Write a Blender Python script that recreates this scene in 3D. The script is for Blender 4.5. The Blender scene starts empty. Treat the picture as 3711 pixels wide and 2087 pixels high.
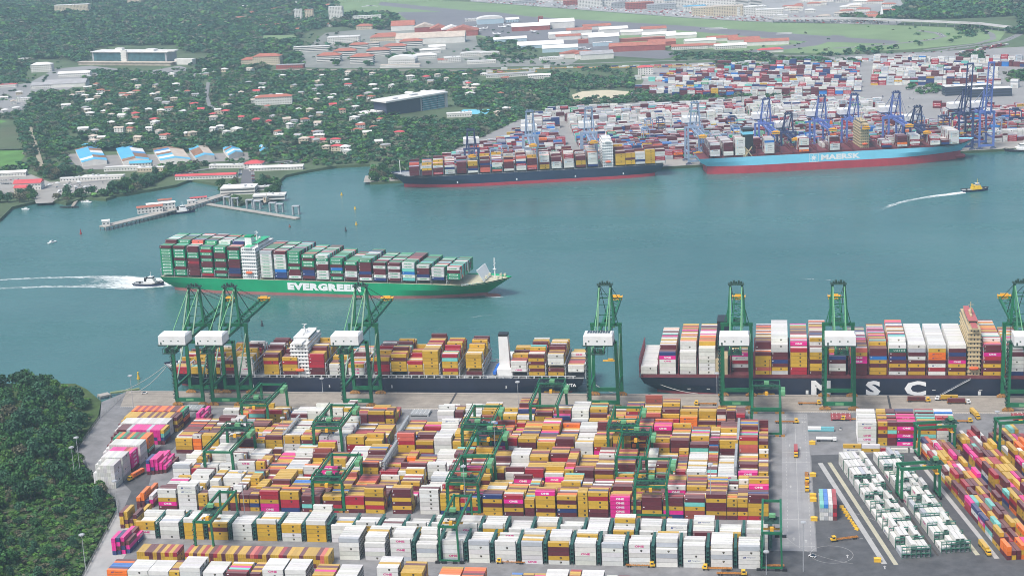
import bpy, bmesh, math, random
import numpy as np
from mathutils import Matrix, Vector
random.seed(7); RNG = np.random.default_rng(7)
R = math.radians
# ------------------------------------------------------------------ camera
SC = bpy.context.scene
CF, CTH, CRO, CYAW, CH = 5900.8, 0.25787, -0.047283, -0.16602, 395.34
def _cam():
    fw = np.array([math.sin(CYAW)*math.cos(CTH), math.cos(CYAW)*math.cos(CTH), -math.sin(CTH)])
    r = np.array([math.cos(CYAW), -math.sin(CYAW), 0.0]); u = np.cross(r, fw)
    c, s = math.cos(CRO), math.sin(CRO)
    return c*r+s*u, -s*r+c*u, fw
CR, CU, CFW = _cam()
cam = bpy.data.cameras.new('camera'); camo = bpy.data.objects.new('camera', cam)
SC.collection.objects.link(camo)
camo.matrix_world = Matrix(((CR[0], CU[0], -CFW[0], 0), (CR[1], CU[1], -CFW[1], 0), (CR[2], CU[2], -CFW[2], CH), (0, 0, 0, 1)))
cam.sensor_width = 36.0; cam.lens = 36.0*CF/3711.0
cam.clip_start = 5.0; cam.clip_end = 40000.0
SC.camera = camo
# ------------------------------------------------------------------ sky, sun, exposure
W_ = bpy.data.worlds.new('World'); SC.world = W_; W_.use_nodes = True
nt = W_.node_tree; bg = nt.nodes['Background']
sky = nt.nodes.new('ShaderNodeTexSky'); sky.sky_type = 'NISHITA'; sky.sun_disc = False
SUN_EL, SUN_AZ = 58.0, 215.0          # azimuth clockwise from +Y: behind the camera and to the left
sky.sun_elevation = R(SUN_EL); sky.sun_rotation = R(SUN_AZ)
sky.air_density = 1.0; sky.dust_density = 4.0; sky.ozone_density = 1.5
nt.links.new(sky.outputs[0], bg.inputs[0]); bg.inputs[1].default_value = 0.11
sl = bpy.data.lights.new('sun', 'SUN'); sl.energy = 2.2; sl.angle = R(18); sl.color = (1.0, 0.96, 0.9)
so = bpy.data.objects.new('sun', sl); SC.collection.objects.link(so)
_d = Vector((math.sin(R(SUN_AZ))*math.cos(R(SUN_EL)), math.cos(R(SUN_AZ))*math.cos(R(SUN_EL)), math.sin(R(SUN_EL))))
so.rotation_euler = _d.to_track_quat('Z', 'Y').to_euler(); so.location = (0, 0, 900)
SC.view_settings.view_transform = 'Standard'; SC.view_settings.look = 'None'
SC.view_settings.exposure = 0.62; SC.view_settings.gamma = 1.0
HAZE_D = 6.5e-5
SC.cycles.volume_bounces = 1; SC.cycles.max_bounces = 6; SC.cycles.diffuse_bounces = 2
SC.cycles.glossy_bounces = 2; SC.cycles.use_denoising = True; SC.cycles.pixel_filter_type = 'BLACKMAN_HARRIS'; SC.cycles.filter_width = 0.95
# ------------------------------------------------------------------ where things stand: photo pixel -> world
def ray(x, y):
    return CFW*CF + CR*(x-1855.5) - CU*(y-1043.5)
def g(x, y, z=0.0):
    d = ray(x, y); t = (z-CH)/d[2]; return (d[0]*t, d[1]*t)
def gxy(x, y, Y):            # point of the ray in the vertical plane Y = const -> (X, z)
    d = ray(x, y); t = Y/d[1]; return (d[0]*t, CH+d[2]*t)
def proj(P):
    d = np.array([P[0], P[1], P[2]-CH]); z = d@CFW
    return (1855.5+CF*(d@CR)/z, 1043.5-CF*(d@CU)/z, CF/z)
# ------------------------------------------------------------------ objects
COL = SC.collection
def tag(o, label=None, cat=None, group=None, kind=None):
    if label: o['label'] = label
    if cat: o['category'] = cat
    if group: o['group'] = group
    if kind: o['kind'] = kind
    return o
def empty(name, loc=(0, 0, 0), rz=0.0):
    o = bpy.data.objects.new(name, None); COL.objects.link(o); o.location = loc; o.rotation_euler = (0, 0, rz)
    o.empty_display_size = 2; return o
def kids(o): return KIDS.get(o.name, [])
KIDS = {}
def link(name, me, parent=None, loc=None, rz=None):
    o = bpy.data.objects.new(name, me); COL.objects.link(o)
    if parent is not None: o.parent = parent; KIDS.setdefault(parent.name, []).append(o)
    if loc is not None: o.location = loc
    if rz is not None: o.rotation_euler = (0, 0, rz)
    return o
def dup(o, parent=None, loc=None, rz=None):
    c = o.copy(); COL.objects.link(c)
    if parent is not None: c.parent = parent; KIDS.setdefault(parent.name, []).append(c)
    if loc is not None: c.location = loc
    if rz is not None: c.rotation_euler = (0, 0, rz)
    for k in list(kids(o)): dup(k, c)
    return c
class MB:
    def __init__(s): s.v = []; s.f = []; s.m = []; s.k = 0; s.T = None
    def add(s, vs, fs, m=None):
        n = len(s.v); 
        if s.T is not None: vs = [tuple(s.T @ Vector(v)) for v in vs]
        s.v += [tuple(v) for v in vs]; s.f += [tuple(i+n for i in f) for f in fs]; s.m += [s.k if m is None else m]*len(fs); return s
    def box(s, x0, y0, z0, x1, y1, z1, m=None):
        return s.add([(x0,y0,z0),(x1,y0,z0),(x1,y1,z0),(x0,y1,z0),(x0,y0,z1),(x1,y0,z1),(x1,y1,z1),(x0,y1,z1)],
            [(0,3,2,1),(4,5,6,7),(0,1,5,4),(1,2,6,5),(2,3,7,6),(3,0,4,7)], m)
    def beam(s, a, b, w, h=None, m=None):
        a = Vector(a); b = Vector(b); h = h or w; d = (b-a)
        if d.length < 1e-6: return s
        d.normalize(); up = Vector((0,0,1)) if abs(d.z) < .95 else Vector((0,1,0))
        r = d.cross(up).normalized(); u = r.cross(d).normalized(); r *= w/2; u *= h/2
        return s.add([a-r-u,a+r-u,a+r+u,a-r+u,b-r-u,b+r-u,b+r+u,b-r+u],[(0,1,2,3),(7,6,5,4),(0,4,5,1),(1,5,6,2),(2,6,7,3),(3,7,4,0)], m)
    def cyl(s, c, r, z0, z1, n=10, r1=None, m=None):
        r1 = r if r1 is None else r1
        vs = [(c[0]+r*math.cos(2*math.pi*i/n), c[1]+r*math.sin(2*math.pi*i/n), z0) for i in range(n)]
        vs += [(c[0]+r1*math.cos(2*math.pi*i/n), c[1]+r1*math.sin(2*math.pi*i/n), z1) for i in range(n)]
        return s.add(vs, [(i,(i+1)%n,n+(i+1)%n,n+i) for i in range(n)]+[tuple(range(n,2*n)), tuple(range(n-1,-1,-1))], m)
    def prism(s, pts, z0, z1, m=None):
        n = len(pts); a = sum(pts[i][0]*pts[(i+1)%n][1]-pts[(i+1)%n][0]*pts[i][1] for i in range(n))
        if a < 0: pts = pts[::-1]
        vs = [(x,y,z0) for x,y in pts]+[(x,y,z1) for x,y in pts]
        return s.add(vs, [(i,(i+1)%n,n+(i+1)%n,n+i) for i in range(n)]+[tuple(range(n,2*n)), tuple(range(n-1,-1,-1))], m)
    def gable(s, x0, y0, x1, y1, z0, z1, ov=.4, axis='x', m=None):   # roof prism with ridge
        x0-=ov; y0-=ov; x1+=ov; y1+=ov
        if axis=='x':
            ym=(y0+y1)/2; vs=[(x0,y0,z0),(x1,y0,z0),(x1,y1,z0),(x0,y1,z0),(x0,ym,z1),(x1,ym,z1)]
            fs=[(0,1,5,4),(2,3,4,5),(0,4,3),(1,2,5),(0,3,2,1)]
        else:
            xm=(x0+x1)/2; vs=[(x0,y0,z0),(x1,y0,z0),(x1,y1,z0),(x0,y1,z0),(xm,y0,z1),(xm,y1,z1)]
            fs=[(0,4,5,3),(1,2,5,4),(0,1,4),(3,5,2),(0,3,2,1)]
        return s.add(vs, fs, m)
    def hip(s, x0, y0, x1, y1, z0, z1, ov=.6, m=None):
        x0-=ov; y0-=ov; x1+=ov; y1+=ov; w=x1-x0; d=y1-y0; r=min(w,d)/2
        if w>=d: a=(x0+r,(y0+y1)/2,z1); b=(x1-r,(y0+y1)/2,z1); fs=[(0,1,5,4),(1,2,5),(2,3,4,5),(3,0,4),(0,3,2,1)]
        else: a=((x0+x1)/2,y0+r,z1); b=((x0+x1)/2,y1-r,z1); fs=[(0,1,4),(1,2,5,4),(2,3,5),(3,0,4,5),(0,3,2,1)]
        return s.add([(x0,y0,z0),(x1,y0,z0),(x1,y1,z0),(x0,y1,z0),a,b], fs, m)
    def mesh(s, name, mats):
        me = bpy.data.meshes.new(name); me.from_pydata(s.v, [], s.f)
        mats = mats if isinstance(mats, (list, tuple)) else [mats]
        for x in mats: me.materials.append(x)
        if len(mats) > 1: me.polygons.foreach_set('material_index', s.m)
        me.update(); return me
    def build(s, name, mats, parent=None, loc=None, rz=None):
        return link(name, s.mesh(name, mats), parent, loc, rz)
# ------------------------------------------------------------------ materials
MATS = {}
def mat(name, col, rough=.55, var=.12, scale=.4, metal=0.0, bump=0.0, spec=.5, coord='Object', dirt=0.0, dcol=(.12,.1,.08), emis=None, stretch=None):
    if name in MATS: return MATS[name]
    m = bpy.data.materials.new(name); m.use_nodes = True; t = m.node_tree; b = t.nodes['Principled BSDF']
    b.inputs['Roughness'].default_value = rough; b.inputs['Metallic'].default_value = metal
    b.inputs['Specular IOR Level'].default_value = spec
    tc = t.nodes.new('ShaderNodeTexCoord'); n = t.nodes.new('ShaderNodeTexNoise'); n.inputs['Scale'].default_value = scale
    n.inputs['Detail'].default_value = 6; n.inputs['Roughness'].default_value = .65
    t.links.new(tc.outputs[coord], n.inputs['Vector'])
    r = t.nodes.new('ShaderNodeMapRange'); r.inputs[1].default_value = .3; r.inputs[2].default_value = .7
    r.inputs[3].default_value = 1-var; r.inputs[4].default_value = 1+var
    t.links.new(n.outputs[0], r.inputs[0])
    mx = t.nodes.new('ShaderNodeMix'); mx.data_type = 'RGBA'; mx.blend_type = 'MULTIPLY'; mx.inputs[0].default_value = 1
    mx.inputs[6].default_value = (*col, 1); t.links.new(r.outputs[0], mx.inputs[7])
    out = mx.outputs[2]
    if dirt > 0:
        n2 = t.nodes.new('ShaderNodeTexNoise'); n2.inputs['Scale'].default_value = scale*.35; n2.inputs['Detail'].default_value = 8
        n2.inputs['Roughness'].default_value = .7
        if stretch:
            mp = t.nodes.new('ShaderNodeMapping'); mp.inputs['Scale'].default_value = (*stretch, 1); t.links.new(tc.outputs[coord], mp.inputs[0]); t.links.new(mp.outputs[0], n2.inputs['Vector'])
        else: t.links.new(tc.outputs[coord], n2.inputs['Vector'])
        r2 = t.nodes.new('ShaderNodeMapRange'); r2.inputs[1].default_value = .52; r2.inputs[2].default_value = .72
        r2.inputs[3].default_value = 0; r2.inputs[4].default_value = dirt; t.links.new(n2.outputs[0], r2.inputs[0])
        m2 = t.nodes.new('ShaderNodeMix'); m2.data_type = 'RGBA'; t.links.new(r2.outputs[0], m2.inputs[0])
        t.links.new(out, m2.inputs[6]); m2.inputs[7].default_value = (*dcol, 1); out = m2.outputs[2]
    t.links.new(out, b.inputs['Base Color'])
    if bump > 0:
        bp = t.nodes.new('ShaderNodeBump'); bp.inputs['Strength'].default_value = 1; bp.inputs['Distance'].default_value = bump
        t.links.new(n.outputs[0], bp.inputs['Height']); t.links.new(bp.outputs[0], b.inputs['Normal'])
    if emis: b.inputs['Emission Color'].default_value = (*emis,1); b.inputs['Emission Strength'].default_value = 1
    MATS[name] = m; return m
def attr_mat(name, rough=.5, top_mix=0.0, spec=.5, var=.12, sc=.35):   # base colour comes from the mesh's own colour attribute
    m = bpy.data.materials.new(name); m.use_nodes = True; t = m.node_tree; b = t.nodes['Principled BSDF']
    a = t.nodes.new('ShaderNodeAttribute'); a.attribute_name = 'Col'
    geo = t.nodes.new('ShaderNodeNewGeometry'); n = t.nodes.new('ShaderNodeTexNoise'); n.inputs['Scale'].default_value = sc
    n.inputs['Detail'].default_value = 8; n.inputs['Roughness'].default_value = .7
    t.links.new(geo.outputs['Position'], n.inputs['Vector'])
    r = t.nodes.new('ShaderNodeMapRange'); r.inputs[1].default_value = .3; r.inputs[2].default_value = .7
    r.inputs[3].default_value = 1-var; r.inputs[4].default_value = 1+var; t.links.new(n.outputs[0], r.inputs[0])
    mx = t.nodes.new('ShaderNodeMix'); mx.data_type = 'RGBA'; mx.blend_type = 'MULTIPLY'; mx.inputs[0].default_value = 1
    t.links.new(a.outputs[0], mx.inputs[6]); t.links.new(r.outputs[0], mx.inputs[7]); out = mx.outputs[2]
    if top_mix > 0:      # upward-facing faces are mixed towards a pale tone
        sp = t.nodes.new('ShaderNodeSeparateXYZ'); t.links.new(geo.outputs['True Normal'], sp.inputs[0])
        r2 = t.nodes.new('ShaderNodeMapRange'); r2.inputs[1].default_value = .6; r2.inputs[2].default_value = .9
        r2.inputs[3].default_value = 0; r2.inputs[4].default_value = top_mix; t.links.new(sp.outputs[2], r2.inputs[0])
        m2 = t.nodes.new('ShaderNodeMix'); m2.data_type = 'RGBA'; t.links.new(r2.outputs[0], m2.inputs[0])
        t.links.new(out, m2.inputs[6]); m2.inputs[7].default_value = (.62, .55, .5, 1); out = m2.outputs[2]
    t.links.new(out, b.inputs['Base Color']); b.inputs['Roughness'].default_value = rough; b.inputs['Specular IOR Level'].default_value = spec
    MATS[name] = m; return m
def tri_mesh(name, V, F, C, material):        # V (n,3)  F (m,3)  C (m,3) one colour per face
    me = bpy.data.meshes.new(name); V = np.ascontiguousarray(V, dtype=np.float32); F = np.ascontiguousarray(F, dtype=np.int32)
    me.vertices.add(len(V)); me.vertices.foreach_set('co', V.ravel()); n = len(F); k = F.shape[1]
    me.loops.add(n*k); me.loops.foreach_set('vertex_index', F.ravel())
    me.polygons.add(n); me.polygons.foreach_set('loop_start', np.arange(0, n*k, k, dtype=np.int32))
    me.polygons.foreach_set('loop_total', np.full(n, k, dtype=np.int32))
    me.update(calc_edges=True); me.shade_flat()
    ca = me.color_attributes.new('Col', 'FLOAT_COLOR', 'CORNER')
    cc = np.ones((n*k, 4), dtype=np.float32); cc[:, :3] = np.repeat(np.asarray(C, dtype=np.float32), k, axis=0)
    ca.data.foreach_set('color', cc.ravel()); me.materials.append(material); return me
# ------------------------------------------------------------------ lettering
_TC = {}
def text_tris(s, h=1.0, wide=1.0, bold=0.0, space=1.0):
    k = (s, bold, space)
    if k not in _TC:
        cu = bpy.data.curves.new('t', 'FONT'); cu.body = s; cu.size = 1; cu.resolution_u = 2; cu.offset = bold; cu.space_character = space
        o = bpy.data.objects.new('t', cu); COL.objects.link(o); bpy.context.view_layer.update()
        me = bpy.data.meshes.new_from_object(o.evaluated_get(bpy.context.evaluated_depsgraph_get()))
        bm = bmesh.new(); bm.from_mesh(me); bmesh.ops.triangulate(bm, faces=bm.faces); bm.verts.ensure_lookup_table()
        V = np.array([(v.co.x, v.co.y) for v in bm.verts]); F = np.array([[l.vert.index for l in f.loops] for f in bm.faces]); bm.free()
        bpy.data.objects.remove(o); bpy.data.curves.remove(cu); bpy.data.meshes.remove(me)
        V[:, 0] -= (V[:, 0].min()+V[:, 0].max())/2; V[:, 1] -= V[:, 1].min(); V /= V[:, 1].max()
        _TC[k] = (V, F)
    V, F = _TC[k]; return V*np.array([h*wide, h]), F
def text_mb(s, P, right, up, h, wide=1.0, bold=0.0, space=1.0, mb=None, m=None):
    V, F = text_tris(s, h, wide, bold, space); mb = mb or MB(); P, right, up = Vector(P), Vector(right).normalized(), Vector(up).normalized()
    mb.add([P+right*float(x)+up*float(y) for x, y in V], [tuple(int(i) for i in f) for f in F], m); return mb
# ================================================================== containers
CC = dict(Y=(.54,.33,.025), B=(.115,.017,.025), R=(.36,.012,.03), W=(.64,.64,.61), P=(.72,.012,.26), O=(.82,.17,.01), N=(.022,.04,.15),
          U=(.02,.17,.52), T=(.16,.52,.46), G=(.008,.27,.12), g=(.42,.45,.48), K=(.03,.03,.03), D=(.02,.16,.11), F=(.62,.13,.09), L=(.3,.07,.05))
CNAME = dict(Y='yellow', B='maroon', R='red', W='white', P='magenta', O='orange', N='navy blue', U='bright blue', T='turquoise', G='green', g='light grey', K='black', D='dark green', F='salmon red', L='rust brown')
BOXT = np.array([(0,2,1),(0,3,2),(4,5,6),(4,6,7),(0,1,5),(0,5,4),(1,2,6),(1,6,5),(2,3,7),(2,7,6),(3,0,4),(3,4,7)])
def boxv(x0,y0,z0,x1,y1,z1):
    return np.array([(x0,y0,z0),(x1,y0,z0),(x1,y1,z0),(x0,y1,z0),(x0,y0,z1),(x1,y0,z1),(x1,y1,z1),(x0,y1,z1)], float)
class TB:      # triangle soup with colours
    def __init__(s): s.V=[]; s.F=[]; s.C=[]; s.n=0
    def add(s, V, F, col):
        V=np.asarray(V,float); F=np.asarray(F,int); s.V.append(V); s.F.append(F+s.n); s.n+=len(V)
        C=np.asarray(col,float); s.C.append(np.tile(C,(len(F),1)) if C.ndim==1 else C); return s
    def box(s,x0,y0,z0,x1,y1,z1,col): return s.add(boxv(x0,y0,z0,x1,y1,z1), BOXT, col)
    def arr(s): return np.concatenate(s.V), np.concatenate(s.F), np.concatenate(s.C)
def side_poly(tb, pts, F, col, W):           # flat mark on both long sides; pts are (x along, z)
    pts=np.asarray(pts,float); F=np.asarray(F,int)
    a=np.column_stack([pts[:,0], np.full(len(pts),-W/2-.02), pts[:,1]]); tb.add(a,F,col)
    b=np.column_stack([-pts[:,0], np.full(len(pts),W/2+.02), pts[:,1]]); tb.add(b,F,col)
def mark_tris(mark, L, H):
    tb=TB(); W=2.44; zc=H/2
    def txt(s,x,z,h,col,wide=1.0,bold=.03):
        V,F=text_tris(s,h,wide,bold); side_poly(tb, V+np.array([x,z]), F, col, W)
    if mark=='m':      # dark shield with a light centre
        s=.62; x=1.1
        side_poly(tb,[(x-s,zc+s),(x+s,zc+s),(x+s*.95,zc-s*.35),(x,zc-s*1.15),(x-s*.95,zc-s*.35)],[(0,4,1),(1,4,2),(4,3,2)],(.03,.025,.02),W)
        side_poly(tb,[(x-.3,zc+.02),(x-.12,zc+.2),(x+.06,zc+.02),(x-.12,zc-.16)],[(0,3,1),(1,3,2)],(.5,.42,.2),W+.02)
    elif mark=='one': txt('ONE', 0, zc-.62, 1.35, (.8,.8,.8), 1.45, .05)
    elif mark=='onep': txt('ONE', 0, zc-.62, 1.35, (.55,.02,.2), 1.45, .05)
    elif mark in('hl','hlw'):
        c=(.03,.05,.2) ; txt('Hapag-Lloyd', 1.0, zc-.35, .85, (.05,.04,.06) if mark=='hl' else c, 1.05, .01)
        side_poly(tb,[(-3.5,zc-.5),(-2.9,zc-.5),(-2.6,zc+.5),(-3.2,zc+.5)],[(0,1,2),(0,2,3)],c,W)
        side_poly(tb,[(-2.75,zc-.5),(-2.15,zc-.5),(-1.85,zc+.5),(-2.45,zc+.5)],[(0,1,2),(0,2,3)],c,W)
    elif mark=='mk':
        txt('MAERSK', .8, zc-.5, .95, (.05,.05,.08), 1.25, .02)
        side_poly(tb,[(-4.3,zc-.7),(-2.9,zc-.7),(-2.9,zc+.7),(-4.3,zc+.7)],[(0,1,2),(0,2,3)],(.2,.5,.65),W)
        V=[(-3.6,zc)]+[(-3.6+(.6 if i%2==0 else .22)*math.sin(i*math.pi/7), zc+(.6 if i%2==0 else .22)*math.cos(i*math.pi/7)) for i in range(14)]
        side_poly(tb,V,[(0,i%14+1,(i-1)%14+1) for i in range(1,15)],(.8,.8,.8),W+.02)
    elif mark=='ev': 
        side_poly(tb,[(-4.4,zc-.75),(4.4,zc-.75),(4.4,zc+.75),(-4.4,zc+.75)],[(0,1,2),(0,2,3)],(.70,.74,.70),W)
        V,F=text_tris('EVERGREEN',1.0,1.1,.05); side_poly(tb,V+np.array([0,zc-.5]),F,(.008,.27,.12),W+.02)
    elif mark=='evg':
        V,F=text_tris('EVERGREEN',1.0,1.1,.05); side_poly(tb,V+np.array([0,zc-.5]),F,(.01,.3,.13),W)
    elif mark=='ua': txt('U A S C', .3, zc-.55, 1.1, (.8,.8,.8), 1.3, .02); side_poly(tb,[(4.3,zc-.9),(4.9,zc-.9),(4.9,zc+.9),(4.3,zc+.9)],[(0,1,2),(0,2,3)],(.75,.75,.75),W)
    elif mark=='ca': txt('CARU', .3, zc-.5, 1.0, (.05,.05,.2), 1.2, .02)
    elif mark=='hs': txt('HAMBURG SUD', 0, zc-.5, 1.0, (.8,.8,.8), 1.0, .01)
    elif mark=='kl': txt('K LINE', 0, zc-.45, .9, (.75,.75,.75), 1.3, .01)
    elif mark=='dot': side_poly(tb,[(-L/2+.7,zc+.15),(-L/2+1.7,zc+.15),(-L/2+1.7,zc+.75),(-L/2+.7,zc+.75)],[(0,1,2),(0,2,3)],(.7,.7,.7),W)
    elif mark=='bar': side_poly(tb,[(-L/2+.5,zc-.6),(-L/2+.8,zc-.6),(-L/2+.8,zc+.9),(-L/2+.5,zc+.9)],[(0,1,2),(0,2,3)],(.65,.65,.65),W)
    return tb.arr() if tb.V else None
_BT={}
def body_tris(c, L, H, reef):
    k=(c,L,H,reef)
    if k in _BT: return _BT[k]
    tb=TB(); col=np.array(CC[c]); W=2.44; h=H-.10
    tb.box(-L/2,-W/2,0,L/2,W/2,h,col)
    dk=col*.6; p=.02     # bottom rail and corner posts stand proud of the panels
    for y in (-W/2-p, W/2):
        tb.box(-L/2,y,0,L/2,y+p,.14,dk)
        tb.box(-L/2,y,.12,-L/2+.14,y+p,h,dk); tb.box(L/2-.14,y,.12,L/2,y+p,h,dk)
    # door end at -x: four lock rods; the other end plain or the cooling unit
    for y in (-.85,-.35,.35,.85): tb.box(-L/2-.06,y-.04,.2,-L/2,y+.04,h-.15,np.clip(col*1.5+.08,0,.8))
    tb.box(-L/2-.03,-.03,.1,-L/2,.03,h-.1,col*.4)
    _BT[k]=tb.arr(); return _BT[k]
def unit_tris(H):
    k=('unit',H)
    if k not in _BT:
        tb=TB(); tb.box(1.0,-1.05,.25,1.03,1.05,H*.55,(.30,.31,.32)); tb.box(1.03,-1.0,H*.52,1.07,1.0,H*.86,(.06,.06,.065))
        tb.box(1.04,-.75,.35,1.1,.1,H*.45,(.10,.10,.11)); tb.box(1.07,-.55,H*.56,1.09,.55,H*.8,(.015,.015,.015)); _BT[k]=tb.arr()
    return _BT[k]
import re as _re
def nwords(s): return len(_re.findall(r"[A-Za-z0-9']+",s))
CONTS=[]      # dicts
def cont(x,y,z,rz,L,H,c,mark,reef,vis,where):
    CONTS.append(dict(x=x,y=y,z=z,rz=rz,L=L,H=H,c=c,m=mark,reef=reef,vis=vis,where=where))
def pick_mark(c,L,r=None,yard='m'):
    r=random.random() if r is None else r; s=L<7
    if c=='Y': return 'm' if r<.85 else None
    if c=='W': 
        if s: return 'm' if r<.3 else None
        if yard=='b': return ('mk' if r<.45 else 'hs' if r<.5 else None)
        if yard=='e': return 'evg'
        return 'm' if r<.38 else 'onep' if r<.46 else 'hlw' if r<.52 else None
    if c=='g': return 'mk' if (r<.7 and not s and yard=='b') else None
    if s: return None
    if c=='P': return 'one' if r<.85 else None
    if c=='O': return 'hl'
    if c=='G': return 'ev'
    if c=='D': return 'ua'
    if c in 'R' and yard=='b': return 'hs'
    if c in 'RBFL': return 'm' if r<.08 else 'dot' if r<.35 else 'bar' if r<.6 else None
    if c in 'NU': return 'dot' if r<.5 else None
    return None
def pal(s):    # 'Y50B30' style string -> sampler
    import re
    it=re.findall(r'([A-Za-z])(\d+)',s); ks=[a for a,_ in it]; w=[float(b) for _,b in it]
    return lambda: random.choices(ks,w)[0]
_O1=['first','second','third','fourth','fifth','sixth','seventh','eighth','ninth','tenth','eleventh','twelfth','thirteenth','fourteenth','fifteenth','sixteenth','seventeenth','eighteenth','nineteenth','twentieth','twenty-first','twenty-second','twenty-third','twenty-fourth','twenty-fifth','twenty-sixth','twenty-seventh','twenty-eighth','twenty-ninth','thirtieth','thirty-first','thirty-second','thirty-third','thirty-fourth','thirty-fifth','thirty-sixth','thirty-seventh','thirty-eighth','thirty-ninth','fortieth']
_T=['','','twenty','thirty','forty','fifty','sixty','seventy','eighty','ninety']
ORD=_O1[:20]+[(_T[n//10]+'-'+_O1[n%10-1] if n%10 else _T[n//10][:-1]+'ieth') for n in range(21,100)]+['hundredth']+['hundred and '+_O1[n-1] for n in range(1,20)]
def stack_col(cols, x,y,z0,rz,L,H,vf,name,reef=0.0,yard='m',ends=1):
    z=z0
    for t,c in enumerate(cols):
        if c=='.': z+=H; continue
        rf = 0
        if L>7 and c in 'Wg' and random.random()<reef: rf=ends
        mk=pick_mark(c,L,yard=yard)
        v=vf(t,len(cols)) if vf else 0
        cont(x,y,z,rz,L,H,c,mk,rf,v,(name,t,len(cols))); z+=H
def local(O, a, u, v):       # block frame: u along angle a, v to its left
    return O[0]+u*math.cos(a)-v*math.sin(a), O[1]+u*math.sin(a)+v*math.cos(a)
def block(O, a, bays, rows, rowp, name, palf, heights, front=None, reef=0, yard='m', sizes=None, H=2.75, z0=0.0, big=1, across=False, coher=.55):
    """bays: list of (u_left, L); rows: count from the front (v=0) backwards; heights(bay,row)->tiers; front: dict bay->string"""
    for bi,(u,L) in enumerate(bays):
        hs=[]; cur=None
        for r in range(rows):
            if front and bi in front and r==0: cols=front[bi]; h=len(cols)
            else:
                h=max(0,int(heights(bi,r))); cols=''
                for t in range(h):
                    cur = cur if (cur and random.random()<coher*.5) else palf(bi,r)
                    cols+=cur
            hs.append(h)
            if not h: continue
            mx=-9
            for k in range(1,min(r,7)+1): mx=max(mx, hs[r-k]-.5*k)
            def vf(t,n,mx=mx,r=r):
                f=1.0 if r==0 else min(1,max(0,t+1-max(mx,0)))
                if r and mx<=t: f=min(1,t+1-max(mx,0))
                return (f*2.6*.9 + (1.05 if t==n-1 else 0))*L if (f>0 or t==n-1) else 0
            x,y=local(O,a,u+L/2,r*rowp+1.22)
            stack_col(cols,x,y,z0,a,L,H,vf if big else None,(name,bi,r),reef,yard)
def flush_containers():
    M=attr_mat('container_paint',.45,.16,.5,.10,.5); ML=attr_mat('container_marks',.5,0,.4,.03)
    for c in CONTS:
        c['s']=0
        if c['vis']>0:
            X,Y,s=proj((c['x'],c['y'],c['z']+1.3))
            if -20<X<3731 and -10<Y<2094: c['s']=c['vis']*s*s*(.35 if c['c']=='.' else 1)
    top=sorted([c for c in CONTS if c['s']>0], key=lambda c:-c['s'])[:300]
    ids=set(id(c) for c in top)
    cache={}
    for c in top:
        L,H=c['L'],c['H']; k=(c['c'],L,H)
        if k not in cache:
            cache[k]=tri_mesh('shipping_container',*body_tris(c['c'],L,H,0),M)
        o=link('shipping_container',cache[k],None,(c['x'],c['y'],c['z']),c['rz'])
        (nm,bi,r),t,n=c['where']
        size='long' if L>7 else 'short'
        b=f"{ORD[bi%99]} stack from left"; 
        tier='on the ground' if t==0 else ('topmost' if t==n-1 else ORD[t]+' up')
        row='front row' if r==0 else ORD[r]+' row'
        mk={'m':' with dark emblem','one':' with white letters','onep':' with magenta letters','hl':' with dark lettering','hlw':' with blue lettering','mk':' with black lettering','ua':' with white letters'}.get(c['m'],'')
        lab=f"{CNAME[c['c']]} {size} container{mk}, {tier}, {b}, {row} {nm}"
        if nwords(lab)>16: lab=f"{CNAME[c['c']]} {size} container, {tier}, {b}, {row} {nm}"
        if nwords(lab)>16: lab=f"{CNAME[c['c']]} container, {tier}, {b}, {row} {nm}"
        tag(o,lab,'shipping container','shipping containers stacked in the near yard')
        if c['m']:
            k=('m',c['m'],L,H)
            if k not in cache:
                a=mark_tris(c['m'],L,H); cache[k]=tri_mesh('mark',*a,ML) if a else None
            if cache[k]: link('emblem' if c['m']=='m' else 'lettering' if c['m'] not in('dot','bar') else 'data_plate',cache[k],o)
        if c['reef']:
            k=('u',H,L)
            if k not in cache:
                V,F,C=unit_tris(H); V=V.copy(); V[:,0]+=L/2-1.0; cache[k]=tri_mesh('cooling_unit',V,F,C,ML)
            link('cooling_unit',cache[k],o)
    Vs=[];Fs=[];Cs=[];n=0
    for c in CONTS:
        if id(c) in ids: continue
        parts=[body_tris(c['c'],c['L'],c['H'],0)]
        far = c['y']>1900
        if far: parts=[(boxv(-c['L']/2,-1.22,0,c['L']/2,1.22,c['H']-.16),BOXT,np.tile(CC[c['c']],(12,1)))]
        if c['m'] and not (c['m'] in('dot','bar') and far):
            k=('mt',c['m'],c['L'],c['H'])
            if k not in cache: cache[k]=mark_tris(c['m'],c['L'],c['H'])
            if cache[k]: parts.append(cache[k])
        if c['reef'] and not far:
            V,F,C=unit_tris(c['H']); V=V.copy(); V[:,0]+=c['L']/2-1.0; parts.append((V,F,C))
        ca,sa=math.cos(c['rz']),math.sin(c['rz']); j=1+random.uniform(-.16,.16); jw=np.array([j,j*random.uniform(.97,1.03),j*random.uniform(.95,1.05)])
        for V,F,C in parts:
            Vs.append(np.column_stack([c['x']+V[:,0]*ca-V[:,1]*sa, c['y']+V[:,0]*sa+V[:,1]*ca, c['z']+V[:,2]])); Fs.append(F+n); n+=len(V); Cs.append(np.clip(C*jw,0,.85))
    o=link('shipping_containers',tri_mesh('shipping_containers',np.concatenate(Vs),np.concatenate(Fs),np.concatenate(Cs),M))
    tag(o,'thousands of stacked shipping containers in many colours across both terminals and on the ships','shipping containers',None,'stuff')
    print('containers',len(CONTS),'tris',sum(len(f) for f in Fs))
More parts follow.
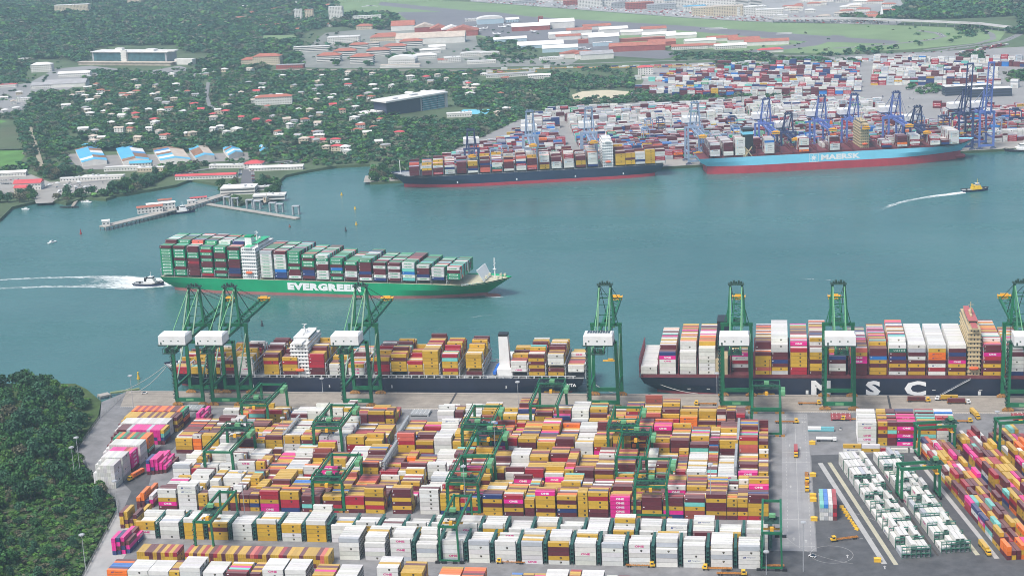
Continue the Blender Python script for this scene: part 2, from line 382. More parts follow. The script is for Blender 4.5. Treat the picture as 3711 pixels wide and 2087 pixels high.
# ================================================================== the near container yard
def xat(Sx,Y,z=0.0):        # world X of photo column Sx on the line Y, height z
    lo,hi=-900.0,400.0
    for _ in range(40):
        m=(lo+hi)/2
        if proj((m,Y,z))[0]<Sx: lo=m
        else: hi=m
    return lo
def rh(lo,hi,seed=0,smooth=.6):
    st={}
    if smooth>=.9:      # whole runs of rows stand at one height
        def f2(b,r):
            k=(b,(r+b%3)//5)
            if k not in st: st[k]=int(round(random.uniform(lo-.3,hi+.3)))
            v=st[k]+(random.choice([-1,0,1]) if random.random()<.07 else 0); return max(1,v)
        return f2
    def f(b,r):
        if (b,r) in st: return st[(b,r)]
        p=st.get((b,r-1)); v=random.uniform(lo,hi)
        if p is not None and random.random()<smooth: v=p+random.choice([0,0,0,0,0,-1,1])
        v=max(lo-.4,min(hi,v)); st[(b,r)]=v=int(round(v)); return v
    return f
def mixbays(x0,x1,p20=.25,gap=.8,aisles=()):
    out=[]; x=x0
    while x<x1-6:
        if any(a<x+6<b for a,b in aisles): x=[b for a,b in aisles if a<x+6<b][0]; continue
        if random.random()<p20 or x1-x<12.5: out.append((x,6.06)); x+=6.06+gap
        else: out.append((x,12.19)); x+=12.19+gap
    return out
FD=2.9
# --- block D : the tall front of the dry stacks (measured bay by bay)
D=[(577,12,'BPYWW'),(650,12,'WWWWWW'),(722,6,'LYYY'),(761,12,'YYWWW'),(836,6,'BBYY'),(873,6,'LBYB'),(908,6,'YNYB'),(946,12,'PPYRR'),(1020,12,'NRRYY'),(1096,12,'BTBB'),(1173,12,'RRBY'),
   (1254,12,'BYRR'),(1326,12,'YRYBYY'),(1424,12,'BYBYBB'),(1524,12,'WWWWWW'),(1598,12,'NYYYY'),(1671,6,'BNYR'),(1708,6,'YRYY'),(1752,12,'YYBYN'),(1828,12,'BYBPR'),(1903,6,'BBYY'),(1943,12,'YBYYYP'),(2020,12,'BNYBY'),
   (2096,6,'YYYYYY'),(2134,12,'BBYYRY'),(2213,12,'PPPPP'),(2289,6,'BBYB'),(2327,12,'BYBBB'),(2405,12,'NPYBB'),(2482,12,'LLYTB'),(2560,12,'BYBBYB'),(2634,6,'BYBYY'),(2673,6,'RYBYY'),(2712,12,'RYYYBB')]
bd=[]; 
for i,(sx,L,c) in enumerate(D):
    x=xat(sx,930)
    LL=12.19 if L==12 else 6.06
    if bd and x<bd[-1][0]+bd[-1][1]+.35: x=bd[-1][0]+bd[-1][1]+.35
    bd.append((x,LL))
palL=pal('W40Y25B20R6P4N3'); palM=pal('Y40B28W9R8P3O3N4L5T2U1F2'); palWt=pal('W80g8Y5B5')
block((0,930),0,bd,16,FD,'of tall front block',lambda b,r: (palWt() if b in(1,14) else palL() if b<5 else palM()),
      (lambda f:(lambda b,r: max(2,(len(D[b][2]) if r<3 else 0) or f(b,r))))(rh(2,4.4,smooth=.93)), {i:d[2] for i,d in enumerate(D)}, reef=.3)
# --- blocks C, B, A behind it
x1=xat(2787,1030)
for nm,Y0,Sx0,Sx1,rows,lo,hi,fr in (('of third block',981,xat(630,981),-3,15,2,4.3,(3,4.6)),('of second block',1031,xat(640,1031),-1,15,3,5.2,(4,5.6)),('of block nearest quay',1092,xat(812,1092),-17,9,2,4.4,(2,4.4))):
    ais=[]
    if Y0==1031: ais=[(xat(1010,1031),xat(1037,1031)),(xat(1410,1031),xat(1443,1031)),(xat(2655,1031),xat(2680,1031))]
    if Y0==981: ais=[(xat(1370,981),xat(1400,981)),(xat(2655,990),xat(2672,990))]
    if Y0==1092: ais=[(xat(1455,1095),xat(1590,1095)),(xat(1040,1095),xat(1060,1095))]
    bays=mixbays(Sx0,Sx1,.2,.75,ais); n=len(bays); f=rh(lo,hi,smooth=.93); ff=rh(*fr,smooth=1)
    wset={i for i,(x,L) in enumerate(bays) if (random.random()<.16 or (x<xat(1250,Y0) and random.random()<.45))}
    wset|={i for i,(x,L) in enumerate(bays) if xat(1530,Y0)<x<xat(1620,Y0)}
    block((0,Y0),0,bays,rows,FD,nm,lambda b,r,w=wset: (palWt() if b in w else palM()),lambda b,r,f=f,ff=ff:(ff(b,r) if r<2 else f(b,r)),None,reef=.2)
# --- reefer blocks with plug-in racks between the stacks
rk=mat('rack_green',(.03,.11,.09),.5,.2,.6,dirt=.4,dcol=(.15,.16,.15))
gal=mat('rack_grey',(.33,.35,.36),.45,.2,.6)
RACKS=[]
def rack_mesh(depth,h,levels=5,m=rk):
    mb=MB(); n=int(depth/2.9)
    for i in range(n+1):
        y=min(depth,i*2.9)
        for x in (-.75,.75): mb.beam((x,y,0),(x,y,h),.16)
    for l in range(1,levels+1):
        z=h*l/levels
        mb.box(-.8,0,z-.08,.8,depth,z); mb.box(-.8,0,z+.95,-.74,depth,z+1.02); mb.box(.74,0,z+.95,.8,depth,z+1.02)
    for i in range(n): mb.beam((.78,i*2.9,h*(i%2)),( .78,min(depth,i*2.9+2.9),h*((i+1)%2)),.12); mb.beam((-.78,i*2.9,0),(-.78,min(depth,i*2.9+2.9),h),.1)
    return mb.mesh('reefer_rack',m)
rm1=rack_mesh(20,13); rm2=rack_mesh(19,11.5); rm3=rack_mesh(42,14.5,6,gal)
rkn=0
palR=pal('W90g6Y3B1'); 
for nm,Y0,rows,s0,off,rmesh,hh in (('of front reefer block',860,7,1232,0,rm1,(4,5)),('of rear reefer block',884.5,7,480,3,rm2,(3,4.6))):
    x=xat(s0,Y0)+off; bays=[]; special={}
    while x<-8:
        bays.append((x,12.19)); x+=15.55
    f=rh(*hh,smooth=.9)
    fr={}
    for i in range(len(bays)):
        k=random.random()
        if Y0==884.5: fr[i]=['WWWW','WWWWW','WWYY','YYBY','WWWW','WWWW','YYYYW','WWWWW'][int(k*8)]
        else: fr[i]=['WWWWW','WWWW','WWWWg','gWWWW','WWgW','WWWWW'][int(k*6)]
        if Y0==860 and i==8: fr[i]='WYBBY'
        if Y0==884.5 and i==len(bays)-3: fr[i]='YNBB'
    block((0,Y0),0,bays,rows,FD,nm,lambda b,r:palR(),f,fr,reef=.95)
    for i,(xx,L) in enumerate(bays):
        if Y0==860 and i in (0,1) : continue
        o=link('reefer_rack',rmesh,None,(xx+L+1.6,Y0-.3,0)); rkn+=1
        tag(o,f"green steel plug-in rack beside {ORD[i]} reefer stack from left, {'front' if Y0==860 else 'rear'} reefer block",'rack','steel racks between the reefer stacks')
o=link('reefer_rack',rm3,None,(xat(1037,1031)-1.5,1032,0)); tag(o,'grey steel reefer rack in the left aisle of the second block','rack','steel racks between the reefer stacks')
o=link('reefer_rack',rm3,None,(xat(1443,1031)-1.2,1032,0)); tag(o,'grey steel reefer rack right of yellow stack in the second block','rack','steel racks between the reefer stacks')
o=link('reefer_rack',rm3,None,(xat(2680,1031)-1.0,1032,0)); tag(o,'grey steel reefer rack near the right end of the second block','rack','steel racks between the reefer stacks')
o=link('reefer_rack',rm3,None,(xat(1398,981)-1.2,982,0)); tag(o,'grey steel reefer rack in the middle of the third block','rack','steel racks between the reefer stacks')
o=link('reefer_rack',rm3,None,(xat(2672,990)-1.0,982,0)); tag(o,'grey steel reefer rack at right of the third block','rack','steel racks between the reefer stacks')
# --- end-on row of yellow and maroon boxes
x=xat(505,850,0); k=0; seq='YYBBYBYRYR..RYBYRYBRYBYYBYYBFRBYBYYRBYYYBYYYBFY'
while x<xat(1229,853)-2.4 and k<len(seq):
    c=seq[k]
    if c!='.':
        cols=''.join([random.choice('YBYN'),c if random.random()<.5 else 'Y',c])
        stack_col(cols,x+1.22,847.5+6.1,0,R(90),12.19,2.6,lambda t,n:(1.2 if t==n-1 else .35)*9,('of end-on row',k,0))
    x+=2.5; k+=1
# --- bottom row G
GX=[(385,12,'NPOO'),(437,12,'WWWW'),(519,12,'WWWW'),(611,6,'YYYY'),(648,12,'WWWWW'),(733,12,'WWWW'),(817,12,'BPRB'),(904,6,'gYYB'),(950,12,'WWWWW'),(1032,12,'WWWWW'),(1130,12,'YBYY'),(1215,12,'WWWW'),
    (1366,12,'WWWWWW'),(1452,12,'YYYYY'),(1584,12,'OORO'),(1668,12,'OOOO'),(1840,6,'YYB'),(1883,6,'YBB'),(1925,6,'FBP'),(1971,12,'WWWW'),(2057,6,'GGRR'),(2101,12,'WWWW'),(2188,6,'RRG'),(2233,6,'BBY'),(3067,12,'YWW'),(3150,6,'Y'),(3226,12,'WWWW'),(3316,6,'g'),(3366,12,'YN'),(3500,6,'BR'),(3592,6,'YY')]
bg_=[]
for sx,L,c in GX:
    x=xat(sx,814,9); LL=12.19 if L==12 else 6.06
    if bg_ and x<bg_[-1][0]+bg_[-1][1]+.3: x=bg_[-1][0]+bg_[-1][1]+.3
    bg_.append((x,LL))
def gh(b,r):
    n=len(GX[b][2]); return n if b<24 else (n if r<1 else 0)
block((0,815),0,bg_,6,2.6,'of bottom row',lambda b,r:(GX[b][2][-1] if random.random()<.45 and b<24 else palR() if 'W' in GX[b][2] else palM()),gh,{i:d[2] for i,d in enumerate(GX)},reef=.8)
# --- end-on stacks left of the truck road, each row one container deep
LROW=[(1089,17,'O','ORBO',4),(1075,17,'Y','YB',4),(1062,16,'W','WW',4),(1048,15,'P','PBBgP',4),(1024,12,'O','ORGB',5),(1010,11,'W','WW',5),(994,9,'P','PRFP',5),(979,8,'W','WW',6),(964,6,'W','WW',6)]
for ri,(Y0,n,c0,pl,h) in enumerate(LROW):
    for k in range(n):
        x=-437.5-2.52*k; hh=h if k<n-2 else h-1-(k-(n-2)); hh=max(2,hh); cols=''
        for t in range(hh):
            cols+=random.choice(pl if t==hh-1 or random.random()<.6 else 'BRN'+c0) if c0!='W' else 'W'
        if c0 in 'OP' and k==0: cols=('BGO'+c0+c0)[-hh:] if c0=='O' else ('B'+'P'*5)[:hh]
        stack_col(cols,x,Y0+6.1,0,R(90),12.19,2.75,lambda t,n_,k=k,r=ri:(12 if (k==0) else 3 if t==n_-1 else 2.2)*2.2 ,(f'of left stacks, line {ri+1} from quay',k,0),reef=1 if c0=='W' else 0)
    if ri in (0,1,3):
        stack_col(random.choice(['BYTY','BNTY','YBYB','BODG']),-434.6,Y0+6.1,0,R(90),12.19,2.75,lambda t,n_:22,(f'of left stacks, right edge {ri+1}',0,0))
for Sx,Sy,n,cols,nm in ((1480*.483,1387+.483*330,3,['BPPP','BPP','YB'],'of magenta group near quay'),(1335*.483,1387+.483*505,4,['WWWW','WWW','WW','W'],'of white group by left road'),(1103*.483,1387+.483*690,5,['BPPN','BNPP','BPPP','BPP','BP'],'of magenta group by left road'),
        (1030*.483,1387+.483*945,4,['BBO','BBOO','BN','BPW'],'of orange group by left road'),(905*.483,1387+.483*1090,4,['BYYB','YBYY','YB','YYB'],'of yellow group by left fence'),(845*.483,1387+.483*1290,4,['NPPP','NBPN','PNBP','NPB'],'of magenta group by left fence')):
    X0,Y0=g(Sx,Sy)
    for k in range(n):
        stack_col(cols[k],X0+1.3+2.5*k,Y0+6.1+k*1.0,0,R(90),12.19,2.7,lambda t,n_:16,(nm,k,0),reef=.9)
    for k in range(n):
        if random.random()<.7: stack_col(cols[k][:-1] or 'B',X0+1.3+2.5*k,Y0+19+k*1.0,0,R(90),12.19,2.7,lambda t,n_:7,(nm,k,1),reef=.9)
# --- slanted right-hand yard
AD=R(90+11.4); DO=(40.5,1026.0)          # v axis: to the right of the slant
def dl(u,v): # u toward the camera, v to the right
    d=(math.sin(R(11.4)),-math.cos(R(11.4))); e=(math.cos(R(11.4)),math.sin(R(11.4)))
    return DO[0]+d[0]*u+e[0]*v, DO[1]+d[1]*u+e[1]*v
slrack=mat('rack_green2',(.04,.16,.11),.5,.2,.6)
def slant(nm,v0,ncol,nb,pf,hf,reef,vb=1.0,u0=0):
    for b in range(nb):
        for c in range(ncol):
            h=int(hf(b,c)); 
            if h<=0: continue
            u=u0+b*(12.19+ (1.6 if reef else .8))+6.1; x,y=dl(u,v0+c*2.75+1.22)
            cols=''.join(pf() for _ in range(h))
            twenty = (not reef and random.random()<.15)
            vf=lambda t,n_,c=c:((2.6 if t==n_-1 else 0)+(2.2 if c==0 else .8))*9*vb
            if twenty:
                for s in (-3.1,3.1):
                    x2,y2=dl(u+s,v0+c*2.75+1.22); stack_col(cols,x2,y2,0,R(-90+11.4),6.06,2.7,lambda t,n_:9,(nm+(' near half' if s>0 else ' far half'),b,c))
            else: stack_col(cols,x,y,0,R(-90+11.4),12.19,2.8,vf,(nm,b,c),reef=reef)
slant('of left slanted reefers',0,6,11,pal('W96g4'),lambda b,c:([3,3,3,3,2,3][c] if b<3 else random.choice([1,2,2,2,3]) if c>1 else random.choice([1,2,3])),.98)
slant('of right slanted reefers',24,6,11,pal('W96g4'),lambda b,c:random.choice([1,2,2,2,3]),.98,u0=-4)
slant('of slanted dry lane',57,7,14,pal('Y30B32R8W10P5O6T2N2L4F2'),lambda b,c:random.choice([2,2,3,3,3,4]),0,u0=-20)
slant('of far slanted dry lane',83,7,16,pal('Y30B34R8W12P5O5T3N2'),lambda b,c:random.choice([2,3,3,3,4]),0,u0=-28)
slant('of farthest slanted dry lane',109,7,14,pal('Y30B34R8W12P5O5T3N2'),lambda b,c:random.choice([2,3,3,4]),0,vb=.6,u0=-28)
def srack():
    mb=MB()
    for x in np.linspace(0,16.5,7):
        for y in (-.55,.55): mb.beam((x,y,0),(x,y,7.2),.18)
    for z in (2.7,5.4,7.1): mb.box(0,-.6,z-.12,16.5,.6,z); mb.box(0,-.6,z+.95,16.5,-.53,z+1.05)
    return mb.mesh('plug_rack',slrack)
sm=srack(); i=0
for v0,u0,w in ((0,0,'left'),(24,-4,'right')):
    for b in range(11):
        x,y=dl(u0+b*13.79+12.19+.75,v0); i+=1
        tag(link('plug_rack',sm,None,(x,y,0),R(11.4)),f"low green plug-in rack behind {ORD[b]} container line of {w} slanted reefer lane",'rack','low green racks in the slanted reefer lanes')
# --- small mixed stack right of the yard road
for k,(cols) in enumerate(['WWgT','gWgU','WgWW','BRBR']):
    for r in range(5):
        X0,Y0=g(2971,1884); stack_col(cols if r<4 else cols[:2],X0+k*2.6+1.2,Y0+3.1+r*6.3,0,R(90),6.06,2.6,lambda t,n_:5,('of small stack by yard road',k,r))
# --- upper right corner blocks by the apron
cb=[(3109,12,'WWWWWW'),(3182,6,'YYBYRY'),(3216,6,'BBRTYB'),(3251,12,'PNPRPB'),(3324,12,'OOTYBR'),(3394,12,'UWWWRW')]
bb=[(xat(s,1062),12.19 if L==12 else 6.06) for s,L,c in cb]
block((0,1062),0,bb,11,2.6,'of tall block by tank wagons',lambda b,r:random.choice(cb[b][2]) if b else 'W',lambda b,r:len(cb[b][2])-(1 if r%4==3 else 0),{i:c[2] for i,c in enumerate(cb)})
for k,(s,L,cols) in enumerate([(3055,12,'WY'),(3120,12,'YW'),(3190,6,'R'),(3228,12,'W'),(3290,12,'W'),(3360,6,'W'),(3422,12,'WY'),(3495,12,'YW'),(3560,6,'O')]):
    X0=xat(s,1052); stack_col(cols,X0+(6.1 if L==12 else 3),1050,0,0,12.19 if L==12 else 6.06,2.6,lambda t,n_:12,('of low line by tank wagons',k,0))
# ================================================================== ships
aQ=R(11.1); FQ0=(-143.0,2082.0)
def fq(e1,e2): return FQ0[0]+math.cos(aQ)*e1-math.sin(aQ)*e2, FQ0[1]+math.sin(aQ)*e1+math.cos(aQ)*e2
def e1at(Sx,e2,z=0):
    lo,hi=-900,900
    for _ in range(40):
        m=(lo+hi)/2; x,y=fq(m,e2)
        if proj((x,y,z))[0]<Sx: lo=m
        else: hi=m
    return lo
WL=-3.5
def hull_parts(L,B,z0,zb,zd,zbow,bow=.86,stern_w=.62,flare=2.2,rake=.035,mirror=1):
    """local frame: x from stern (0) to bow (L), y across, z world. returns (bands mesh-builder, deck outline)"""
    N=40; lev=[(z0-3,.0,.62),(WL,.0,.70),(zb,.0,.71),((zb+zd)/2,.5,.78),(zd,1.0,bow)]
    rows=[]
    for z,k,tb in lev:
        x0=(1-k)*.03*L*(1 if z<zb+1 else .4); x1=L*(1-rake*(1-k)*1.15); row=[]
        sw=stern_w+(.97-stern_w)*k
        for i in range(N+1):
            t=i/N; t=t**.9 if t>.5 else t
            x=x0+(x1-x0)*t; b=1.0
            if t<.16: b=sw+(1-sw)*min(1,t/.16)**.7
            if t>tb: b=max(0.0,1-((t-tb)/(1-tb))**(flare if k>.5 else 1.75))
            zz=z
            if k>.4 and t>.86: zz=z+(zbow-zd)*k*((t-.86)/.14)**1.3
            row.append((x,b*B/2,zz))
        rows.append(row)
    mb=MB()
    for k in range(len(rows)-1):
        m=1 if k<2 else 0
        for sgn in (-1,1):
            vs=[(x,sgn*y,z) for x,y,z in rows[k]]+[(x,sgn*y,z) for x,y,z in rows[k+1]]; n=N+1
            fs=[((i,i+1,n+i+1,n+i) if sgn<0 else (i+1,i,n+i,n+i+1)) for i in range(N)]
            mb.add(vs,fs,m)
        a,b=rows[k][0],rows[k+1][0]
        mb.add([(a[0],-a[1],a[2]),(a[0],a[1],a[2]),(b[0],b[1],b[2]),(b[0],-b[1],b[2])],[(3,2,1,0)],m)
    return mb,rows[-1]
def make_ship(name,label,O,ang,L,B,zb,zd,zbow,mh,mbt,mdeck,**kw):
    """O = stern centre in plan"""
    t=empty(name,(O[0],O[1],0),ang); tag(t,label,'container ship')
    mb,dk=hull_parts(L,B,WL,zb,zd,zbow,**kw)
    if kw.get('bulb',1): pass
    h=mb.build('hull',[mh,mbt],t)
    for p in h.data.polygons: p.use_smooth=True
    d=MB(); n=len(dk); drop=1.2
    vs=[(x,-max(0,y-.25),z-drop*(1 if x>L*.86 else .15)) for x,y,z in dk]+[(x,max(0,y-.25),z-drop*(1 if x>L*.86 else .15)) for x,y,z in dk]
    d.add(vs,[(i,i+1,n+i+1,n+i) for i in range(n-1)]); d.build('deck',mdeck,t)
    return t
def bulb(t,L,B,m,r=3.2,x0=None,z=-3.2):
    b=MB(); x0=x0 or L*.93; n=10; rings=[(x0,r*.9),(x0+6,r),(x0+11,r*.95),(x0+14,r*.6),(x0+15.2,.1)]
    vs=[];fs=[]
    for x,rr in rings:
        for i in range(n): a=2*math.pi*i/n; vs.append((x,rr*math.cos(a),z+rr*.8*math.sin(a)))
    for k in range(len(rings)-1):
        for i in range(n): fs.append((k*n+i,(k+1)*n+i,(k+1)*n+(i+1)%n,k*n+(i+1)%n))
    b.add(vs,fs).build('bulbous_bow',m,t)
def ship_bays(O,ang,B,zc,bays,near,name,yard,rowsW=2.5,H=2.9,prof=None,palf=None,coher=.5):
    """bays: list (u,L,cols_near). near=-1: near side is local -y, +1: +y"""
    nr=int((B-1.5)/rowsW)
    for bi,(u,L,cols,*rest) in enumerate(bays):
        opt=rest[0] if rest else {}
        extra=opt.get('e',0); r0=opt.get('r0',0); r1=opt.get('r1',nr); cur=None
        for r in range(r0,r1):
            v=(-B/2+.8+rowsW*(r+.5))*(1 if near<0 else -1)
            if r==r0 or opt.get('full'): cc=cols
            else:
                n=len(cols)+ (extra if r>2 else 0) + (prof(bi,r) if prof else 0)
                if r<3 and 'back' in opt: n=len(cols)
                elif 'back' in opt: n=opt['back']
                cc=''
                for k in range(max(0,n)):
                    cur=cur if cur and random.random()<coher else (palf() if palf else random.choice(cols.replace('.','') or 'B'))
                    cc+=cur if not opt.get('mono') else (cols.replace('.','') or 'W')[-1]
                cc=cc if '.' not in cols else ''.join('.' if (i<len(cols) and cols[i]=='.') else q for i,q in enumerate(cc))
            for (uu,LL) in (((u+L/2,12.19),) if L>7 else ((u+L/2,6.06),)):
                x=O[0]+uu*math.cos(ang)-v*math.sin(ang); y=O[1]+uu*math.sin(ang)+v*math.cos(ang)
                stack_col(cc,x,y,zc+(opt.get('dz',0)),ang,LL,H,None,(name,bi,r),0,yard)
def windows_row(mb,x0,x1,y,z,w,h,n,face=-1,m=0):
    for i in range(n):
        xc=x0+(x1-x0)*(i+.5)/n; mb.box(xc-w/2,y-.06 if face<0 else y,z,xc+w/2,y if face<0 else y+.06,z+h,m)
glass=mat('window_glass',(.02,.035,.05),.12,.1)
wht=mat('white_paint',(.76,.77,.76),.4,.06,.2,dirt=.25,dcol=(.45,.38,.3))
letw=mat('lettering_white',(.82,.83,.83),.5,.03)
cream=mat('cream_paint',(.50,.41,.25),.45,.07,.3,dirt=.2)
org=mat('lifeboat_orange',(.75,.13,.04),.4)
maroon=mat('deck_maroon',(.16,.035,.045),.6,.2,.3,dirt=.4,dcol=(.25,.12,.1))
steelg=mat('deck_grey',(.34,.36,.37),.6,.2,.3,dirt=.5,dcol=(.2,.18,.16))
navyh=mat('hull_navy',(.014,.02,.045),.38,.25,.06,dirt=.25,dcol=(.06,.06,.07))
redbt=mat('boot_top_red',(.26,.05,.06),.5,.15,.1,dirt=.3,dcol=(.14,.05,.05))
redbt2=mat('boot_top_bright_red',(.42,.04,.06),.5,.12,.1,dirt=.25,dcol=(.25,.06,.06))
greenh=mat('hull_green',(.0,.31,.13),.4,.12,.05,dirt=.25,dcol=(.0,.16,.08))
pinkbt=mat('boot_top_faded',(.33,.13,.12),.55,.15,.1,dirt=.3,dcol=(.2,.1,.09))
blueh=mat('hull_sky_blue',(.22,.62,.80),.38,.07,.05,dirt=.15,dcol=(.18,.5,.68))
blk=mat('black_paint',(.02,.02,.022),.4,.1)
stl=mat('bare_steel',(.42,.44,.46),.45,.2,.5,dirt=.3)
def lashing(u,B,z0,z1,m,parent,w=.9,near=-1):
    mb=MB()
    n=max(4,int(B/5.0))
    for i in range(n+1):
        y=-B/2+.4+(B-.8)*i/n
        mb.beam((u,y,z0),(u,y,z1),.35,.5)
    lv=[z0+(z1-z0)*k/3 for k in (1,2,3)]
    for z in lv: mb.box(u-w/2,-B/2+.3,z-.15,u+w/2,B/2-.3,z+.12); 
    for i in range(n): mb.beam((u,-B/2+.4+(B-.8)*i/n,z0),(u,-B/2+.4+(B-.8)*(i+1)/n,z1),.22)
    mb.build('lashing_bridge',m,parent)
def bridge(parent,x0,x1,B,z0,z1,wing_z,m,mroof,nd=8,base_frac=.8,wingover=.5,near=-1,mast=True,y_c=0,accent=None):
    """accommodation block with decks, wings, windows, mast, lifeboat"""
    b=MB(); w=B*base_frac
    h=MB(); dz=(wing_z-z0)/nd
    h.box(x0,-w/2,z0,x1,w/2,wing_z-.2); 
    for k in range(1,nd):
        z=z0+dz*k; h.box(x0-.7,-w/2-.7,z-.12,x1+.7,w/2+.7,z+.06)
    hh=h.build('accommodation',m,parent)
    wd=MB()
    for k in range(nd):
        z=z0+dz*k+dz*.4
        for s in (-1,1): windows_row(wd,x0+.6,x1-.6,s*w/2,z,.8,dz*.35,max(2,int((x1-x0)/2.4)),s)
        n=int(w/2.6)
        for i in range(n):
            y=-w/2+w*(i+.5)/n; wd.box(x0-.05,y-.4,z,x0,y+.4,z+dz*.35); wd.box(x1,y-.4,z,x1+.05,y+.4,z+dz*.35)
    wd.build('windows',glass,hh)
    br=MB(); W=B/2+wingover
    br.box(x0+1,-W*.55,wing_z,x1-1,W*.55,wing_z+3); br.box(x0+(x1-x0)*.25,-W,wing_z-.2,x1-(x1-x0)*.25,W,wing_z+1.3)
    bo=br.build('wheelhouse',m,parent); gw=MB(); gw.box(x1-1,-W*.53,wing_z+1.2,x1-.94,W*.53,wing_z+2.3); gw.box(x0+.94,-W*.53,wing_z+1.2,x0+1,W*.53,wing_z+2.3); gw.box(x0+1.3,-W*.55-.05,wing_z+1.2,x1-1.3,-W*.55,wing_z+2.3)
    gw.build('windows',glass,bo)
    rf=MB(); rf.box(x0+.8,-W*.57,wing_z+3,x1-.8,W*.57,wing_z+3.2); rf.box(x0+(x1-x0)*.25,-W+.2,wing_z+1.3,x1-(x1-x0)*.25,-W*.55,wing_z+1.42); rf.box(x0+(x1-x0)*.25,W*.55,wing_z+1.3,x1-(x1-x0)*.25,W-.2,wing_z+1.42)
    rf.build('roof',mroof,bo)
    if mast:
        mm=MB(); xc=(x0+x1)/2; zt=wing_z+3.2
        mm.cyl((xc,0),1.1,zt,zt+5,8,.6); mm.beam((xc,0,zt+4),(xc,0,z1),.5); mm.beam((xc,-4,zt+6),(xc,4,zt+6),.4); mm.beam((xc-2,0,zt+7.5),(xc+2,0,zt+7.5),.35)
        for y in (-5,4,7): mm.cyl((xc,y),.9,zt,zt+1.2,8,.9); mm.cyl((xc,y),.9,zt+1.2,zt+2,8,.3)
        mm.build('mast',m,parent)
    lb=MB(); s=near; y=s*(w/2+1.6); z=z0+dz*2.0
    pr=[(-4,.1),(-3.2,1.1),(0,1.45),(3.2,1.1),(4,.1)]; xc=(x0+x1)/2; vs=[];fs=[]
    for x,r in pr:
        for i in range(8): a=2*math.pi*i/8; vs.append((xc+x*.9,y+r*math.cos(a),z+r*math.sin(a)))
    for k in range(4):
        for i in range(8): fs.append((k*8+i,(k+1)*8+i,(k+1)*8+(i+1)%8,k*8+(i+1)%8))
    lb.add(vs,fs).build('lifeboat',org,parent)
    return hh
def yaw_of(a,b): return math.atan2(b[1]-a[1],b[0]-a[0])
def funnel(parent,x0,x1,y0,y1,z0,z1,m,mtop,slope=0):
    f=MB(); f.add([(x0,y0,z0),(x1,y0,z0),(x1,y1,z0),(x0,y1,z0),(x0+slope,y0+.5,z1),(x1,y0+.5,z1),(x1,y1-.5,z1),(x0+slope,y1-.5,z1)],[(0,1,5,4),(1,2,6,5),(2,3,7,6),(3,0,4,7),(4,5,6,7)])
    fo=f.build('funnel',m,parent); c=MB(); c.box(x0+slope-.2,y0+.3,z1,x1+.2,y1-.3,z1+1.6); c.build('funnel_top',mtop,fo); return fo
def rails(parent,L,B,z,m,near=-1,h=1.4):
    mb=MB()
    for s in (-1,1):
        for x in np.arange(8,L*.84,6.0): mb.box(x-.5,s*(B/2-.5)-.35,z,x+.5,s*(B/2-.5)+.35,z+2.2)
        mb.box(6,s*(B/2-.5)-.3,z+1.9,L*.84,s*(B/2-.5)+.3,z+2.3)
    mb.build('lashing_posts',m,parent)
# ---------- the big dark ship at the near quay (bow beyond the right edge)
LM=400; OM=(-101.5,1172+29.5)
S1=make_ship('container_ship','huge black-hulled container ship with giant white hull letters, berthed at right of near quay',OM,0,LM,59,-1.5,11.4,19,navyh,redbt,maroon)
MB().build
hc=MB(); hc.box(2,-29.2,11.4,350,29.2,13.7); hc.build('hatch_coaming',maroon,S1)
def ux(S,Y=1172,z=20): return gxs(S,Y,z)-OM[0]
def gxs(Sx,Y,z): return xat(Sx,Y,z)
mb_=[(2322,'WW',dict(full=0,mono=1)),(2390,'WWWWPN',dict(e=1)),(2464,'WWWWWW',dict(e=2)),(2533,'WWWWWWW',dict(e=1)),(2652,'',dict(back=5)),(2738,'YFYYYB',dict(e=2)),(2795,'WYBNBBWW',dict(e=1,mono=1)),(2865,'RRYYYYR',dict(e=1)),(2935,'BYYBYYW',dict(e=2)),
     (3005,'BWWBN',dict(e=1)),(3082,'BBBPPYF',dict(e=0)),(3152,'YYBYUBB',dict(e=1)),(3222,'WBYBNBDW',dict(e=1)),(3292,'YBYBWBgW',dict(e=0,mono=1)),(3365,'WRWBOOYW',dict(e=0,mono=1)),(3438,'YBYPBNBW',dict(e=0,mono=1)),(3565,'YBYBRPBB',dict(e=1)),(3648,'NWWWWB',dict(e=1))]
bl=[]
for s,c,o in mb_: bl.append((ux(s),12.19,c,o))
ship_bays(OM,0,59,14.0,bl,-1,'msc','m',2.45,2.9,palf=pal('Y22B24R8W26P6O7N4T3F4'),coher=.45)
for i,(u,L,c,o) in enumerate(bl):
    lashing(u-1.1,58,11.4,25.5,maroon,S1)
lashing(bl[-1][0]+13.2,58,11.4,25.5,maroon,S1)
funnel(S1,ux(2598),ux(2598)+9,-9,9,11.4,48,navyh,blk)
fb=MB(); fb.box(ux(2598)-2,-28.5,11.4,ux(2598)+8,28.5,26); fb.build('engine_casing',cream,S1)
bx=ux(3508); bridge(S1,bx,bx+8.5,59,13,62,49,cream,mat('deck_pink_red',(.42,.12,.12),.6),11,.94,.5)
L1=MB()
for ch,s,w in (('M',2975,1.3),('S',3164,1.5),('C',3317,1.5)):
    text_mb(ch,(gxs(s,1172,5)-OM[0]-.0,-29.5-.06,-1.9),(1,0,0),(0,0,1),11.6,w,.05,mb=L1)
L1.build('hull_lettering',letw,S1)
gw=MB(); a=(ux(3518),-30.2,11.4); b=(ux(3405),-31.0,-1.5); gw.beam(a,b,1.0,.3); gw.beam((a[0],a[1],a[2]+1),(b[0],b[1],b[2]+1),.15); gw.build('gangway',stl,S1)
mk_=MB()
for s in (2490,2560,2660,3010,3380,3440,3550): mk_.box(ux(s),-29.58,2.5,ux(s)+2.4,-29.52,2.9)
for s in (2925,3552): mk_.prism([(ux(s)-1,-29.6),(ux(s)+1,-29.6),(ux(s)+1,-29.52),(ux(s)-1,-29.52)],-1,2)
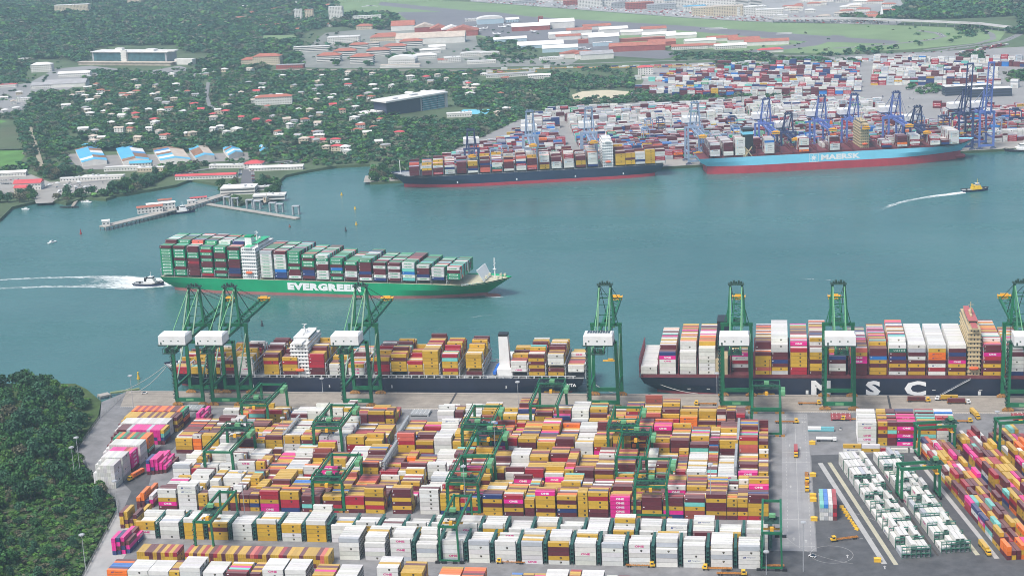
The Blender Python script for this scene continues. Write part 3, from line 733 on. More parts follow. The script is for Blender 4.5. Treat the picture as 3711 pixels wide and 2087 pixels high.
mk_.build('draught_marks',wht,S1)
# ---------- the half-empty ship at the left of the near quay (bow to the left)
LF=343; OF=(-144.5,1172+21.5)
S2=make_ship('container_ship','part-loaded black container ship with slim white funnel at the left of the near quay',OF,math.pi,LF,43,-2.2,10.1,15.5,navyh,redbt,steelg,bow=.88)
def uf(S,z=16): return OF[0]-gxs(S,1172,z)      # distance from the stern
def fbx(sx): return uf(sx)-12.19
fl=[(676,'RR'),(708,'YY.'),(742,'YYB'),(804,'BRYB'),(862,'WWWWW'),(956,'YYYRYB'),(1024,'BYYRY'),(1121,'BBRRRR'),(1193,'WWW'),(1262,'WWY'),(1356,'BRRBY'),(1418,'.YYYBY'),(1486,'BYYR'),(1533,'YYYYYYY'),(1603,'YRYYTR'),(1689,'B.YYYY'),(1851,'.WWW'),(1916,'YBYBYBY'[:6]),(1986,'YB.WWWW'[:6]),(2058,'.WW')]
bl2=[]; last=None
for s,c in fl[::-1]:
    u=fbx(s)
    if last is not None and u<last+12.5: u=last+12.5
    last=u; bl2.append((u,12.19,c,dict(e=0,r1=17)))
ship_bays(OF,math.pi,43,12.6,bl2,1,'feeder','m',2.45,2.75,prof=lambda b,r: random.choice([0,0,0,-1,1,1]) if r>3 else 0,palf=pal('Y45B26R12W14T3'),coher=.6)
for u,L,c,o in bl2: lashing(u-.9,42,10.1,21.5,mat('lashing_grey',(.5,.52,.53),.5,.15,.3),S2,near=1)
rails(S2,LF,43,10.1,mat('lashing_grey',(.5,.52,.53)),1)
u=uf(1118); bridge(S2,u,u+14,43,10.1,47,37,wht,wht,9,.9,.4,near=1)
u=uf(1846); funnel(S2,u,u+8.5,8,15.5,10.1,42,wht,blk,1.5)
eb=MB(); eb.box(u-2,-20,10.1,u+10,20,17); eb.box(u,-14,17,u+8,12,21); eb.build('engine_casing',wht,S2)
bw=MB(); 
for i in range(12): bw.beam((LF-56,-17+i*3,15),(LF-60,-17+i*3,24),.35)
bw.box(LF-60.5,-18.5,22,LF-60.2,18.5,24.5); bw.box(LF-57,-18.5,12,LF-56,18.5,20); bw.build('breakwater',wht,S2)
fm=MB(); fm.beam((LF-16,0,14),(LF-16,0,30),.9); fm.beam((LF-16,-3,25),(LF-16,3,25),.4)
for x in (-30,-24,-12,-8): fm.cyl((LF+x,4),1.2,14.2,15.8,8); fm.cyl((LF+x,-4),1.2,14.2,15.8,8)
fm.build('foremast',wht,S2)
Lt=MB(); text_mb('MSC RITA',(14,21.62,3.8),(-1,0,0),(0,0,1),2.6,1.1,.03,mb=Lt)
for k,uu in enumerate((60,150,200,262)): text_mb('8',(uu,21.62,2),(-1,0,0),(0,0,1),2.6,.7,.0,mb=Lt)
Lt.build('hull_lettering',letw,S2)
# blue tank wagons carried by the funnel
for k in range(4):
    o=empty('blue_truck',(OF[0]-(uf(1790)-1),1175+k*5.5,12.7),R(75)); b=MB(); b.box(-3.2,-1.2,.6,2.2,1.2,3.2); b.box(2.3,-1.1,.5,3.8,1.1,2.6); b.build('body',mat('truck_blue',(.02,.14,.55),.4),o)
    w=MB(); 
    for x in (-2.3,-.8,2.8): w.box(x-.45,-1.25,0,x+.45,1.25,.7)
    w.build('wheels',blk,o); tag(o,f"bright blue tank truck lashed on deck beside slim white funnel, {['nearest the quay','second from quay side','third from quay side','farthest from quay'][k]}",'truck','blue trucks on the deck')
# ---------- the green ship under way
EA=(-601.0,1483.9); EBp=(-249,1439.9); aE=yaw_of(EA,EBp); LE=335; BE=45.8
nE=(-math.sin(aE),math.cos(aE)); OE=(EA[0]+nE[0]*BE/2,EA[1]+nE[1]*BE/2); LE=math.dist(EA,EBp)+2
S3=make_ship('container_ship','bright green container ship fully stacked with boxes, sailing mid-channel with a tug astern',OE,aE,LE,BE,-.6,11.5,15.6,greenh,pinkbt,mat('deck_cream',(.5,.48,.35),.6),bow=.86,rake=.06)
bulb(S3,LE,BE,pinkbt,3.2,LE*.925,-4.0)
EC=['GGGGGGGGGB','GGBGGBGGGB','BBBBRBGGBB','RGGBBGBGRG','GBGBBGBBGG','BNNBBBGGGB',None,'WWWWWWWWg','NNUWWWWWB','WBBGBGGGG','BNNBGGBG','WWWBBWGW','GBGUBGG','BWWBBG','WBNBBBG','NWBBWB','BWWBWB','TWUTWW','WNBBW','NWWW','GGBW']
pitch=14.55; be=[]; u=3.0
for i,c in enumerate(EC):
    if c is None: bxE=u; u+=19.5; continue
    be.append((u,12.19,c,dict(e=0,dz=(0 if i<17 else (i-16)*.8)))); u+=pitch
    if len(be)>0 and i==19: u+=1
ship_bays(OE,aE,BE,13.6,be,-1,'evg','e',2.5,2.9 if False else 2.95,prof=lambda b,r:(1 if (b<6 and r>4) else 0),palf=pal('G42B30W12N4R3T6F6g3'),coher=.6)
for k in be: lashing(k[0]-1.2,44.5,11.5,19.5,steelg,S3)
bridge(S3,bxE,bxE+15,45.8,11.5,55,42.5,wht,mat('roof_green',(.03,.42,.2),.5),9,.96,.6)
funnel(S3,bxE+1,bxE+8,-14,-6,43,51,wht,mat('hull_green',(0,0,0)))
bs=MB(); bs.add([(LE-25,-12,13),(LE-25,12,13),(LE-31,14,24),(LE-31,-14,24),(LE-24.4,-12,13),(LE-24.4,12,13),(LE-30.4,14,24),(LE-30.4,-14,24)],[(0,3,2,1),(4,5,6,7),(0,4,7,3),(1,2,6,5),(3,7,6,2)]); bs.build('breakwater',wht,S3)
fm=MB(); x=LE-17; fm.beam((x,0,14),(x,0,33),.9); fm.beam((x,-4,27),(x,4,27),.5); fm.beam((x,-2.5,30),(x,2.5,30),.4); fm.box(x-1.5,-1.5,22,x+1.5,1.5,22.6); fm.build('foremast',wht,S3)
fg=MB()
for xx in (-28,-24,-13,-9): 
    for y in (-6,6): fg.cyl((LE+xx,y),1.3,14.5,16.6,8)
fg.build('windlass',mat('deck_cream2',(.6,.58,.42),.6),S3)
def along_near(sx,z,A,Bp,f=gxy):      # distance from A of the point on the near side plane seen at column sx and height z
    lo,hi=-50,450; d=math.dist(A,Bp); e=((Bp[0]-A[0])/d,(Bp[1]-A[1])/d)
    for _ in range(40):
        m=(lo+hi)/2
        if proj((A[0]+e[0]*m,A[1]+e[1]*m,z))[0]<sx: lo=m
        else: hi=m
    return lo
Lt=MB(); x0=along_near(1042,6,EA,EBp); x1=along_near(1308,6,EA,EBp)
V,F=text_tris('EVERGREEN',1,1,.07,1.12); wd=V[:,0].max()-V[:,0].min()
text_mb('EVERGREEN',((x0+x1)/2,-BE/2-.07,2.3),(1,0,0),(0,0,1),7.3,(x1-x0)/7.3/wd,.07,1.12,mb=Lt)
Lt.build('hull_lettering',letw,S3)
Lt=MB(); text_mb('EVER LEADING',(LE-33,-19.0,11.3),(1,.5,0),(0,-.12,1),1.9,1.35,.03,mb=Lt); Lt.build('ship_name',wht,S3)
# ---------- the sky-blue ship at the far quay
MA=fq(e1at(2541,-56,9)-2,-56); MBp=fq(e1at(3528,-29,20),-56); aM=yaw_of(MA,MBp); LMa=math.dist(MA,MBp); BM=53.5
nM=(-math.sin(aM),math.cos(aM)); OMa=(MA[0]+nM[0]*BM/2,MA[1]+nM[1]*BM/2)
S4=make_ship('container_ship','sky-blue container ship with white star emblem and red underside, at right of far quay',OMa,aM,LMa,BM,6.5,17.8,22.0,blueh,redbt2,maroon,bow=.87,rake=.04)
bulb(S4,LMa,BM,redbt2,4.2,LMa*.93,-.5)
hc=MB(); hc.box(20,-24,17.8,300,24,19.9); hc.build('hatch_coaming',maroon,S4)
sb=[(14,'WWWBBW',dict(e=0,mono=0)),(31,'WWBBBB',dict()),(46,'WWWWWWWW',dict(r1=9)),(83,'WWWWWUW',dict(r1=8)),(72,'BBBBB',dict(r0=14,r1=20)),(127,'OWBWWW',dict(r1=9)),(166,'WWWRBB',dict(r1=6)),(160,'WW',dict(r0=8,r1=16)),(232,'NRW',dict(r1=9)),(252,'WOBBB',dict(r1=7)),(246,'WWW',dict(r0=9,r1=18)),(268,'RWRWW',dict(r1=8)),(294,'WWRW',dict(r1=8)),(308,'NB',dict(r1=10)),(318,'WWWWWW',dict(r1=15))]
ship_bays(OMa,aM,BM,20.4,[(u,12.19,c,o) for u,c,o in sb],-1,'mk','b',2.5,2.75,palf=pal('W45B30g12R6N3'),coher=.5)
for i,u in enumerate(np.arange(12,312,15.2)):
    if 50<u<66 or 205<u<222: continue
    lashing(u,52,17.8,29,maroon,S4)
bxm=along_near(2471+.483*1350,22,MA,MBp); bridge(S4,bxm,bxm+11,53.5,18,62,50,cream,cream,9,.72,.4)
fx=along_near(2471+.483*462,22,MA,MBp); fo=funnel(S4,fx,fx+13,-24,-9,26,51,blk,blk); r=MB(); r.box(fx-.15,-24.2,45.5,fx+13.15,-8.8,49); r.build('funnel_band',blueh,fo)
cs=MB(); cs.box(fx,-25,17.8,fx+6,20,27); cs.beam((fx+2,-26,18),(fx+11,-26,30),1.2); cs.beam((fx+11,-26,18),(fx+2,-26,30),1.2); cs.build('engine_casing',cream,S4)
Lt=MB(); x0=along_near(2471+.483*1045,12,MA,MBp); x1=along_near(2471+.483*1338,12,MA,MBp); V,F=text_tris('MAERSK',1,1,.05,1.05); wd=V[:,0].max()-V[:,0].min()
text_mb('MAERSK',((x0+x1)/2,-BM/2-.08,8.6),(1,0,0),(0,0,1),6.8,(x1-x0)/6.8/wd,.05,1.05,mb=Lt)
xs=along_near(2471+.483*990,12,MA,MBp); s=6.0
for (a0,b0,a1,b1) in ((-s,-s,s,-s+.5),(-s,s-.5,s,s),(-s,-s,-s+.5,s),(s-.5,-s,s,s)): Lt.box(xs+a0,-BM/2-.1,12+b0*.9,xs+a1,-BM/2-.05,12+b1*.9)
st=[(xs,-BM/2-.08,12)]+[(xs+(4.9 if i%2==0 else 1.8)*math.sin(i*math.pi/7),-BM/2-.08,12+(4.9 if i%2==0 else 1.8)*math.cos(i*math.pi/7)) for i in range(14)]
Lt.add(st,[(0,(i%14)+1,((i-1)%14)+1) for i in range(1,15)]); Lt.build('hull_lettering',letw,S4)
fm=MB(); fm.beam((LMa-28,0,19),(LMa-28,0,46),1.4); fm.build('foremast',cream,S4)
# ---------- the dark blue ship at the far quay (bow to the left)
NA=fq(e1at(1416,-25,17.5),-48); NB=fq(e1at(2406,-48,8),-48); aN=yaw_of(NB,NA); LN=math.dist(NA,NB); BN=46
dN=(math.cos(aN),math.sin(aN)); ON=(NB[0]+dN[1]*BN/2*1,NB[1]-dN[0]*BN/2*1)
S5=make_ship('container_ship','dark blue container ship with red waterline and white bridge, berthed left on the far quay',ON,aN,LN,BN,.4,12.0,16.5,mat('hull_dark_blue',(.02,.035,.075),.4,.2,.06),redbt2,steelg,bow=.88,rake=.04)
def un(c2x): return LN-along_near(1240+.483*c2x,14,NA,NB)
nb=[(505,'BBBB'),(600,'BBYW'),(685,'RBBWY'),(772,'WWNWR'),(860,'BBBBB'),(945,'WNBYY'),(1037,'FFBNB'),(1127,'FDWWR'),(1215,'WBBBFB'),(1308,'WWRNWF'),(1390,'RFBBB'),(1483,'YYBWWW'),(1572,'WWWBB'),(1665,'WWWWRR'),(1755,'BYYBB'),(1845,'NWWWWW'),(2052,'YYYYYB'),(2100,'YYBYY'),(2150,'WNWWW'),(2235,'YYYYYY'),(2330,'WRRWWB')]
bl5=[]; last=1e9
for c,s in nb:
    u=un(c)-12.4
    if u>last-12.6: u=last-12.6
    last=u; bl5.append((u,12.19,s,{}))
ship_bays(ON,aN,BN,14.2,bl5,1,'nv','b',2.45,2.9,prof=lambda b,r:random.choice([0,0,0,1,-1]) if r>2 else 0,palf=pal('B34W22g8R8Y12F6N5T3U2'),coher=.55)
for u,L,c,o in bl5: lashing(u-.7,44,12,20.5,steelg,S5,.6,1)
u=un(2035); bridge(S5,u,u+13,46,12,52,44,wht,wht,9,.94,.4,near=1)
fm=MB(); fm.beam((LN-12,0,13),(LN-12,0,31),.9); fm.build('foremast',wht,S5)
Lt=MB(); 
for c2 in (865,1310,1750,2110): Lt.box(LN-along_near(1240+.483*c2,4,NA,NB)-.8,BN/2+.02,2,LN-along_near(1240+.483*c2,4,NA,NB)+.8,BN/2+.1,4.2)
text_mb('HYUNDAI',(LN-24,BN/2-3.6,13),(-1,.33,0),(0,.1,1),1.8,1.2,.02,mb=Lt); Lt.build('hull_lettering',letw,S5)
# ================================================================== quay cranes
def crane_mats(tone):
    if tone=='green': return dict(m=mat('crane_green',(.008,.14,.06),.42,.2,.4,dirt=.35,dcol=(.03,.10,.06)),lt=mat('crane_light_green',(.14,.36,.17),.42,.15,.5),h=wht,b=mat('bogie_orange',(.38,.19,.05),.7,.5,1.5,dirt=.9,dcol=(.05,.04,.03)),dk=mat('crane_dark_works',(.02,.06,.045),.6,.4,.8),y=mat('spreader_yellow',(.75,.4,.03),.5))
    if tone=='blue': return dict(m=mat('crane_blue',(.12,.18,.48),.45,.15,.3),lt=mat('crane_pale_blue',(.25,.34,.55),.45,.15,.3),h=wht,b=mat('bogie_grey',(.1,.12,.2),.6),dk=mat('crane_dark_blue',(.05,.07,.18),.6),y=mat('spreader_yellow',(.75,.4,.03)))
    if tone=='navy': return dict(m=mat('crane_navy',(.045,.06,.16),.5,.15,.3),lt=mat('crane_navy2',(.06,.08,.2),.5),h=wht,b=mat('bogie_grey',(.1,.12,.2)),dk=mat('crane_navy3',(.03,.04,.1),.6),y=mat('spreader_yellow',(.75,.4,.03)))
    return dict(m=mat('crane_slate',(.27,.36,.50),.45,.15,.3),lt=mat('crane_slate2',(.35,.44,.56),.45),h=wht,b=mat('bogie_grey',(.1,.12,.2)),dk=mat('crane_slate3',(.18,.25,.36),.6),y=mat('spreader_yellow',(.75,.4,.03)))
def quay_crane(tone,S=1.0,gauge=30,hgt=57,apex=86,out=82,detail=True,boom_up=False,number=None,half=10.2,solar=False):
    M=crane_mats(tone); t=empty('quay_crane'); w=half; G=gauge; z=hgt
    def part(name,mb,m,p=t): return mb.build(name,m,p)
    for sx in (-1,1):
        a=MB(); a.beam((sx*(w+.3),0,3.5),(sx*(w-.4),0,z-5),2.4,2.0); la=part('leg',a,M['m'])
        b=MB(); b.beam((sx*(w+.3),G,3.5),(sx*(w+.2),G,z),2.4,2.0); part('leg',b,M['m'])
        if number and sx==1 or (number and sx==-1):
            n=MB(); text_mb(number,(sx*(w+.1),-.85,21),(1,0,0),(0,0,1),1.9,1.0,.03,mb=n); part('crane_number',n,wht,la)
        br=MB(); br.beam((sx*w,.5,15),(sx*w,G-.5,15),1.3,2.2); br.beam((sx*w,1,16),(sx*w,G-.5,z-8),.9); part('portal_brace',br,M['m'])
        for y in (0,G):
            bo=MB()
            for k in (-3.2,-1.1,1.1,3.2):
                bo.box(sx*w+k-.9,y-.7,.35,sx*w+k+.9,y+.7,1.5); bo.cyl((sx*w+k,y),.45,0,.5,6)
            bo.add([(sx*w-4.2,y-.55,1.5),(sx*w+4.2,y-.55,1.5),(sx*w+4.2,y+.55,1.5),(sx*w-4.2,y+.55,1.5),(sx*w-1,y-.5,3.4),(sx*w+1,y-.5,3.4),(sx*w+1,y+.5,3.4),(sx*w-1,y+.5,3.4)],[(0,1,5,4),(1,2,6,5),(2,3,7,6),(3,0,4,7),(4,5,6,7)])
            part('bogie',bo,M['b'])
    for y in (0,G):
        s=MB(); s.box(-w,y-.8,3.4,w,y+.8,6.2); part('sill_beam',s,M['m'])
    sg=MB(); sg.box(-3,-.86,4.0,3,-.8,5.8); part('sign_board',sg,M['lt'])
    ub=MB(); ub.box(-w-1.6,G-1.1,z-2.4,w+1.6,G+1.1,z); part('portal_beam',ub,M['m']); ub=MB(); ub.box(-w,-1,z-7,w,1,z-5); part('portal_beam',ub,M['m'])
    gi=MB()
    for x in (-3.6,3.6): gi.box(x-.7,-31,z-5,x+.7,G+3,z-2.6)
    for y in range(-30,int(G),6): gi.box(-3.6,y,z-4.6,3.6,y+.5,z-4)
    part('girder',gi,M['m'])
    # apex frame
    ap=MB()
    for sx in (-1,1):
        ap.beam((sx*6.4,G-2,z),(sx*4.2,G+1,apex),1.7); ap.beam((sx*4.2,8,z-2.6),(sx*4.2,G,apex-.5),1.1)
        if detail: ap.beam((sx*w*.86,G,z),(sx*4.0,G+1,apex-10),.6)
    ap.beam((-4.5,G+1,apex-10),(4.5,G+1,apex-10),.7); ap.beam((-5,G+1,apex),(5,G+1,apex),.9)
    for k in range(3): ap.beam((-5+k*.5,G,z+6+8*k),(5-k*.5,G,z+6+8*k),.45)
    part('apex_frame',ap,M['m'])
    sh=MB(); sh.box(-5.8,G-2.2,apex,5.8,G+3.2,apex+.6)
    for k in range(5): sh.cyl((-3.6+k*1.8,G+(.8 if k%2 else -.4)),.75,apex+.6,apex+2.4+(k%2)*.6,7)
    for sx in (-5.6,5.6): sh.beam((sx,G-2,apex+1.6),(sx,G+3,apex+1.6),.15); sh.beam((sx,G-2,apex+.6),(sx,G-2,apex+1.7),.15)
    part('sheave_platform',sh,M['dk'])
    st=MB()
    for sx in (-1,1): st.beam((sx*4,G,apex-1),(sx*3.8,-26,z-2.6),.55); 
    part('back_stay',st,M['lt'])
    # boom
    if not boom_up:
        def P(y,x,dz=0): return (x,y,z-4+dz)
        end=(lambda L: (0,L))
        bm=MB(); y0,y1=G+3,G+out
        for x in (-3.6,3.6): bm.beam((x,y0,z-3.8),(x,y1,z-3.8),1.6,2.4)
        n=8
        for k in range(n):
            a=y0+(y1-y0)*k/n; b=y0+(y1-y0)*(k+1)/n; s=1 if k%2 else -1
            bm.beam((s*3.6,a,z-3),(-s*3.6,b,z-3),.4); bm.beam((-3.6,b,z-3),(3.6,b,z-3),.45)
        part('boom',bm,M['m'])
        tp=MB(); tp.box(-4.8,y1-2.5,z-4.5,4.8,y1+1,z-3); tp.box(-5.2,y1-3,z-2.2,5.2,y1+1.2,z-1.9); tp.beam((-5,y1,z-2.2),(-5,y1,z-.8),.2); tp.beam((5,y1,z-2.2),(5,y1,z-.8),.2); tp.box(-3,y1-2,z-1.9,3,y1,z-.6)
        part('boom_tip',tp,M['y'])
        fs=MB()
        for sx in (-1,1):
            for fy in (.42,.88): fs.beam((sx*3.9,G+1,apex-.5),(sx*3.6,y0+(y1-y0)*fy,z-2.5),.42 if fy<.6 else .3)
        part('fore_stay',fs,M['dk'])
    else:
        bm=MB(); yb=G+3; zt=z+out*.97; yt=yb+out*.14
        for x in (-3.6,3.6): bm.beam((x,yb,z-3),(x,yt,zt),1.3,2.0)
        n=8
        for k in range(n):
            a=k/n; b=(k+1)/n; s=1 if k%2 else -1
            bm.beam((s*3.6,yb+(yt-yb)*a,z-3+(zt-z+3)*a),(-s*3.6,yb+(yt-yb)*b,z-3+(zt-z+3)*b),.4); bm.beam((-3.6,yb+(yt-yb)*b,z-3+(zt-z+3)*b),(3.6,yb+(yt-yb)*b,z-3+(zt-z+3)*b),.5)
        bm.box(-4.4,yt-1.4,zt-1,4.4,yt+1.4,zt+1.2); part('boom',bm,M['m'])
    # machinery house
    h=MB(); h.box(-11,-24,z-1.2,10,-9,z+5.4); h.add([(-11,-24,z+5.4),(10,-24,z+5.4),(10,-9,z+5.4),(-11,-9,z+5.4),(-10,-20,z+6.6),(9,-20,z+6.6),(9,-13,z+6.6),(-10,-13,z+6.6)],[(0,1,5,4),(1,2,6,5),(2,3,7,6),(3,0,4,7),(4,5,6,7)])
    ho=part('machinery_house',h,M['h'])
    d=MB(); 
    for x in (-7,-1,4.5): d.box(x-.5,-24.07,z+1.4,x+.5,-24,z+2.3)
    d.box(-9.6,-24.07,z-1,-8.6,-24,z+1); d.box(-11.6,-24.6,z-2.0,10.6,-8.4,z-1.25); part('vents',d,M['dk'],ho)
    if solar:
        sp=MB(); 
        for k in range(9): sp.box(-8.5+k*1.85,-19.4,z+6.62,-6.9+k*1.85,-13.6,z+6.72)
        part('solar_panels',sp,glass,ho)
    # rear end works
    rng=random.Random(5); rr=MB(); rr.box(-5,-33,z-5.6,5,-24.6,z-5.2)
    for k in range(16 if detail else 5):
        x=rng.uniform(-4.4,3.4); y=rng.uniform(-32.5,-26); zz=z-5.2+rng.uniform(0,3); rr.box(x,y,zz-rng.uniform(.3,2.6),x+rng.uniform(.5,1.8),y+rng.uniform(.5,1.6),zz+rng.uniform(.3,1.6))
    for x in (-4.8,4.8): rr.beam((x,-33,z-5.2),(x,-33,z-1.5),.25); rr.beam((x,-33,z-1.5),(x,-25,z-1.5),.2)
    rr.beam((-4.8,-33,z-1.5),(4.8,-33,z-1.5),.2); part('rear_works',rr,M['dk'])
    # stairs up one leg
    if detail:
        s=MB(); x=-w-1.6
        k=0; zz=3.5
        while zz<z-8:
            s.beam((x,-1.4 if k%2 else 1.4,zz),(x,1.4 if k%2 else -1.4,zz+3),.7,.25); s.box(x-.9,-2,zz+2.9,x+.9,2,zz+3.1); s.box(x-.9,-2,zz+3.9,x-.8,2,zz+4.05)
            zz+=3; k+=1
        part('stair_tower',s,M['dk'])
    # trolley, cab and spreader
    tr=MB(); ty=rng.uniform(G+2,G+30) if not boom_up else 12; tr.box(-4.4,ty-4,z-6.4,4.4,ty+4,z-5.2); part('trolley',tr,M['dk'])
    cb=MB(); cb.box(2,ty-6,z-9.5,4.6,ty-3.4,z-6.6); part('operator_cab',cb,M['lt'])
    sp=MB(); zs=19; sp.box(-6,ty-1.1,zs,6,ty+1.1,zs+.6); sp.box(-2.2,ty-1,zs+.6,2.2,ty+1,zs+1.9); so_=part('spreader',sp,M['y'])
    rp=MB(); 
    for x in (-2,2):
        for y in (-.9,.9): rp.beam((x,ty+y,zs+1.8),(x*1.2,ty+y,z-6),.14)
    part('hoist_ropes',rp,M['dk'],so_)
    return t
YL=1133.6
def mid(S0,S1,y): a=g(S0,y); b=g(S1,y); return (a[0]+b[0])/2
QC=[(mid(660,757,1452),'21','leftmost of all, over the bow of the part-loaded ship'),(mid(790,887,1452),'22','second from left, beside the leftmost crane'),(mid(1262,1368,1452),'23','third from left, over the middle of the part-loaded ship'),
    (-125.2,'24','with solar panels on its white house, between the two ships'),(-28.5,'25','first over the huge black ship, by the truck road'),(mid(2983,3099,1474),'26','second over the huge black ship'),(mid(3640,3760,1474),'27','at the right edge of the photo')]
for i,(x,no,lb) in enumerate(QC):
    c=quay_crane('green',number=no,solar=(no=='24')); c.location=(x,YL,0)
    tag(c,'tall green quay crane '+lb,'quay crane','green ship-to-shore cranes on the near quay')
# ================================================================== yard gantry cranes (near terminal)
def yard_crane(style='big',trolley=.1,half=9.6,span=48,hgt=21.5,tail=0):
    M=crane_mats('green'); t=empty('yard_crane'); big=style=='big'
    for sx in (-1,1):
        for y in (0,span):
            a=MB(); k=1 if y==0 else -1; a.beam((sx*(half+.5),y,1.6),(sx*half,y+k*.4,hgt-1.6),1.7 if big else 1.0,1.5); part_=a.build('leg',M['m'],t)
        gdr=MB(); gdr.box(sx*half-.6,-1,hgt-1.8,sx*half+.6,span+1,hgt); gdr.box(sx*half-1.3,-1,hgt,sx*half-1.1,span+1,hgt+1.0) if big else None
        gdr.build('girder',M['m'],t)
    for y in (0,span):
        b=MB(); b.box(-half,y-.5,hgt-1.7,half,y+.5,hgt-.3); b.box(-half,y-.45,1.6,half,y+.45,3.0) if big else b.box(-half,y-.4,1.5,half,y+.4,2.4); b.build('cross_beam',M['m'],t)
        bo=MB()
        for sx in (-1,1):
            for k in (-2,2): bo.box(sx*half+k-1.3,y-.6,0,sx*half+k+1.3,y+.6,1.5)
        bo.build('bogie',M['b'] if big else blk,t)
    up=MB(); ty=span*trolley
    for y in (ty-6,ty+6): up.beam((-half,y,hgt+3.2),(half,y,hgt+3.2),.55)
    for sx in (-1,1): up.beam((sx*half,ty-6,hgt+3.2),(sx*half,ty+6,hgt+3.2),.55); [up.beam((sx*half,y,hgt),(sx*half,y,hgt+3.2),.5) for y in (ty-6,ty+6)]
    if big: up.build('trolley_frame',M['m'],t)
    rng=random.Random(int(trolley*97)+3); w=MB(); w.box(-half+.8,ty-5,hgt+.2,half-.8,ty+5,hgt+.5)
    for k in range(26 if big else 9):
        x=rng.uniform(-half+1,half-3); y=rng.uniform(ty-4.6,ty+3); w.box(x,y,hgt+.5,x+rng.uniform(.6,2.4),y+rng.uniform(.5,2),hgt+.5+rng.uniform(.5,2.4))
        if k%2: w.beam((x,y,hgt+.6),(x+rng.uniform(-3,3),y+rng.uniform(-3,3),hgt+2.6),.25)
    w.build('trolley_works',M['dk'],t)
    hs=MB(); hs.box(-1.5,ty-1,hgt+2.2,2.2,ty+1.8,hgt+4.2); hs.build('hoist_house',M['lt'],t)
    if big:
        for k in range(2):
            cbx=MB(); cbx.box(half+.8,span*.62+k*6.2,hgt-1.9,half+3.8,span*.62+k*6.2+5,hgt+1.1); cbx.build('electrical_cabin',M['lt'],t)
    cab=MB(); cab.box(-.9,ty-7.6,hgt-3.6,1.1,ty-5.4,hgt-1.2); cab.build('operator_cab',M['y'],t)
    sp=MB(); zs=hgt-5.2; sp.box(-6,ty-1.1,zs,6,ty+1.1,zs+.5); sp.box(-2,ty-.9,zs+.5,2,ty+.9,zs+1.5); so_=sp.build('spreader',M['y'],t)
    rp=MB(); [rp.beam((x,ty+y,zs+1.4),(x,ty+y,hgt+.3),.12) for x in (-1.8,1.8) for y in (-.8,.8)]; rp.build('hoist_ropes',M['dk'],so_)
    ld=MB(); 
    for k in range(6): ld.box(-half-1.5,-1.2,3+k*3,-half-.6,1.2,3.15+k*3); ld.beam((-half-1,-1 if k%2 else 1,3+k*3),(-half-1,1 if k%2 else -1,6+k*3),.4,.15)
    ld.build('ladder',M['dk'],t)
    return t
YC=[(-76,930.2,.12,'over the tall front block, right of the magenta stack'),(-92,980.5,.86,'over the third block, second from right'),(-102,1029.6,.12,'over the second block, behind the one second from right'),(-193,930.2,.1,'over the middle of the tall front block, holding a maroon box'),
    (-191,980.5,.84,'over the middle of the third block'),(-202,1029.6,.1,'over the middle of the second block'),(-162,1079,.9,'over the block nearest the quay, middle'),(-369,980.5,.88,'over the third block, far left'),(-280,930.2,.1,'over the tall front block, left of centre'),
    (-307,1029.6,.12,'over the second block, left'),(-374,1076,.12,'at the left end of the block nearest the quay'),(-7,1077,.9,'straddling the truck road end beside the quay')]
for i,(x,y,tr,lb) in enumerate(YC):
    c=yard_crane('big',tr); c.location=(x,y,0); tag(c,'green rail yard crane '+lb,'yard crane','green yard gantry cranes')
for (sx,sy,lb) in ((1245+.483*10+400,1387+.483*1262,'at the middle'),(1600*.483+20,1387+.483*1190,'at the left'),(2471+.483*675,1387+.483*1240,'at the right end')):
    X,Y=g(sx,sy); c=yard_crane('small',.32,half=5.2,span=47,hgt=24); c.location=(X,858.2,0); tag(c,'slim dark green gantry crane over the reefer blocks, '+lb,'yard crane','slim gantry cranes over the reefers')
for (u,v,lb) in ((62,23,'over the right slanted reefer lane, trolley at its right leg'),(-8,54,'at the far end of the slanted dry lane'),(-8,108,'at the far right edge of the slanted yard')):
    x,y=dl(u,v); c=yard_crane('small',.92,half=4.6,span=24,hgt=21.5); c.location=(x,y,0); c.rotation_euler=(0,0,R(-90+11.4)); tag(c,'green rubber-tyred gantry crane '+lb,'yard crane','tyred gantries in the slanted yard')
# ================================================================== far quay cranes
fQ=[(1240+.483*965,2.0,'navy','small navy crane at the left end of the far quay'),(1240+.483*1405,1,'slate','pale blue crane behind the dark blue ship, left'),(1240+.483*1840,1,'slate','pale blue crane behind the dark blue ship, near its bridge'),
    (2471+.483*75,1,'slate','pale blue crane between the two far ships'),(2471+.483*600,1,'blue','blue crane over the stern of the sky-blue ship'),(2471+.483*765,2,'navy','short navy crane beside the sky-blue stern crane'),(2471+.483*1010,1,'blue','blue crane over the middle of the sky-blue ship'),
    (2471+.483*1250,1,'blue','blue crane just left of the cream bridge tower'),(2471+.483*1560,1,'blue','blue crane right of the cream bridge tower'),(2471+.483*1720,2,'navy','short navy crane over the forward holds of the sky-blue ship'),(2471+.483*2080,3,'navy','navy crane with raised boom near the sky-blue bow'),(2471+.483*2235,4,'blue','blue crane with raised boom right of the sky-blue bow')]
for sx,k,tone,lb in fQ:
    e=e1at(sx,34,45)
    kw=dict(hgt=50,apex=80,out=64,detail=False,half=9)
    if k==2 or k==2.0: kw=dict(hgt=37,apex=60,out=45,detail=False,half=9)
    if k>=3: kw=dict(hgt=50,apex=80,out=66,detail=False,half=9,boom_up=True)
    c=quay_crane(tone,**kw); x,y=fq(e,34.0); c.location=(x,y,0); c.rotation_euler=(0,0,aQ+math.pi)
    tag(c,lb,'quay crane','blue ship-to-shore cranes on the far quay')
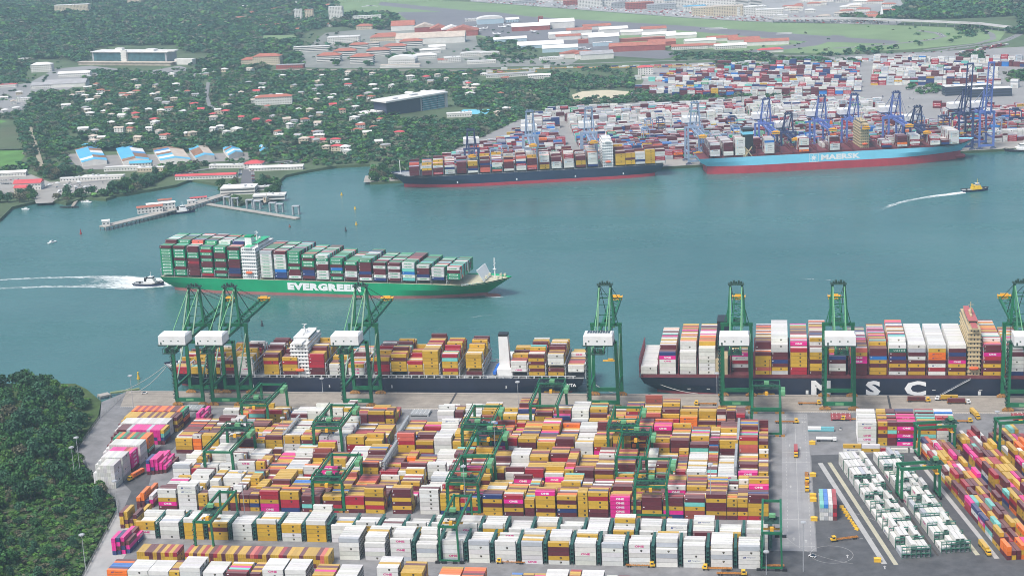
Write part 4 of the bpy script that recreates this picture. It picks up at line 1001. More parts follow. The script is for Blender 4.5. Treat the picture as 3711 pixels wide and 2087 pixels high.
# ================================================================== ground and water
from mathutils.geometry import tessellate_polygon
def attr_noise_mat(): pass
def water_mat():
    m=bpy.data.materials.new('channel_water'); m.use_nodes=True; t=m.node_tree; b=t.nodes['Principled BSDF']
    b.inputs['Roughness'].default_value=.16; b.inputs['IOR'].default_value=1.33; b.inputs['Specular IOR Level'].default_value=.5
    geo=t.nodes.new('ShaderNodeNewGeometry')
    n0=t.nodes.new('ShaderNodeTexNoise'); n0.inputs['Scale'].default_value=.0035; n0.inputs['Detail'].default_value=5; t.links.new(geo.outputs['Position'],n0.inputs['Vector'])
    cr=t.nodes.new('ShaderNodeValToRGB'); cr.color_ramp.elements[0].position=.35; cr.color_ramp.elements[0].color=(.036,.125,.125,1); cr.color_ramp.elements[1].position=.7; cr.color_ramp.elements[1].color=(.062,.168,.165,1)
    t.links.new(n0.outputs[0],cr.inputs[0]); t.links.new(cr.outputs[0],b.inputs['Base Color'])
    mp=t.nodes.new('ShaderNodeMapping'); mp.inputs['Scale'].default_value=(.16,.42,.3); mp.inputs['Rotation'].default_value=(0,0,.25); t.links.new(geo.outputs['Position'],mp.inputs[0])
    n1=t.nodes.new('ShaderNodeTexNoise'); n1.inputs['Scale'].default_value=1; n1.inputs['Detail'].default_value=7; n1.inputs['Roughness'].default_value=.62; t.links.new(mp.outputs[0],n1.inputs['Vector'])
    mp2=t.nodes.new('ShaderNodeMapping'); mp2.inputs['Scale'].default_value=(.0025,.012,1); mp2.inputs['Rotation'].default_value=(0,0,-.15); t.links.new(geo.outputs['Position'],mp2.inputs[0])
    n3=t.nodes.new('ShaderNodeTexNoise'); n3.inputs['Scale'].default_value=1; n3.inputs['Detail'].default_value=6; n3.inputs['Roughness'].default_value=.65; t.links.new(mp2.outputs[0],n3.inputs['Vector'])
    rr=t.nodes.new('ShaderNodeMapRange'); rr.inputs[1].default_value=.35; rr.inputs[2].default_value=.65; rr.inputs[3].default_value=.07; rr.inputs[4].default_value=.34; t.links.new(n3.outputs[0],rr.inputs[0]); t.links.new(rr.outputs[0],b.inputs['Roughness'])
    bp=t.nodes.new('ShaderNodeBump'); bp.inputs['Strength'].default_value=.7; bp.inputs['Distance'].default_value=.5; t.links.new(n1.outputs[0],bp.inputs['Height']); t.links.new(bp.outputs[0],b.inputs['Normal'])
    return m
def sheet(name,pts,z,m,zs=None):
    me=bpy.data.meshes.new(name); bm=bmesh.new(); vs=[bm.verts.new((x,y,z)) for x,y in pts]
    for tr in tessellate_polygon([[Vector((x,y,0)) for x,y in pts]]):
        f=bm.faces.new([vs[i] for i in tr]); f.normal_update()
        if f.normal.z<0: f.normal_flip()
    bm.to_mesh(me); bm.free(); me.materials.append(m); return link(name,me)
def slab(name,pts,z0,z1,m):
    me=bpy.data.meshes.new(name); bm=bmesh.new(); a=sum(pts[i][0]*pts[(i+1)%len(pts)][1]-pts[(i+1)%len(pts)][0]*pts[i][1] for i in range(len(pts)))
    if a<0: pts=pts[::-1]
    n=len(pts); t=[bm.verts.new((x,y,z1)) for x,y in pts]; b=[bm.verts.new((x,y,z0)) for x,y in pts]
    [bm.faces.new((b[i],b[(i+1)%n],t[(i+1)%n],t[i])) for i in range(n)]
    for tr in tessellate_polygon([[Vector((x,y,0)) for x,y in pts]]):
        f=bm.faces.new([t[i] for i in tr]); f.normal_update()
        if f.normal.z<0: f.normal_flip()
    bm.to_mesh(me); bm.free(); me.materials.append(m); return link(name,me)
water=MB().add([(-6900,-200,WL),(4400,-200,WL),(4400,9100,WL),(-6900,9100,WL)],[(0,1,2,3)]).build('water',water_mat()); tag(water,kind='structure')
def asphalt(name,c,v=.14,sc=.03,d=.5,dc=(.1,.095,.09),st=None): return mat(name,c,.8,v,sc,dirt=d,dcol=dc,coord='Object',stretch=st)
conc=asphalt('apron_concrete',(.34,.305,.26),.2,.12,.75,(.17,.15,.13),(.25,6)); yardm=asphalt('yard_paving',(.20,.20,.205),.25,.1,.7,(.11,.11,.11)); tar=asphalt('asphalt_paving',(.085,.087,.092),.3,.12,.7,(.045,.045,.05))
roadc=asphalt('road_concrete',(.28,.28,.285),.12,.08,.6,(.17,.165,.16),(5,.3))
fence_line=[(-506,1104),(-494,1030),(-445,965),(-425,939),(-419,921),(-402,830),(-396,800)]
near=[(-508,1168),(420,1168),(420,500),(-396+66,500),(-396,800)]+fence_line[::-1][1:]+[(-520,1140)]
o=slab('quay_platform',near,-14,0,yardm); tag(o,kind='structure')
def structure(o): return tag(o,kind='structure')
structure(sheet('apron',[(-510,1167),(420,1167),(420,1127.5),(-500,1129)],.004,conc))
structure(sheet('truck_road',[(4,1126),(22,1126),(22.5,886),(3,886)],.005,roadc))
structure(sheet('asphalt_yard',[(23,1042)]+[(23,886)]+[(-30,885),(-34,780),(300,780),(300,1050),(110,1062),(60,1046)],.006,tar))
structure(sheet('left_road',[(-436,1126),(-424,1126),(-424,1000),(-405,930),(-396,900),(-402,860),(-424,960),(-436,975)],.007,tar))
structure(sheet('left_verge_paving',[(-419,921),(-403,905),(-388,860),(-380,790),(-396,790),(-402,830)],.008,mat('pale_concrete',(.36,.36,.35),.8,.1,.1)))
# painted lines, joints, rails on the apron
white_l=mat('road_paint_white',(.42,.42,.41),.7,.25,.5); cream_l=mat('strip_concrete_cream',(.42,.40,.30),.8,.12,.2); grey_l=mat('strip_concrete_grey',(.38,.38,.37),.8,.12,.2); dark_l=mat('joint_dark',(.05,.05,.055),.8)
mk=MB()
def q(mb,pts,z,m=0): mb.add([(x,y,z) for x,y in pts],[tuple(range(len(pts)))],m)
for y in np.arange(1136,1166,1.9): q(mk,[(-505,y),(420,y),(420,y+.28),(-505,y+.28)],.010,1)
for y in (1133.2,1163.6): q(mk,[(-505,y),(420,y),(420,y+.5),(-505,y+.5)],.014,1)
for sx in (1637,2348,3222): 
    X=g(sx,1453)[0]; q(mk,[(X-.8,1128),(X+.8,1128),(X+.8,1167),(X-.8,1167)],.018,1)
for x in np.arange(-500,300,1.6): q(mk,[(x,1128.6),(x+.9,1128.6),(x+.9,1129.6),(x,1129.6)],.012,0)
for x in (6.4,13,19.8): 
    for y in np.arange(890,1122,6): q(mk,[(x,y),(x+.25,y),(x+.25,y+3 if x!=13 else y+5.9),(x,y+3 if x!=13 else y+5.9)],.012,0)
for Y in (1115,1047,1028,978,932,893): q(mk,[(4,Y),(22,Y),(22,Y+.5),(4,Y+.5)],.013,0)
for x in np.arange(5,21,1.1): q(mk,[(x,1106),(x+.6,1106),(x+.6,1109),(x,1109)],.014,0)
for (x,y) in ((9,1060),(16,1055),(9,985),(17,900),(10,903),(40,880),(60,866)): q(mk,[(x-.3,y-2),(x+.3,y-2),(x+.3,y+1),(x+1,y+1),(x,y+2.6),(x-1,y+1),(x-.3,y+1)],.02,0)
def arc(cx,cy,r,a0,a1,w=.2,z=.02):
    n=26
    for i in range(n):
        a=a0+(a1-a0)*i/n; b=a0+(a1-a0)*(i+1)/n
        q(mk,[(cx+r*math.cos(a),cy+r*math.sin(a)),(cx+(r+w)*math.cos(a),cy+(r+w)*math.sin(a)),(cx+(r+w)*math.cos(b),cy+(r+w)*math.sin(b)),(cx+r*math.cos(b),cy+r*math.sin(b))],z,0)
cx,cy=g(2471+.483*1125,1387+.483*1285); arc(cx,cy,12,0,6.28); arc(cx-6,cy+25,42,-.2,1.2); arc(cx+30,cy+45,60,3.3,4.4)
for k,x in enumerate(np.arange(27,60,3)): q(mk,[(x,906),(x+2,905.6),(x+2,905.9),(x,906.3)],.02,0) if k%2 else None
structure(mk.build('road_markings',[white_l,dark_l]))
st=MB()
for v,w,m,u0,u1 in ((-13,3.2,0,-4,156),(-6.6,2.6,1,-4,158),(42.0,2.6,1,8,152),(51,2.8,0,-6,158),(20.5,1.2,2,-10,150)):
    a,b,c,d=dl(u0,v),dl(u0,v+w),dl(u1,v+w),dl(u1,v); q(st,[a,b,c,d],.012,m)
structure(st.build('wheel_strips',[grey_l,cream_l,mat('trench_dark',(.06,.05,.045),.9,.3,.5)]))
# fenders on the quay face and bollards
fd=MB()
for x in np.arange(-500,320,9): fd.box(x,1168,-3.3,x+1.6,1168.9,-.3)
o=fd.build('quay_fenders',blk); tag(o,kind='structure')
bs=MB(); bs.cyl((0,0),.35,0,.7,8); bs.cyl((0,0),.6,.7,1.0,8); bm_=bs.mesh('bollard',blk)
# ------------------------------------------------------------------ far land
def hill(x,y):
    # wooded rise in the upper left and a lower one at the far right
    h=max(0,95*math.exp(-(((x+2500)/600)**2+((y-4000)/650)**2))-2)+max(0,38*math.exp(-(((x-950)/260)**2+((y-4150)/300)**2))-1)
    h+=max(0,14*math.exp(-(((x+900)/260)**2+((y-2500)/260)**2))-.5)
    return h
shoreS=[(-900,900),(-200,820),(0,800),(45,755),(150,730),(215,735),(240,742),(300,722),(385,725),(420,712),(470,705),(640,675),(690,655),(790,672),(800,700),(830,732),(868,745),(900,735),(960,722),(1010,720),(1016,690),(1000,672),(1035,640),(1120,622),(1220,606),(1340,600)]
shore=[g(x,y,-2.0) for x,y in shoreS]
fquay=[fq(-345-45,0),fq(900,0)]
far=shore+[fq(-378,42)]+[fq(-380,0),fq(1500,0),(4300,2900),(4300,9050),(-6850,9050),(-6850,1900)]
grassy=mat('far_ground',(.07,.11,.05),.95,.35,.01,dirt=.5,dcol=(.11,.10,.06))
def inside(P,x,y):
    c=False; n=len(P); j=n-1
    for i in range(n):
        if (P[i][1]>y)!=(P[j][1]>y) and x<(P[j][0]-P[i][0])*(y-P[i][1])/(P[j][1]-P[i][1])+P[i][0]: c=not c
        j=i
    return c
# the land: one polygon triangulated, plus a gridded hill sheet laid over its far part
o=slab('far_land',far,-12,0,grassy); tag(o,kind='structure')
hb=MB(); xs=list(range(-6700,4201,120)); ys=list(range(2300,9001,120)); 
vs=[(x,y,hill(x,y)-.6) for y in ys for x in xs]; nx=len(xs)
hb.add(vs,[(j*nx+i,j*nx+i+1,(j+1)*nx+i+1,(j+1)*nx+i) for j in range(len(ys)-1) for i in range(nx-1)]); o=hb.build('hills',grassy); tag(o,kind='structure')
def G3(Sx,Sy):      # ground point seen at a pixel, hills included
    z=0.0
    for _ in range(6): x,y=g(Sx,Sy,z); z=hill(x,y)*.9+z*.1
    return x,y,hill(x,y)
pave_far=asphalt('far_paving',(.27,.265,.26),.12,.02,.4,(.17,.16,.15))
structure(sheet('far_quay_apron',[fq(-388,.5),fq(1500,.5),fq(1500,46),fq(-388,46)],.03,asphalt('far_apron_concrete',(.34,.32,.29),.12,.03)))
def SP(pts,z=0.0): return [G3(x,y)[:2] for x,y in pts]
Yd=SP([(1450,640),(1612,552),(1742,500),(1877,436),(1993,422),(2061,388),(2300,372),(2850,352),(2960,330),(3711,330),(4300,380),(4300,560)])
structure(sheet('far_container_yard',[fq(-330,46)]+Yd[1:]+[fq(560,46)],.02,pave_far))
structure(sheet('far_upper_yard',SP([(2270,352),(2330,300),(2350,235),(2900,215),(3711,170),(4300,160),(4300,330),(3711,330),(2960,330),(2700,348)]),.024,pave_far))
structure(sheet('sand_lot',SP([(2080,362),(2072,345),(2110,332),(2200,327),(2290,333),(2270,350),(2240,368),(2160,372)]),.05,mat('sand',(.52,.47,.34),.95,.1,.02)))
ag=mat('airfield_grass',(.16,.24,.11),.95,.2,.006,dirt=.3,dcol=(.13,.15,.08)); at_=asphalt('runway_asphalt',(.16,.155,.17),.12,.006)
structure(sheet('airfield_grass',SP([(1180,-20),(1700,8),(2471,66),(2700,80),(3300,95),(3650,110),(3620,150),(3300,180),(3000,196),(2750,190),(2300,165),(1900,150),(1500,110),(1300,90),(1230,40)]),.03,ag))
structure(sheet('airfield_apron',SP([(1440,45),(1800,45),(2100,86),(2450,112),(2400,130),(2100,128),(2300,165),(2500,200),(2400,215),(2150,200),(1900,165),(1700,120),(1500,95)]),.045,at_))
structure(sheet('runway',SP([(1380,8),(1900,60),(2471,94),(3000,132),(3260,150),(3240,160),(2900,150),(2471,112),(1900,76),(1370,20)]),.06,at_))
structure(sheet('taxiway',SP([(2890,160),(3020,128),(3070,132),(2960,166),(2750,192),(2700,186)]),.065,at_))
wm=MB()
for (a,b) in (((1310,24),(1350,20)),((1325,19),(1370,23)),((2555,103),(2620,100)),((2570,106),(2635,104)),((2815,120),(2870,118)),((2812,124),(2868,122))):
    p=SP([a,b,(b[0]+1,b[1]+2.2),(a[0]+1,a[1]+2.2)]); q(wm,p,.09,0)
structure(wm.build('runway_markings',white_l))
def ribbon(name,ptsS,w,z,m,zf=None):
    P=[G3(x,y) for x,y in ptsS]; mb=MB(); n=len(P); L=[];Rr=[]
    for i,(x,y,h) in enumerate(P):
        a=P[max(0,i-1)]; b=P[min(n-1,i+1)]; dx,dy=b[0]-a[0],b[1]-a[1]; d=math.hypot(dx,dy); nx_,ny_=-dy/d*w/2,dx/d*w/2
        L.append((x+nx_,y+ny_,z+h)); Rr.append((x-nx_,y-ny_,z+h))
    mb.add(L+Rr,[(i+n,i+1+n,i+1,i) for i in range(n-1)]); return structure(mb.build(name,m))
rd=asphalt('far_road',(.2,.2,.2),.1,.02)
ribbon('highway',[(3711,118),(3640,150),(3560,166),(3470,176),(3380,190),(3200,196),(3000,206),(2750,200)],16,.07,rd)
ribbon('highway_loop',[(3330,112),(3400,122),(3420,134),(3370,146),(3280,156),(3180,166),(3100,172),(3020,176)],14,.08,rd)
ribbon('outer_highway',[(3560,108),(3595,125),(3600,142),(3540,160),(3440,172),(3350,182)],12,.09,rd)
for k,(a) in enumerate([[(1000,243),(1300,247),(1700,246),(2100,232),(2400,222),(2800,212)],[(1000,252),(1300,255),(1700,256),(2100,246),(2400,238),(2800,226)]]): ribbon('rail_yard_ground' if k else 'service_road',a,16 if k else 9,.08+.01*k,asphalt('rail_ballast' if k else 'far_road2',(.26,.23,.2)if k else (.25,.25,.25)))
ribbon('shore_road',[(0,705),(300,664),(420,650),(560,640),(700,620),(850,600),(960,590),(1180,575)],8,.1,rd)
ribbon('pier_road',[(905,585),(900,620),(893,680),(888,695)],16,.12,asphalt('car_park',(.12,.12,.13)))
ribbon('village_road',[(755,300),(748,350),(760,385),(790,405)],7,.9,rd)
ribbon('dirt_track',[(108,460),(125,520),(150,600),(158,618)],7,.15,mat('dirt',(.3,.27,.2),.95))
structure(sheet('warehouse_yard',SP([(240,550),(300,545),(380,552),(900,545),(905,575),(640,590),(560,600),(400,610),(290,612),(262,580)]),.1,asphalt('warehouse_paving',(.26,.25,.24),.1,.05)))
structure(sheet('boat_yard_ground',SP([(0,640),(110,630),(180,660),(260,655),(400,650),(420,690),(330,700),(240,700),(200,725),(190,735),(130,738),(120,700),(0,700)]),.11,asphalt('boat_yard_paving',(.3,.29,.27),.12,.05)))
structure(sheet('green_meadow',SP([(-60,430),(45,440),(70,500),(90,560),(60,600),(-60,620)]),.12,mat('meadow',(.08,.20,.04),.95,.35,.02)))
structure(sheet('town_ground',SP([(-50,330),(110,300),(200,250),(330,240),(520,262),(650,240),(700,255),(600,268),(330,285),(240,330),(110,345),(90,400),(-50,425)]),.5,asphalt('town_paving',(.25,.25,.25),.1,.02)))
structure(sheet('lawn',SP([(690,215),(720,235),(700,250),(655,248),(640,225)]),6.5,ag)) if False else None
structure(sheet('playing_field',[G3(x,y)[:2] for x,y in [(948,132),(1060,130),(1090,146),(1020,154),(960,150)]],G3(1010,142)[2]+1.5,ag))
structure(sheet('city_ground',SP([(1700,6),(1760,-25),(2600,-30),(3250,-20),(3300,60),(3250,92),(2700,78),(2471,64)]),.04,asphalt('city_paving',(.3,.3,.3),.15,.01)))
structure(sheet('campus_ground',SP([(1080,245),(1100,180),(1180,120),(1400,100),(1720,110),(1730,160),(1760,210),(2100,215),(2060,238),(1700,244)]),.05,asphalt('campus_paving',(.22,.23,.21),.2,.01)))
# bank under the near left wood
bank=slab('wooded_bank',[(-1400,1185),(-560,1183),(-545,1170),(-520,1140),(-508,1105),(-497,1031),(-448,965),(-427,939),(-421,921),(-404,830),(-396,780),(-396,500),(-1400,500)],-14,.5,mat('undergrowth',(.045,.085,.02),.95,.4,.08,dirt=.5,dcol=(.12,.12,.05)))
tag(bank,kind='structure')
# ================================================================== far terminal: stacked boxes
def far_rows(nm,S0,S1,depth_rows,palf,hlo,hhi,nb=1,jit=1,p20=.2,rowp=2.75,gapp=.06):
    """front base line from photo point S0 to S1 (left to right)"""
    a=g(*S0); b=g(*S1); ang=math.atan2(b[1]-a[1],b[0]-a[0]); L=math.dist(a,b); u=0; bays=[]
    while u<L-6:
        if random.random()<gapp: u+=13; continue
        if random.random()<p20: bays.append((u,6.06)); u+=6.6
        else: bays.append((u,12.19)); u+=12.95
    f=rh(hlo,hhi,smooth=.85)
    pf=palf
    base={i:(pf() if random.random()<.55 else None) for i in range(len(bays))}
    block(a,ang,bays,depth_rows,rowp,nm,lambda b_,r:(base[b_] if base[b_] and random.random()<.6 else pf()),f,None,yard='b',big=0,coher=.75)
pW=pal('W66g12R7B10N3G2'); pX=pal('B32R17W15g12U6G6N6T3O2'); pM=pal('W30g14B23R17N8U4T2Y2')
# along the quay, behind the ships
for k in range(20):
    v=50+k*21.5; xl=float(np.interp(v,[50,245,427,524],[-325,-208,-139,-84])); lo,hi=(1.6,4.2) if v<330 else (4.2,6.2)
    xr=560 if v<215 else 385 if v<400 else 305
    segs=[(xl,-116),(-96,170),(182,xr)] if v<400 else [(xl,xr)]
    if 215<=v<300: segs.append((452,600))
    for a,b in segs:
        if b-a<14: continue
        P0=fq(a,v); P1=fq(b,v); s0=proj((*P0,0)); s1=proj((*P1,0))
        far_rows('far',(s0[0],s0[1]),(s1[0],s1[1]),6 if v<400 else 3,(pW if (v>300 and random.random()<.85) else pX if v<240 else pM),lo,hi,gapp=.03)
# upper rows seen over the green strip (front base lines in the photo)
for S0,S1,n,p,lo,hi in (((2352,352),(2870,350),4,pM,2.5,4.4),((2880,349),(3075,347),5,pM,3,4.4),((2300,333),(2860,330),3,pM,1.6,3.4),((2600,302),(3110,302),4,pM,2.4,4),((2350,296),(2590,298),3,pM,1,2.4),((2860,300),(3110,300),3,pM,2,4),
    ((3155,309),(3445,309),5,pM,3,4.6),((3450,309),(3500,309),3,pM,1,3),((3160,270),(3620,274),4,pW,3,4.6),((3200,250),(3580,256),3,pW,2,3.4),((3540,305),(3622,305),4,pM,2,3),((3632,318),(3692,320),4,pW,3.6,4.4),((2600,278),(2860,275),3,pM,1.4,3),
    ((3240,229),(3360,231),4,pM,3,4.2),((3100,222),(3235,226),2,pM,1,2.4),((2300,290),(2470,288),2,pM,1,2),((3600,220),(3711,222),4,pM,1,3),((3590,240),(3720,244),4,pM,1,3),((3380,393),(3600,398),3,pX,1,3.2),((3500,414),(3720,420),4,pX,1,3)):
    far_rows('far upper',S0,S1,n,p,lo+.9,hi+.9,gapp=.015,p20=.1)
for yy in range(196,346,15):
    far_rows('far upper',(2400+random.uniform(-30,60) if yy>270 else 2600,yy+1),(3110,yy+2),3,pM if random.random()<.6 else pW,2.5,4.6,gapp=.05,p20=.1) if yy>232 else None
    far_rows('far upper',(3165,yy),(3600+random.uniform(-60,40),yy+3),3,pM if random.random()<.5 else pW,2.5,4.8,gapp=.05,p20=.1) if 225<yy<312 else None
for S0,S1,n in (((3560,184),(3655,164),2),((3470,200),(3560,184),2)): far_rows('far line',S0,S1,n,pal('R6B4W2'),1,2.4)
# white drums/reefer pile at right of the sky-blue bow
for r in range(5):
    for b in range(8):
        x,y=fq(e1at(3640,60,0)+b*6.4,56+r*2.6); stack_col('WWWWW',x,y,0,aQ,6.06,2.9,None,('pile',b,r),0,'b')
# ------------------------------------------------------------------ rail wagons with boxes
wgn=mat('wagon_yellow',(.55,.33,.03),.5,.2)
wb=MB(); wb.box(-9.5,-1.3,.5,9.5,1.3,1.1); wb.box(-9.5,-1.35,1.1,-8.3,1.35,2.6); wb.box(8.3,-1.35,1.1,9.5,1.35,2.6); wme=wb.mesh('wagon_frame',wgn)
ww=MB(); [ww.box(x-1,-1.1,0,x+1,1.1,.55) for x in (-7.6,7.6)]; wwm=ww.mesh('wheel_set',blk)
bogs=[]
def wagon(x,y,rz,lab,c=None):
    t=empty('rail_wagon',(x,y,.4),rz); tag(t,lab,'rail wagon','yellow container wagons in the rail yard')
    link('frame',wme,t); link('wheels',wwm,t)
    if c: stack_col(c,x,y,1.5,rz,12.19,2.7,None,('rail',0,0),0,'b')
k=0
for (S0,S1,prob,nm) in (((1655,264),(2010,250),.75,'left train'),((1640,271),(1960,262),.3,'front left train'),((2010,250),(2480,246),.5,'middle train'),((2170,247),(2600,238),.9,'long loaded train'),((2500,244),(3090,225),.75,'right train'),((2560,252),(3060,234),.3,'front right train')):
    a=g(*S0); b=g(*S1); L=math.dist(a,b); ang=math.atan2(b[1]-a[1],b[0]-a[0]); n=int(L/20.5)
    for i in range(n):
        u=(i+.5)*20.5; c=random.choice(['W','g','W','B','R','N','WW','Wg']) if random.random()<prob else None
        wagon(a[0]+u*math.cos(ang),a[1]+u*math.sin(ang),ang,f"{'loaded' if c else 'empty'} yellow container wagon, {ORD[min(i,39)]} from the left end of the {nm}",c)
# ------------------------------------------------------------------ small yard gantries of the far terminal
def far_gantry(tone):
    M=crane_mats(tone); t=empty('yard_gantry'); w=11.8
    for sx in (-1,1):
        for y in (-4.5,4.5): b=MB(); b.beam((sx*w,y,1),(sx*w,y,20),1.0); b.build('leg',M['m'],t)
    for y in (-4.5,4.5): b=MB(); b.box(-w-.5,y-.6,19.5,w+.5,y+.6,21.3); b.build('girder',M['m'],t)
    b=MB(); b.box(-3,-4,21.3,3,4,23.4); b.box(4,-3.5,21.3,6,3.5,22.3); b.build('trolley',M['dk'],t)
    for sx in (-1,1): b=MB(); b.box(sx*w-.8,-6,0,sx*w+.8,6,1.4); b.build('bogie',M['b'],t)
    b=MB(); b.box(-2.5,-6,13,2.5,6,13.6); b.build('spreader',M['y'],t)
    return t
gp={k:None for k in ('slate','blue','navy')}
for i,(sx,v,tone,lb) in enumerate([(1790,66,'slate','behind the navy small crane'),(1830,90,'slate','left, between two box blocks'),(2290,66,'slate','behind the bridge of the dark blue ship'),(2340,180,'slate','near the bend of the paved lane'),(2350,256,'slate','against the white stacks at left'),(2395,262,'navy','beside the white stacks, left'),
        (2560,120,'slate','between the far ships'),(2625,90,'slate','over mixed boxes behind the sky-blue stern'),(2665,160,'slate','over mixed boxes, second row'),(2655,240,'navy','in front of the rear white stacks'),(3330,170,'slate','behind the forward holds'),(3420,150,'navy','in front of the car park'),(3630,110,'slate','far right, front'),(3680,180,'navy','far right, back')]):
    t=far_gantry(tone) if gp[tone] is None else dup(gp[tone]); gp[tone]=gp[tone] or t
    x,y=fq(e1at(sx,v,10),v); t.location=(x,y,0); t.rotation_euler=(0,0,aQ+R(90)); tag(t,f"{'dark' if tone=='navy' else 'pale blue'} yard gantry of the far terminal, {lb}",'yard gantry','yard gantries of the far terminal')
# ================================================================== foliage
LEAF=attr_mat('foliage',.65,0,.25,.25,.09)
def crown_tris(r,h,nclump,leaf,rs,lobes=5,flat=1.0,dens=1.0):
    """leafy clumps scattered through several lobes; returns V,F"""
    L=[]; 
    for _ in range(lobes):
        a=rs.uniform(0,6.283); d=rs.uniform(.0,.62)*r; L.append((d*math.cos(a),d*math.sin(a),rs.uniform(-.25,.35)*h,rs.uniform(.4,.7)))
    L=np.array(L); k=rs.integers(0,lobes,nclump); n=nclump
    d=rs.normal(size=(n,3)); d/=np.linalg.norm(d,axis=1)[:,None]; d[:,2]=np.where(d[:,2]<-.3,-d[:,2],d[:,2])
    rad=rs.uniform(.72,1.08,n)*L[k,3]
    P=np.column_stack([L[k,0]+d[:,0]*rad*r,L[k,1]+d[:,1]*rad*r,L[k,2]+d[:,2]*rad*h*flat])
    t=rs.normal(size=(n,3))*.75+d*.25; t/=np.linalg.norm(t,axis=1)[:,None]        # leaf clump orientation
    nrm=d+rs.normal(size=(n,3))*.55; nrm/=np.linalg.norm(nrm,axis=1)[:,None]
    a=np.cross(nrm,t); a/=np.linalg.norm(a,axis=1)[:,None]; b=np.cross(nrm,a); s=(leaf*rs.uniform(.6,1.35,n))[:,None]
    q1=P+a*s; q2=P-a*s*.5+b*s*.9; q3=P-a*s*.6-b*s*.85; q4=P+b*s*.4-a*s*1.1
    V=np.stack([q1,q2,q4,q3],1).reshape(-1,3); i=np.arange(n)*4
    F=np.concatenate([np.column_stack([i,i+1,i+2]),np.column_stack([i,i+2,i+3])])
    return V,F
GREENS=np.array([(.026,.088,.026),(.036,.112,.028),(.020,.068,.027),(.065,.150,.026),(.050,.100,.040),(.105,.105,.060),(.030,.092,.044)])
def tree_proto(name,r,h,n,leaf,seed,lobes,gi,trunk_h):
    rs=np.random.default_rng(seed); V,F=crown_tris(r,h,n,leaf,rs,lobes); V[:,2]+=trunk_h
    base=GREENS[gi]; c=np.clip(base*rs.uniform(.75,1.3,n)[:,None]*np.array([1,1,1])+0,0,1); C=np.concatenate([c,c])
    cm=tri_mesh('crown',V,F,C,LEAF)
    mb=MB(); mb.cyl((0,0),.5,0,trunk_h*.8,7,.32)
    for k in range(5):
        a=rs.uniform(0,6.28); mb.beam((0,0,trunk_h*rs.uniform(.45,.75)),(math.cos(a)*r*.55,math.sin(a)*r*.55,trunk_h+h*rs.uniform(-.1,.3)),.28)
    tm=mb.mesh('trunk',mat('bark',(.12,.095,.07),.9,.3))
    return cm,tm
TP=[tree_proto('t',7.5,6.5,520,.95,11,7,0,6),tree_proto('t',6.2,6.5,420,.9,12,6,1,5),tree_proto('t',8.5,6.0,560,1.0,13,8,2,7),tree_proto('t',5,5.5,340,.8,14,5,3,4),tree_proto('t',7,5.2,300,.95,15,6,5,6),tree_proto('t',6.5,7.5,460,.9,16,6,6,6)]
TK=['broad dark green tree','mid green rounded tree','wide spreading dark tree','small bright green tree','sparse brownish tree','tall bluish green tree']
TCOUNT=[0]
def tree(x,y,z,k,s,label,group,rz=None):
    t=empty('tree',(x,y,z),random.uniform(0,6.28) if rz is None else rz); t.scale=(s,s,s*random.uniform(.85,1.15)); link('crown',TP[k][0],t); link('trunk',TP[k][1],t); tag(t,label,'tree',group); TCOUNT[0]+=1; return t
bankP=[(-1400,1185),(-560,1183),(-545,1170),(-520,1140),(-508,1105),(-497,1031),(-448,965),(-427,939),(-421,921),(-404,830),(-396,780),(-396,500),(-1400,500)]
# near wood: single trees, largest in view
pts=[]; tries=0
def far_enough(x,y,d): return all((x-a)**2+(y-b)**2>d*d for a,b in pts)
spots=[]
while tries<9000 and len(spots)<170:
    tries+=1; Sx=random.uniform(-60,420); Sy=random.uniform(1390,2200); x,y=g(Sx,Sy)
    edge=[(0,1395),(215,1400),(215,1445),(330,1470),(300,1560),(260,1640),(390,1760),(410,1840),(370,1900),(300,2000),(240,2087)]
    lim=np.interp(Sy,[1395,1440,1470,1560,1650,1740,1800,1850,1900,1960,2087,2200],[215,225,318,300,262,330,405,395,345,300,235,150])
    if Sx>lim or not inside(bankP,x,y) or not far_enough(x,y,8.2): continue
    pts.append((x,y)); spots.append((Sx,Sy,x,y))
spots.sort(key=lambda s:-s[3])
used={}
for i,(Sx,Sy,x,y) in enumerate(spots):
    low = (Sy>1830 and 40<Sx)      # younger growth low on the slope towards the fence
    k=random.choices(range(6),[3,3,3,2 if not low else 6,1.4,2])[0]; s=random.uniform(.75,1.2)*(1 if not low else .55)
    rowd='upper near wood' if Sy<1560 else 'middle near wood' if Sy<1800 else 'lower near wood' if Sy<2000 else 'near wood at photo bottom'
    side='fence side' if Sx>lim-60 else 'left edge' if Sx<60 else 'interior'
    key=(k,rowd,side); used[key]=used.get(key,0)+1
    tree(x,y,.3,k,s,f"{ORD[used[key]-1]} {TK[k]} from the water, {rowd}, {side}",'trees of the near left wood')
# shrubs and creepers between the near trees
rs=np.random.default_rng(5)
def scatter_clumps(name,P,size,leaf,n,cols,label,cat,m=LEAF,hk=.5):
    Vs=[];Fs=[];Cs=[];o=0
    protos=[crown_tris(1,1,n,leaf,np.random.default_rng(100+i),4) for i in range(8)]
    for (x,y,z,s) in P:
        V,F=protos[rs.integers(0,8)]; a=rs.uniform(0,6.28); ca,sa=math.cos(a),math.sin(a)
        W=np.column_stack([x+(V[:,0]*ca-V[:,1]*sa)*s,y+(V[:,0]*sa+V[:,1]*ca)*s,z+V[:,2]*s*hk+s*hk*.8]); Vs.append(W); Fs.append(F+o); o+=len(V)
        c=cols[rs.integers(0,len(cols))]*rs.uniform(.65,1.5); cc=np.clip(c*rs.uniform(.82,1.2,n)[:,None],0,1); Cs.append(np.concatenate([cc,cc]))
    ob=link(name,tri_mesh(name,np.concatenate(Vs),np.concatenate(Fs),np.concatenate(Cs),m)); tag(ob,label,cat,None,'stuff'); return ob
P=[]
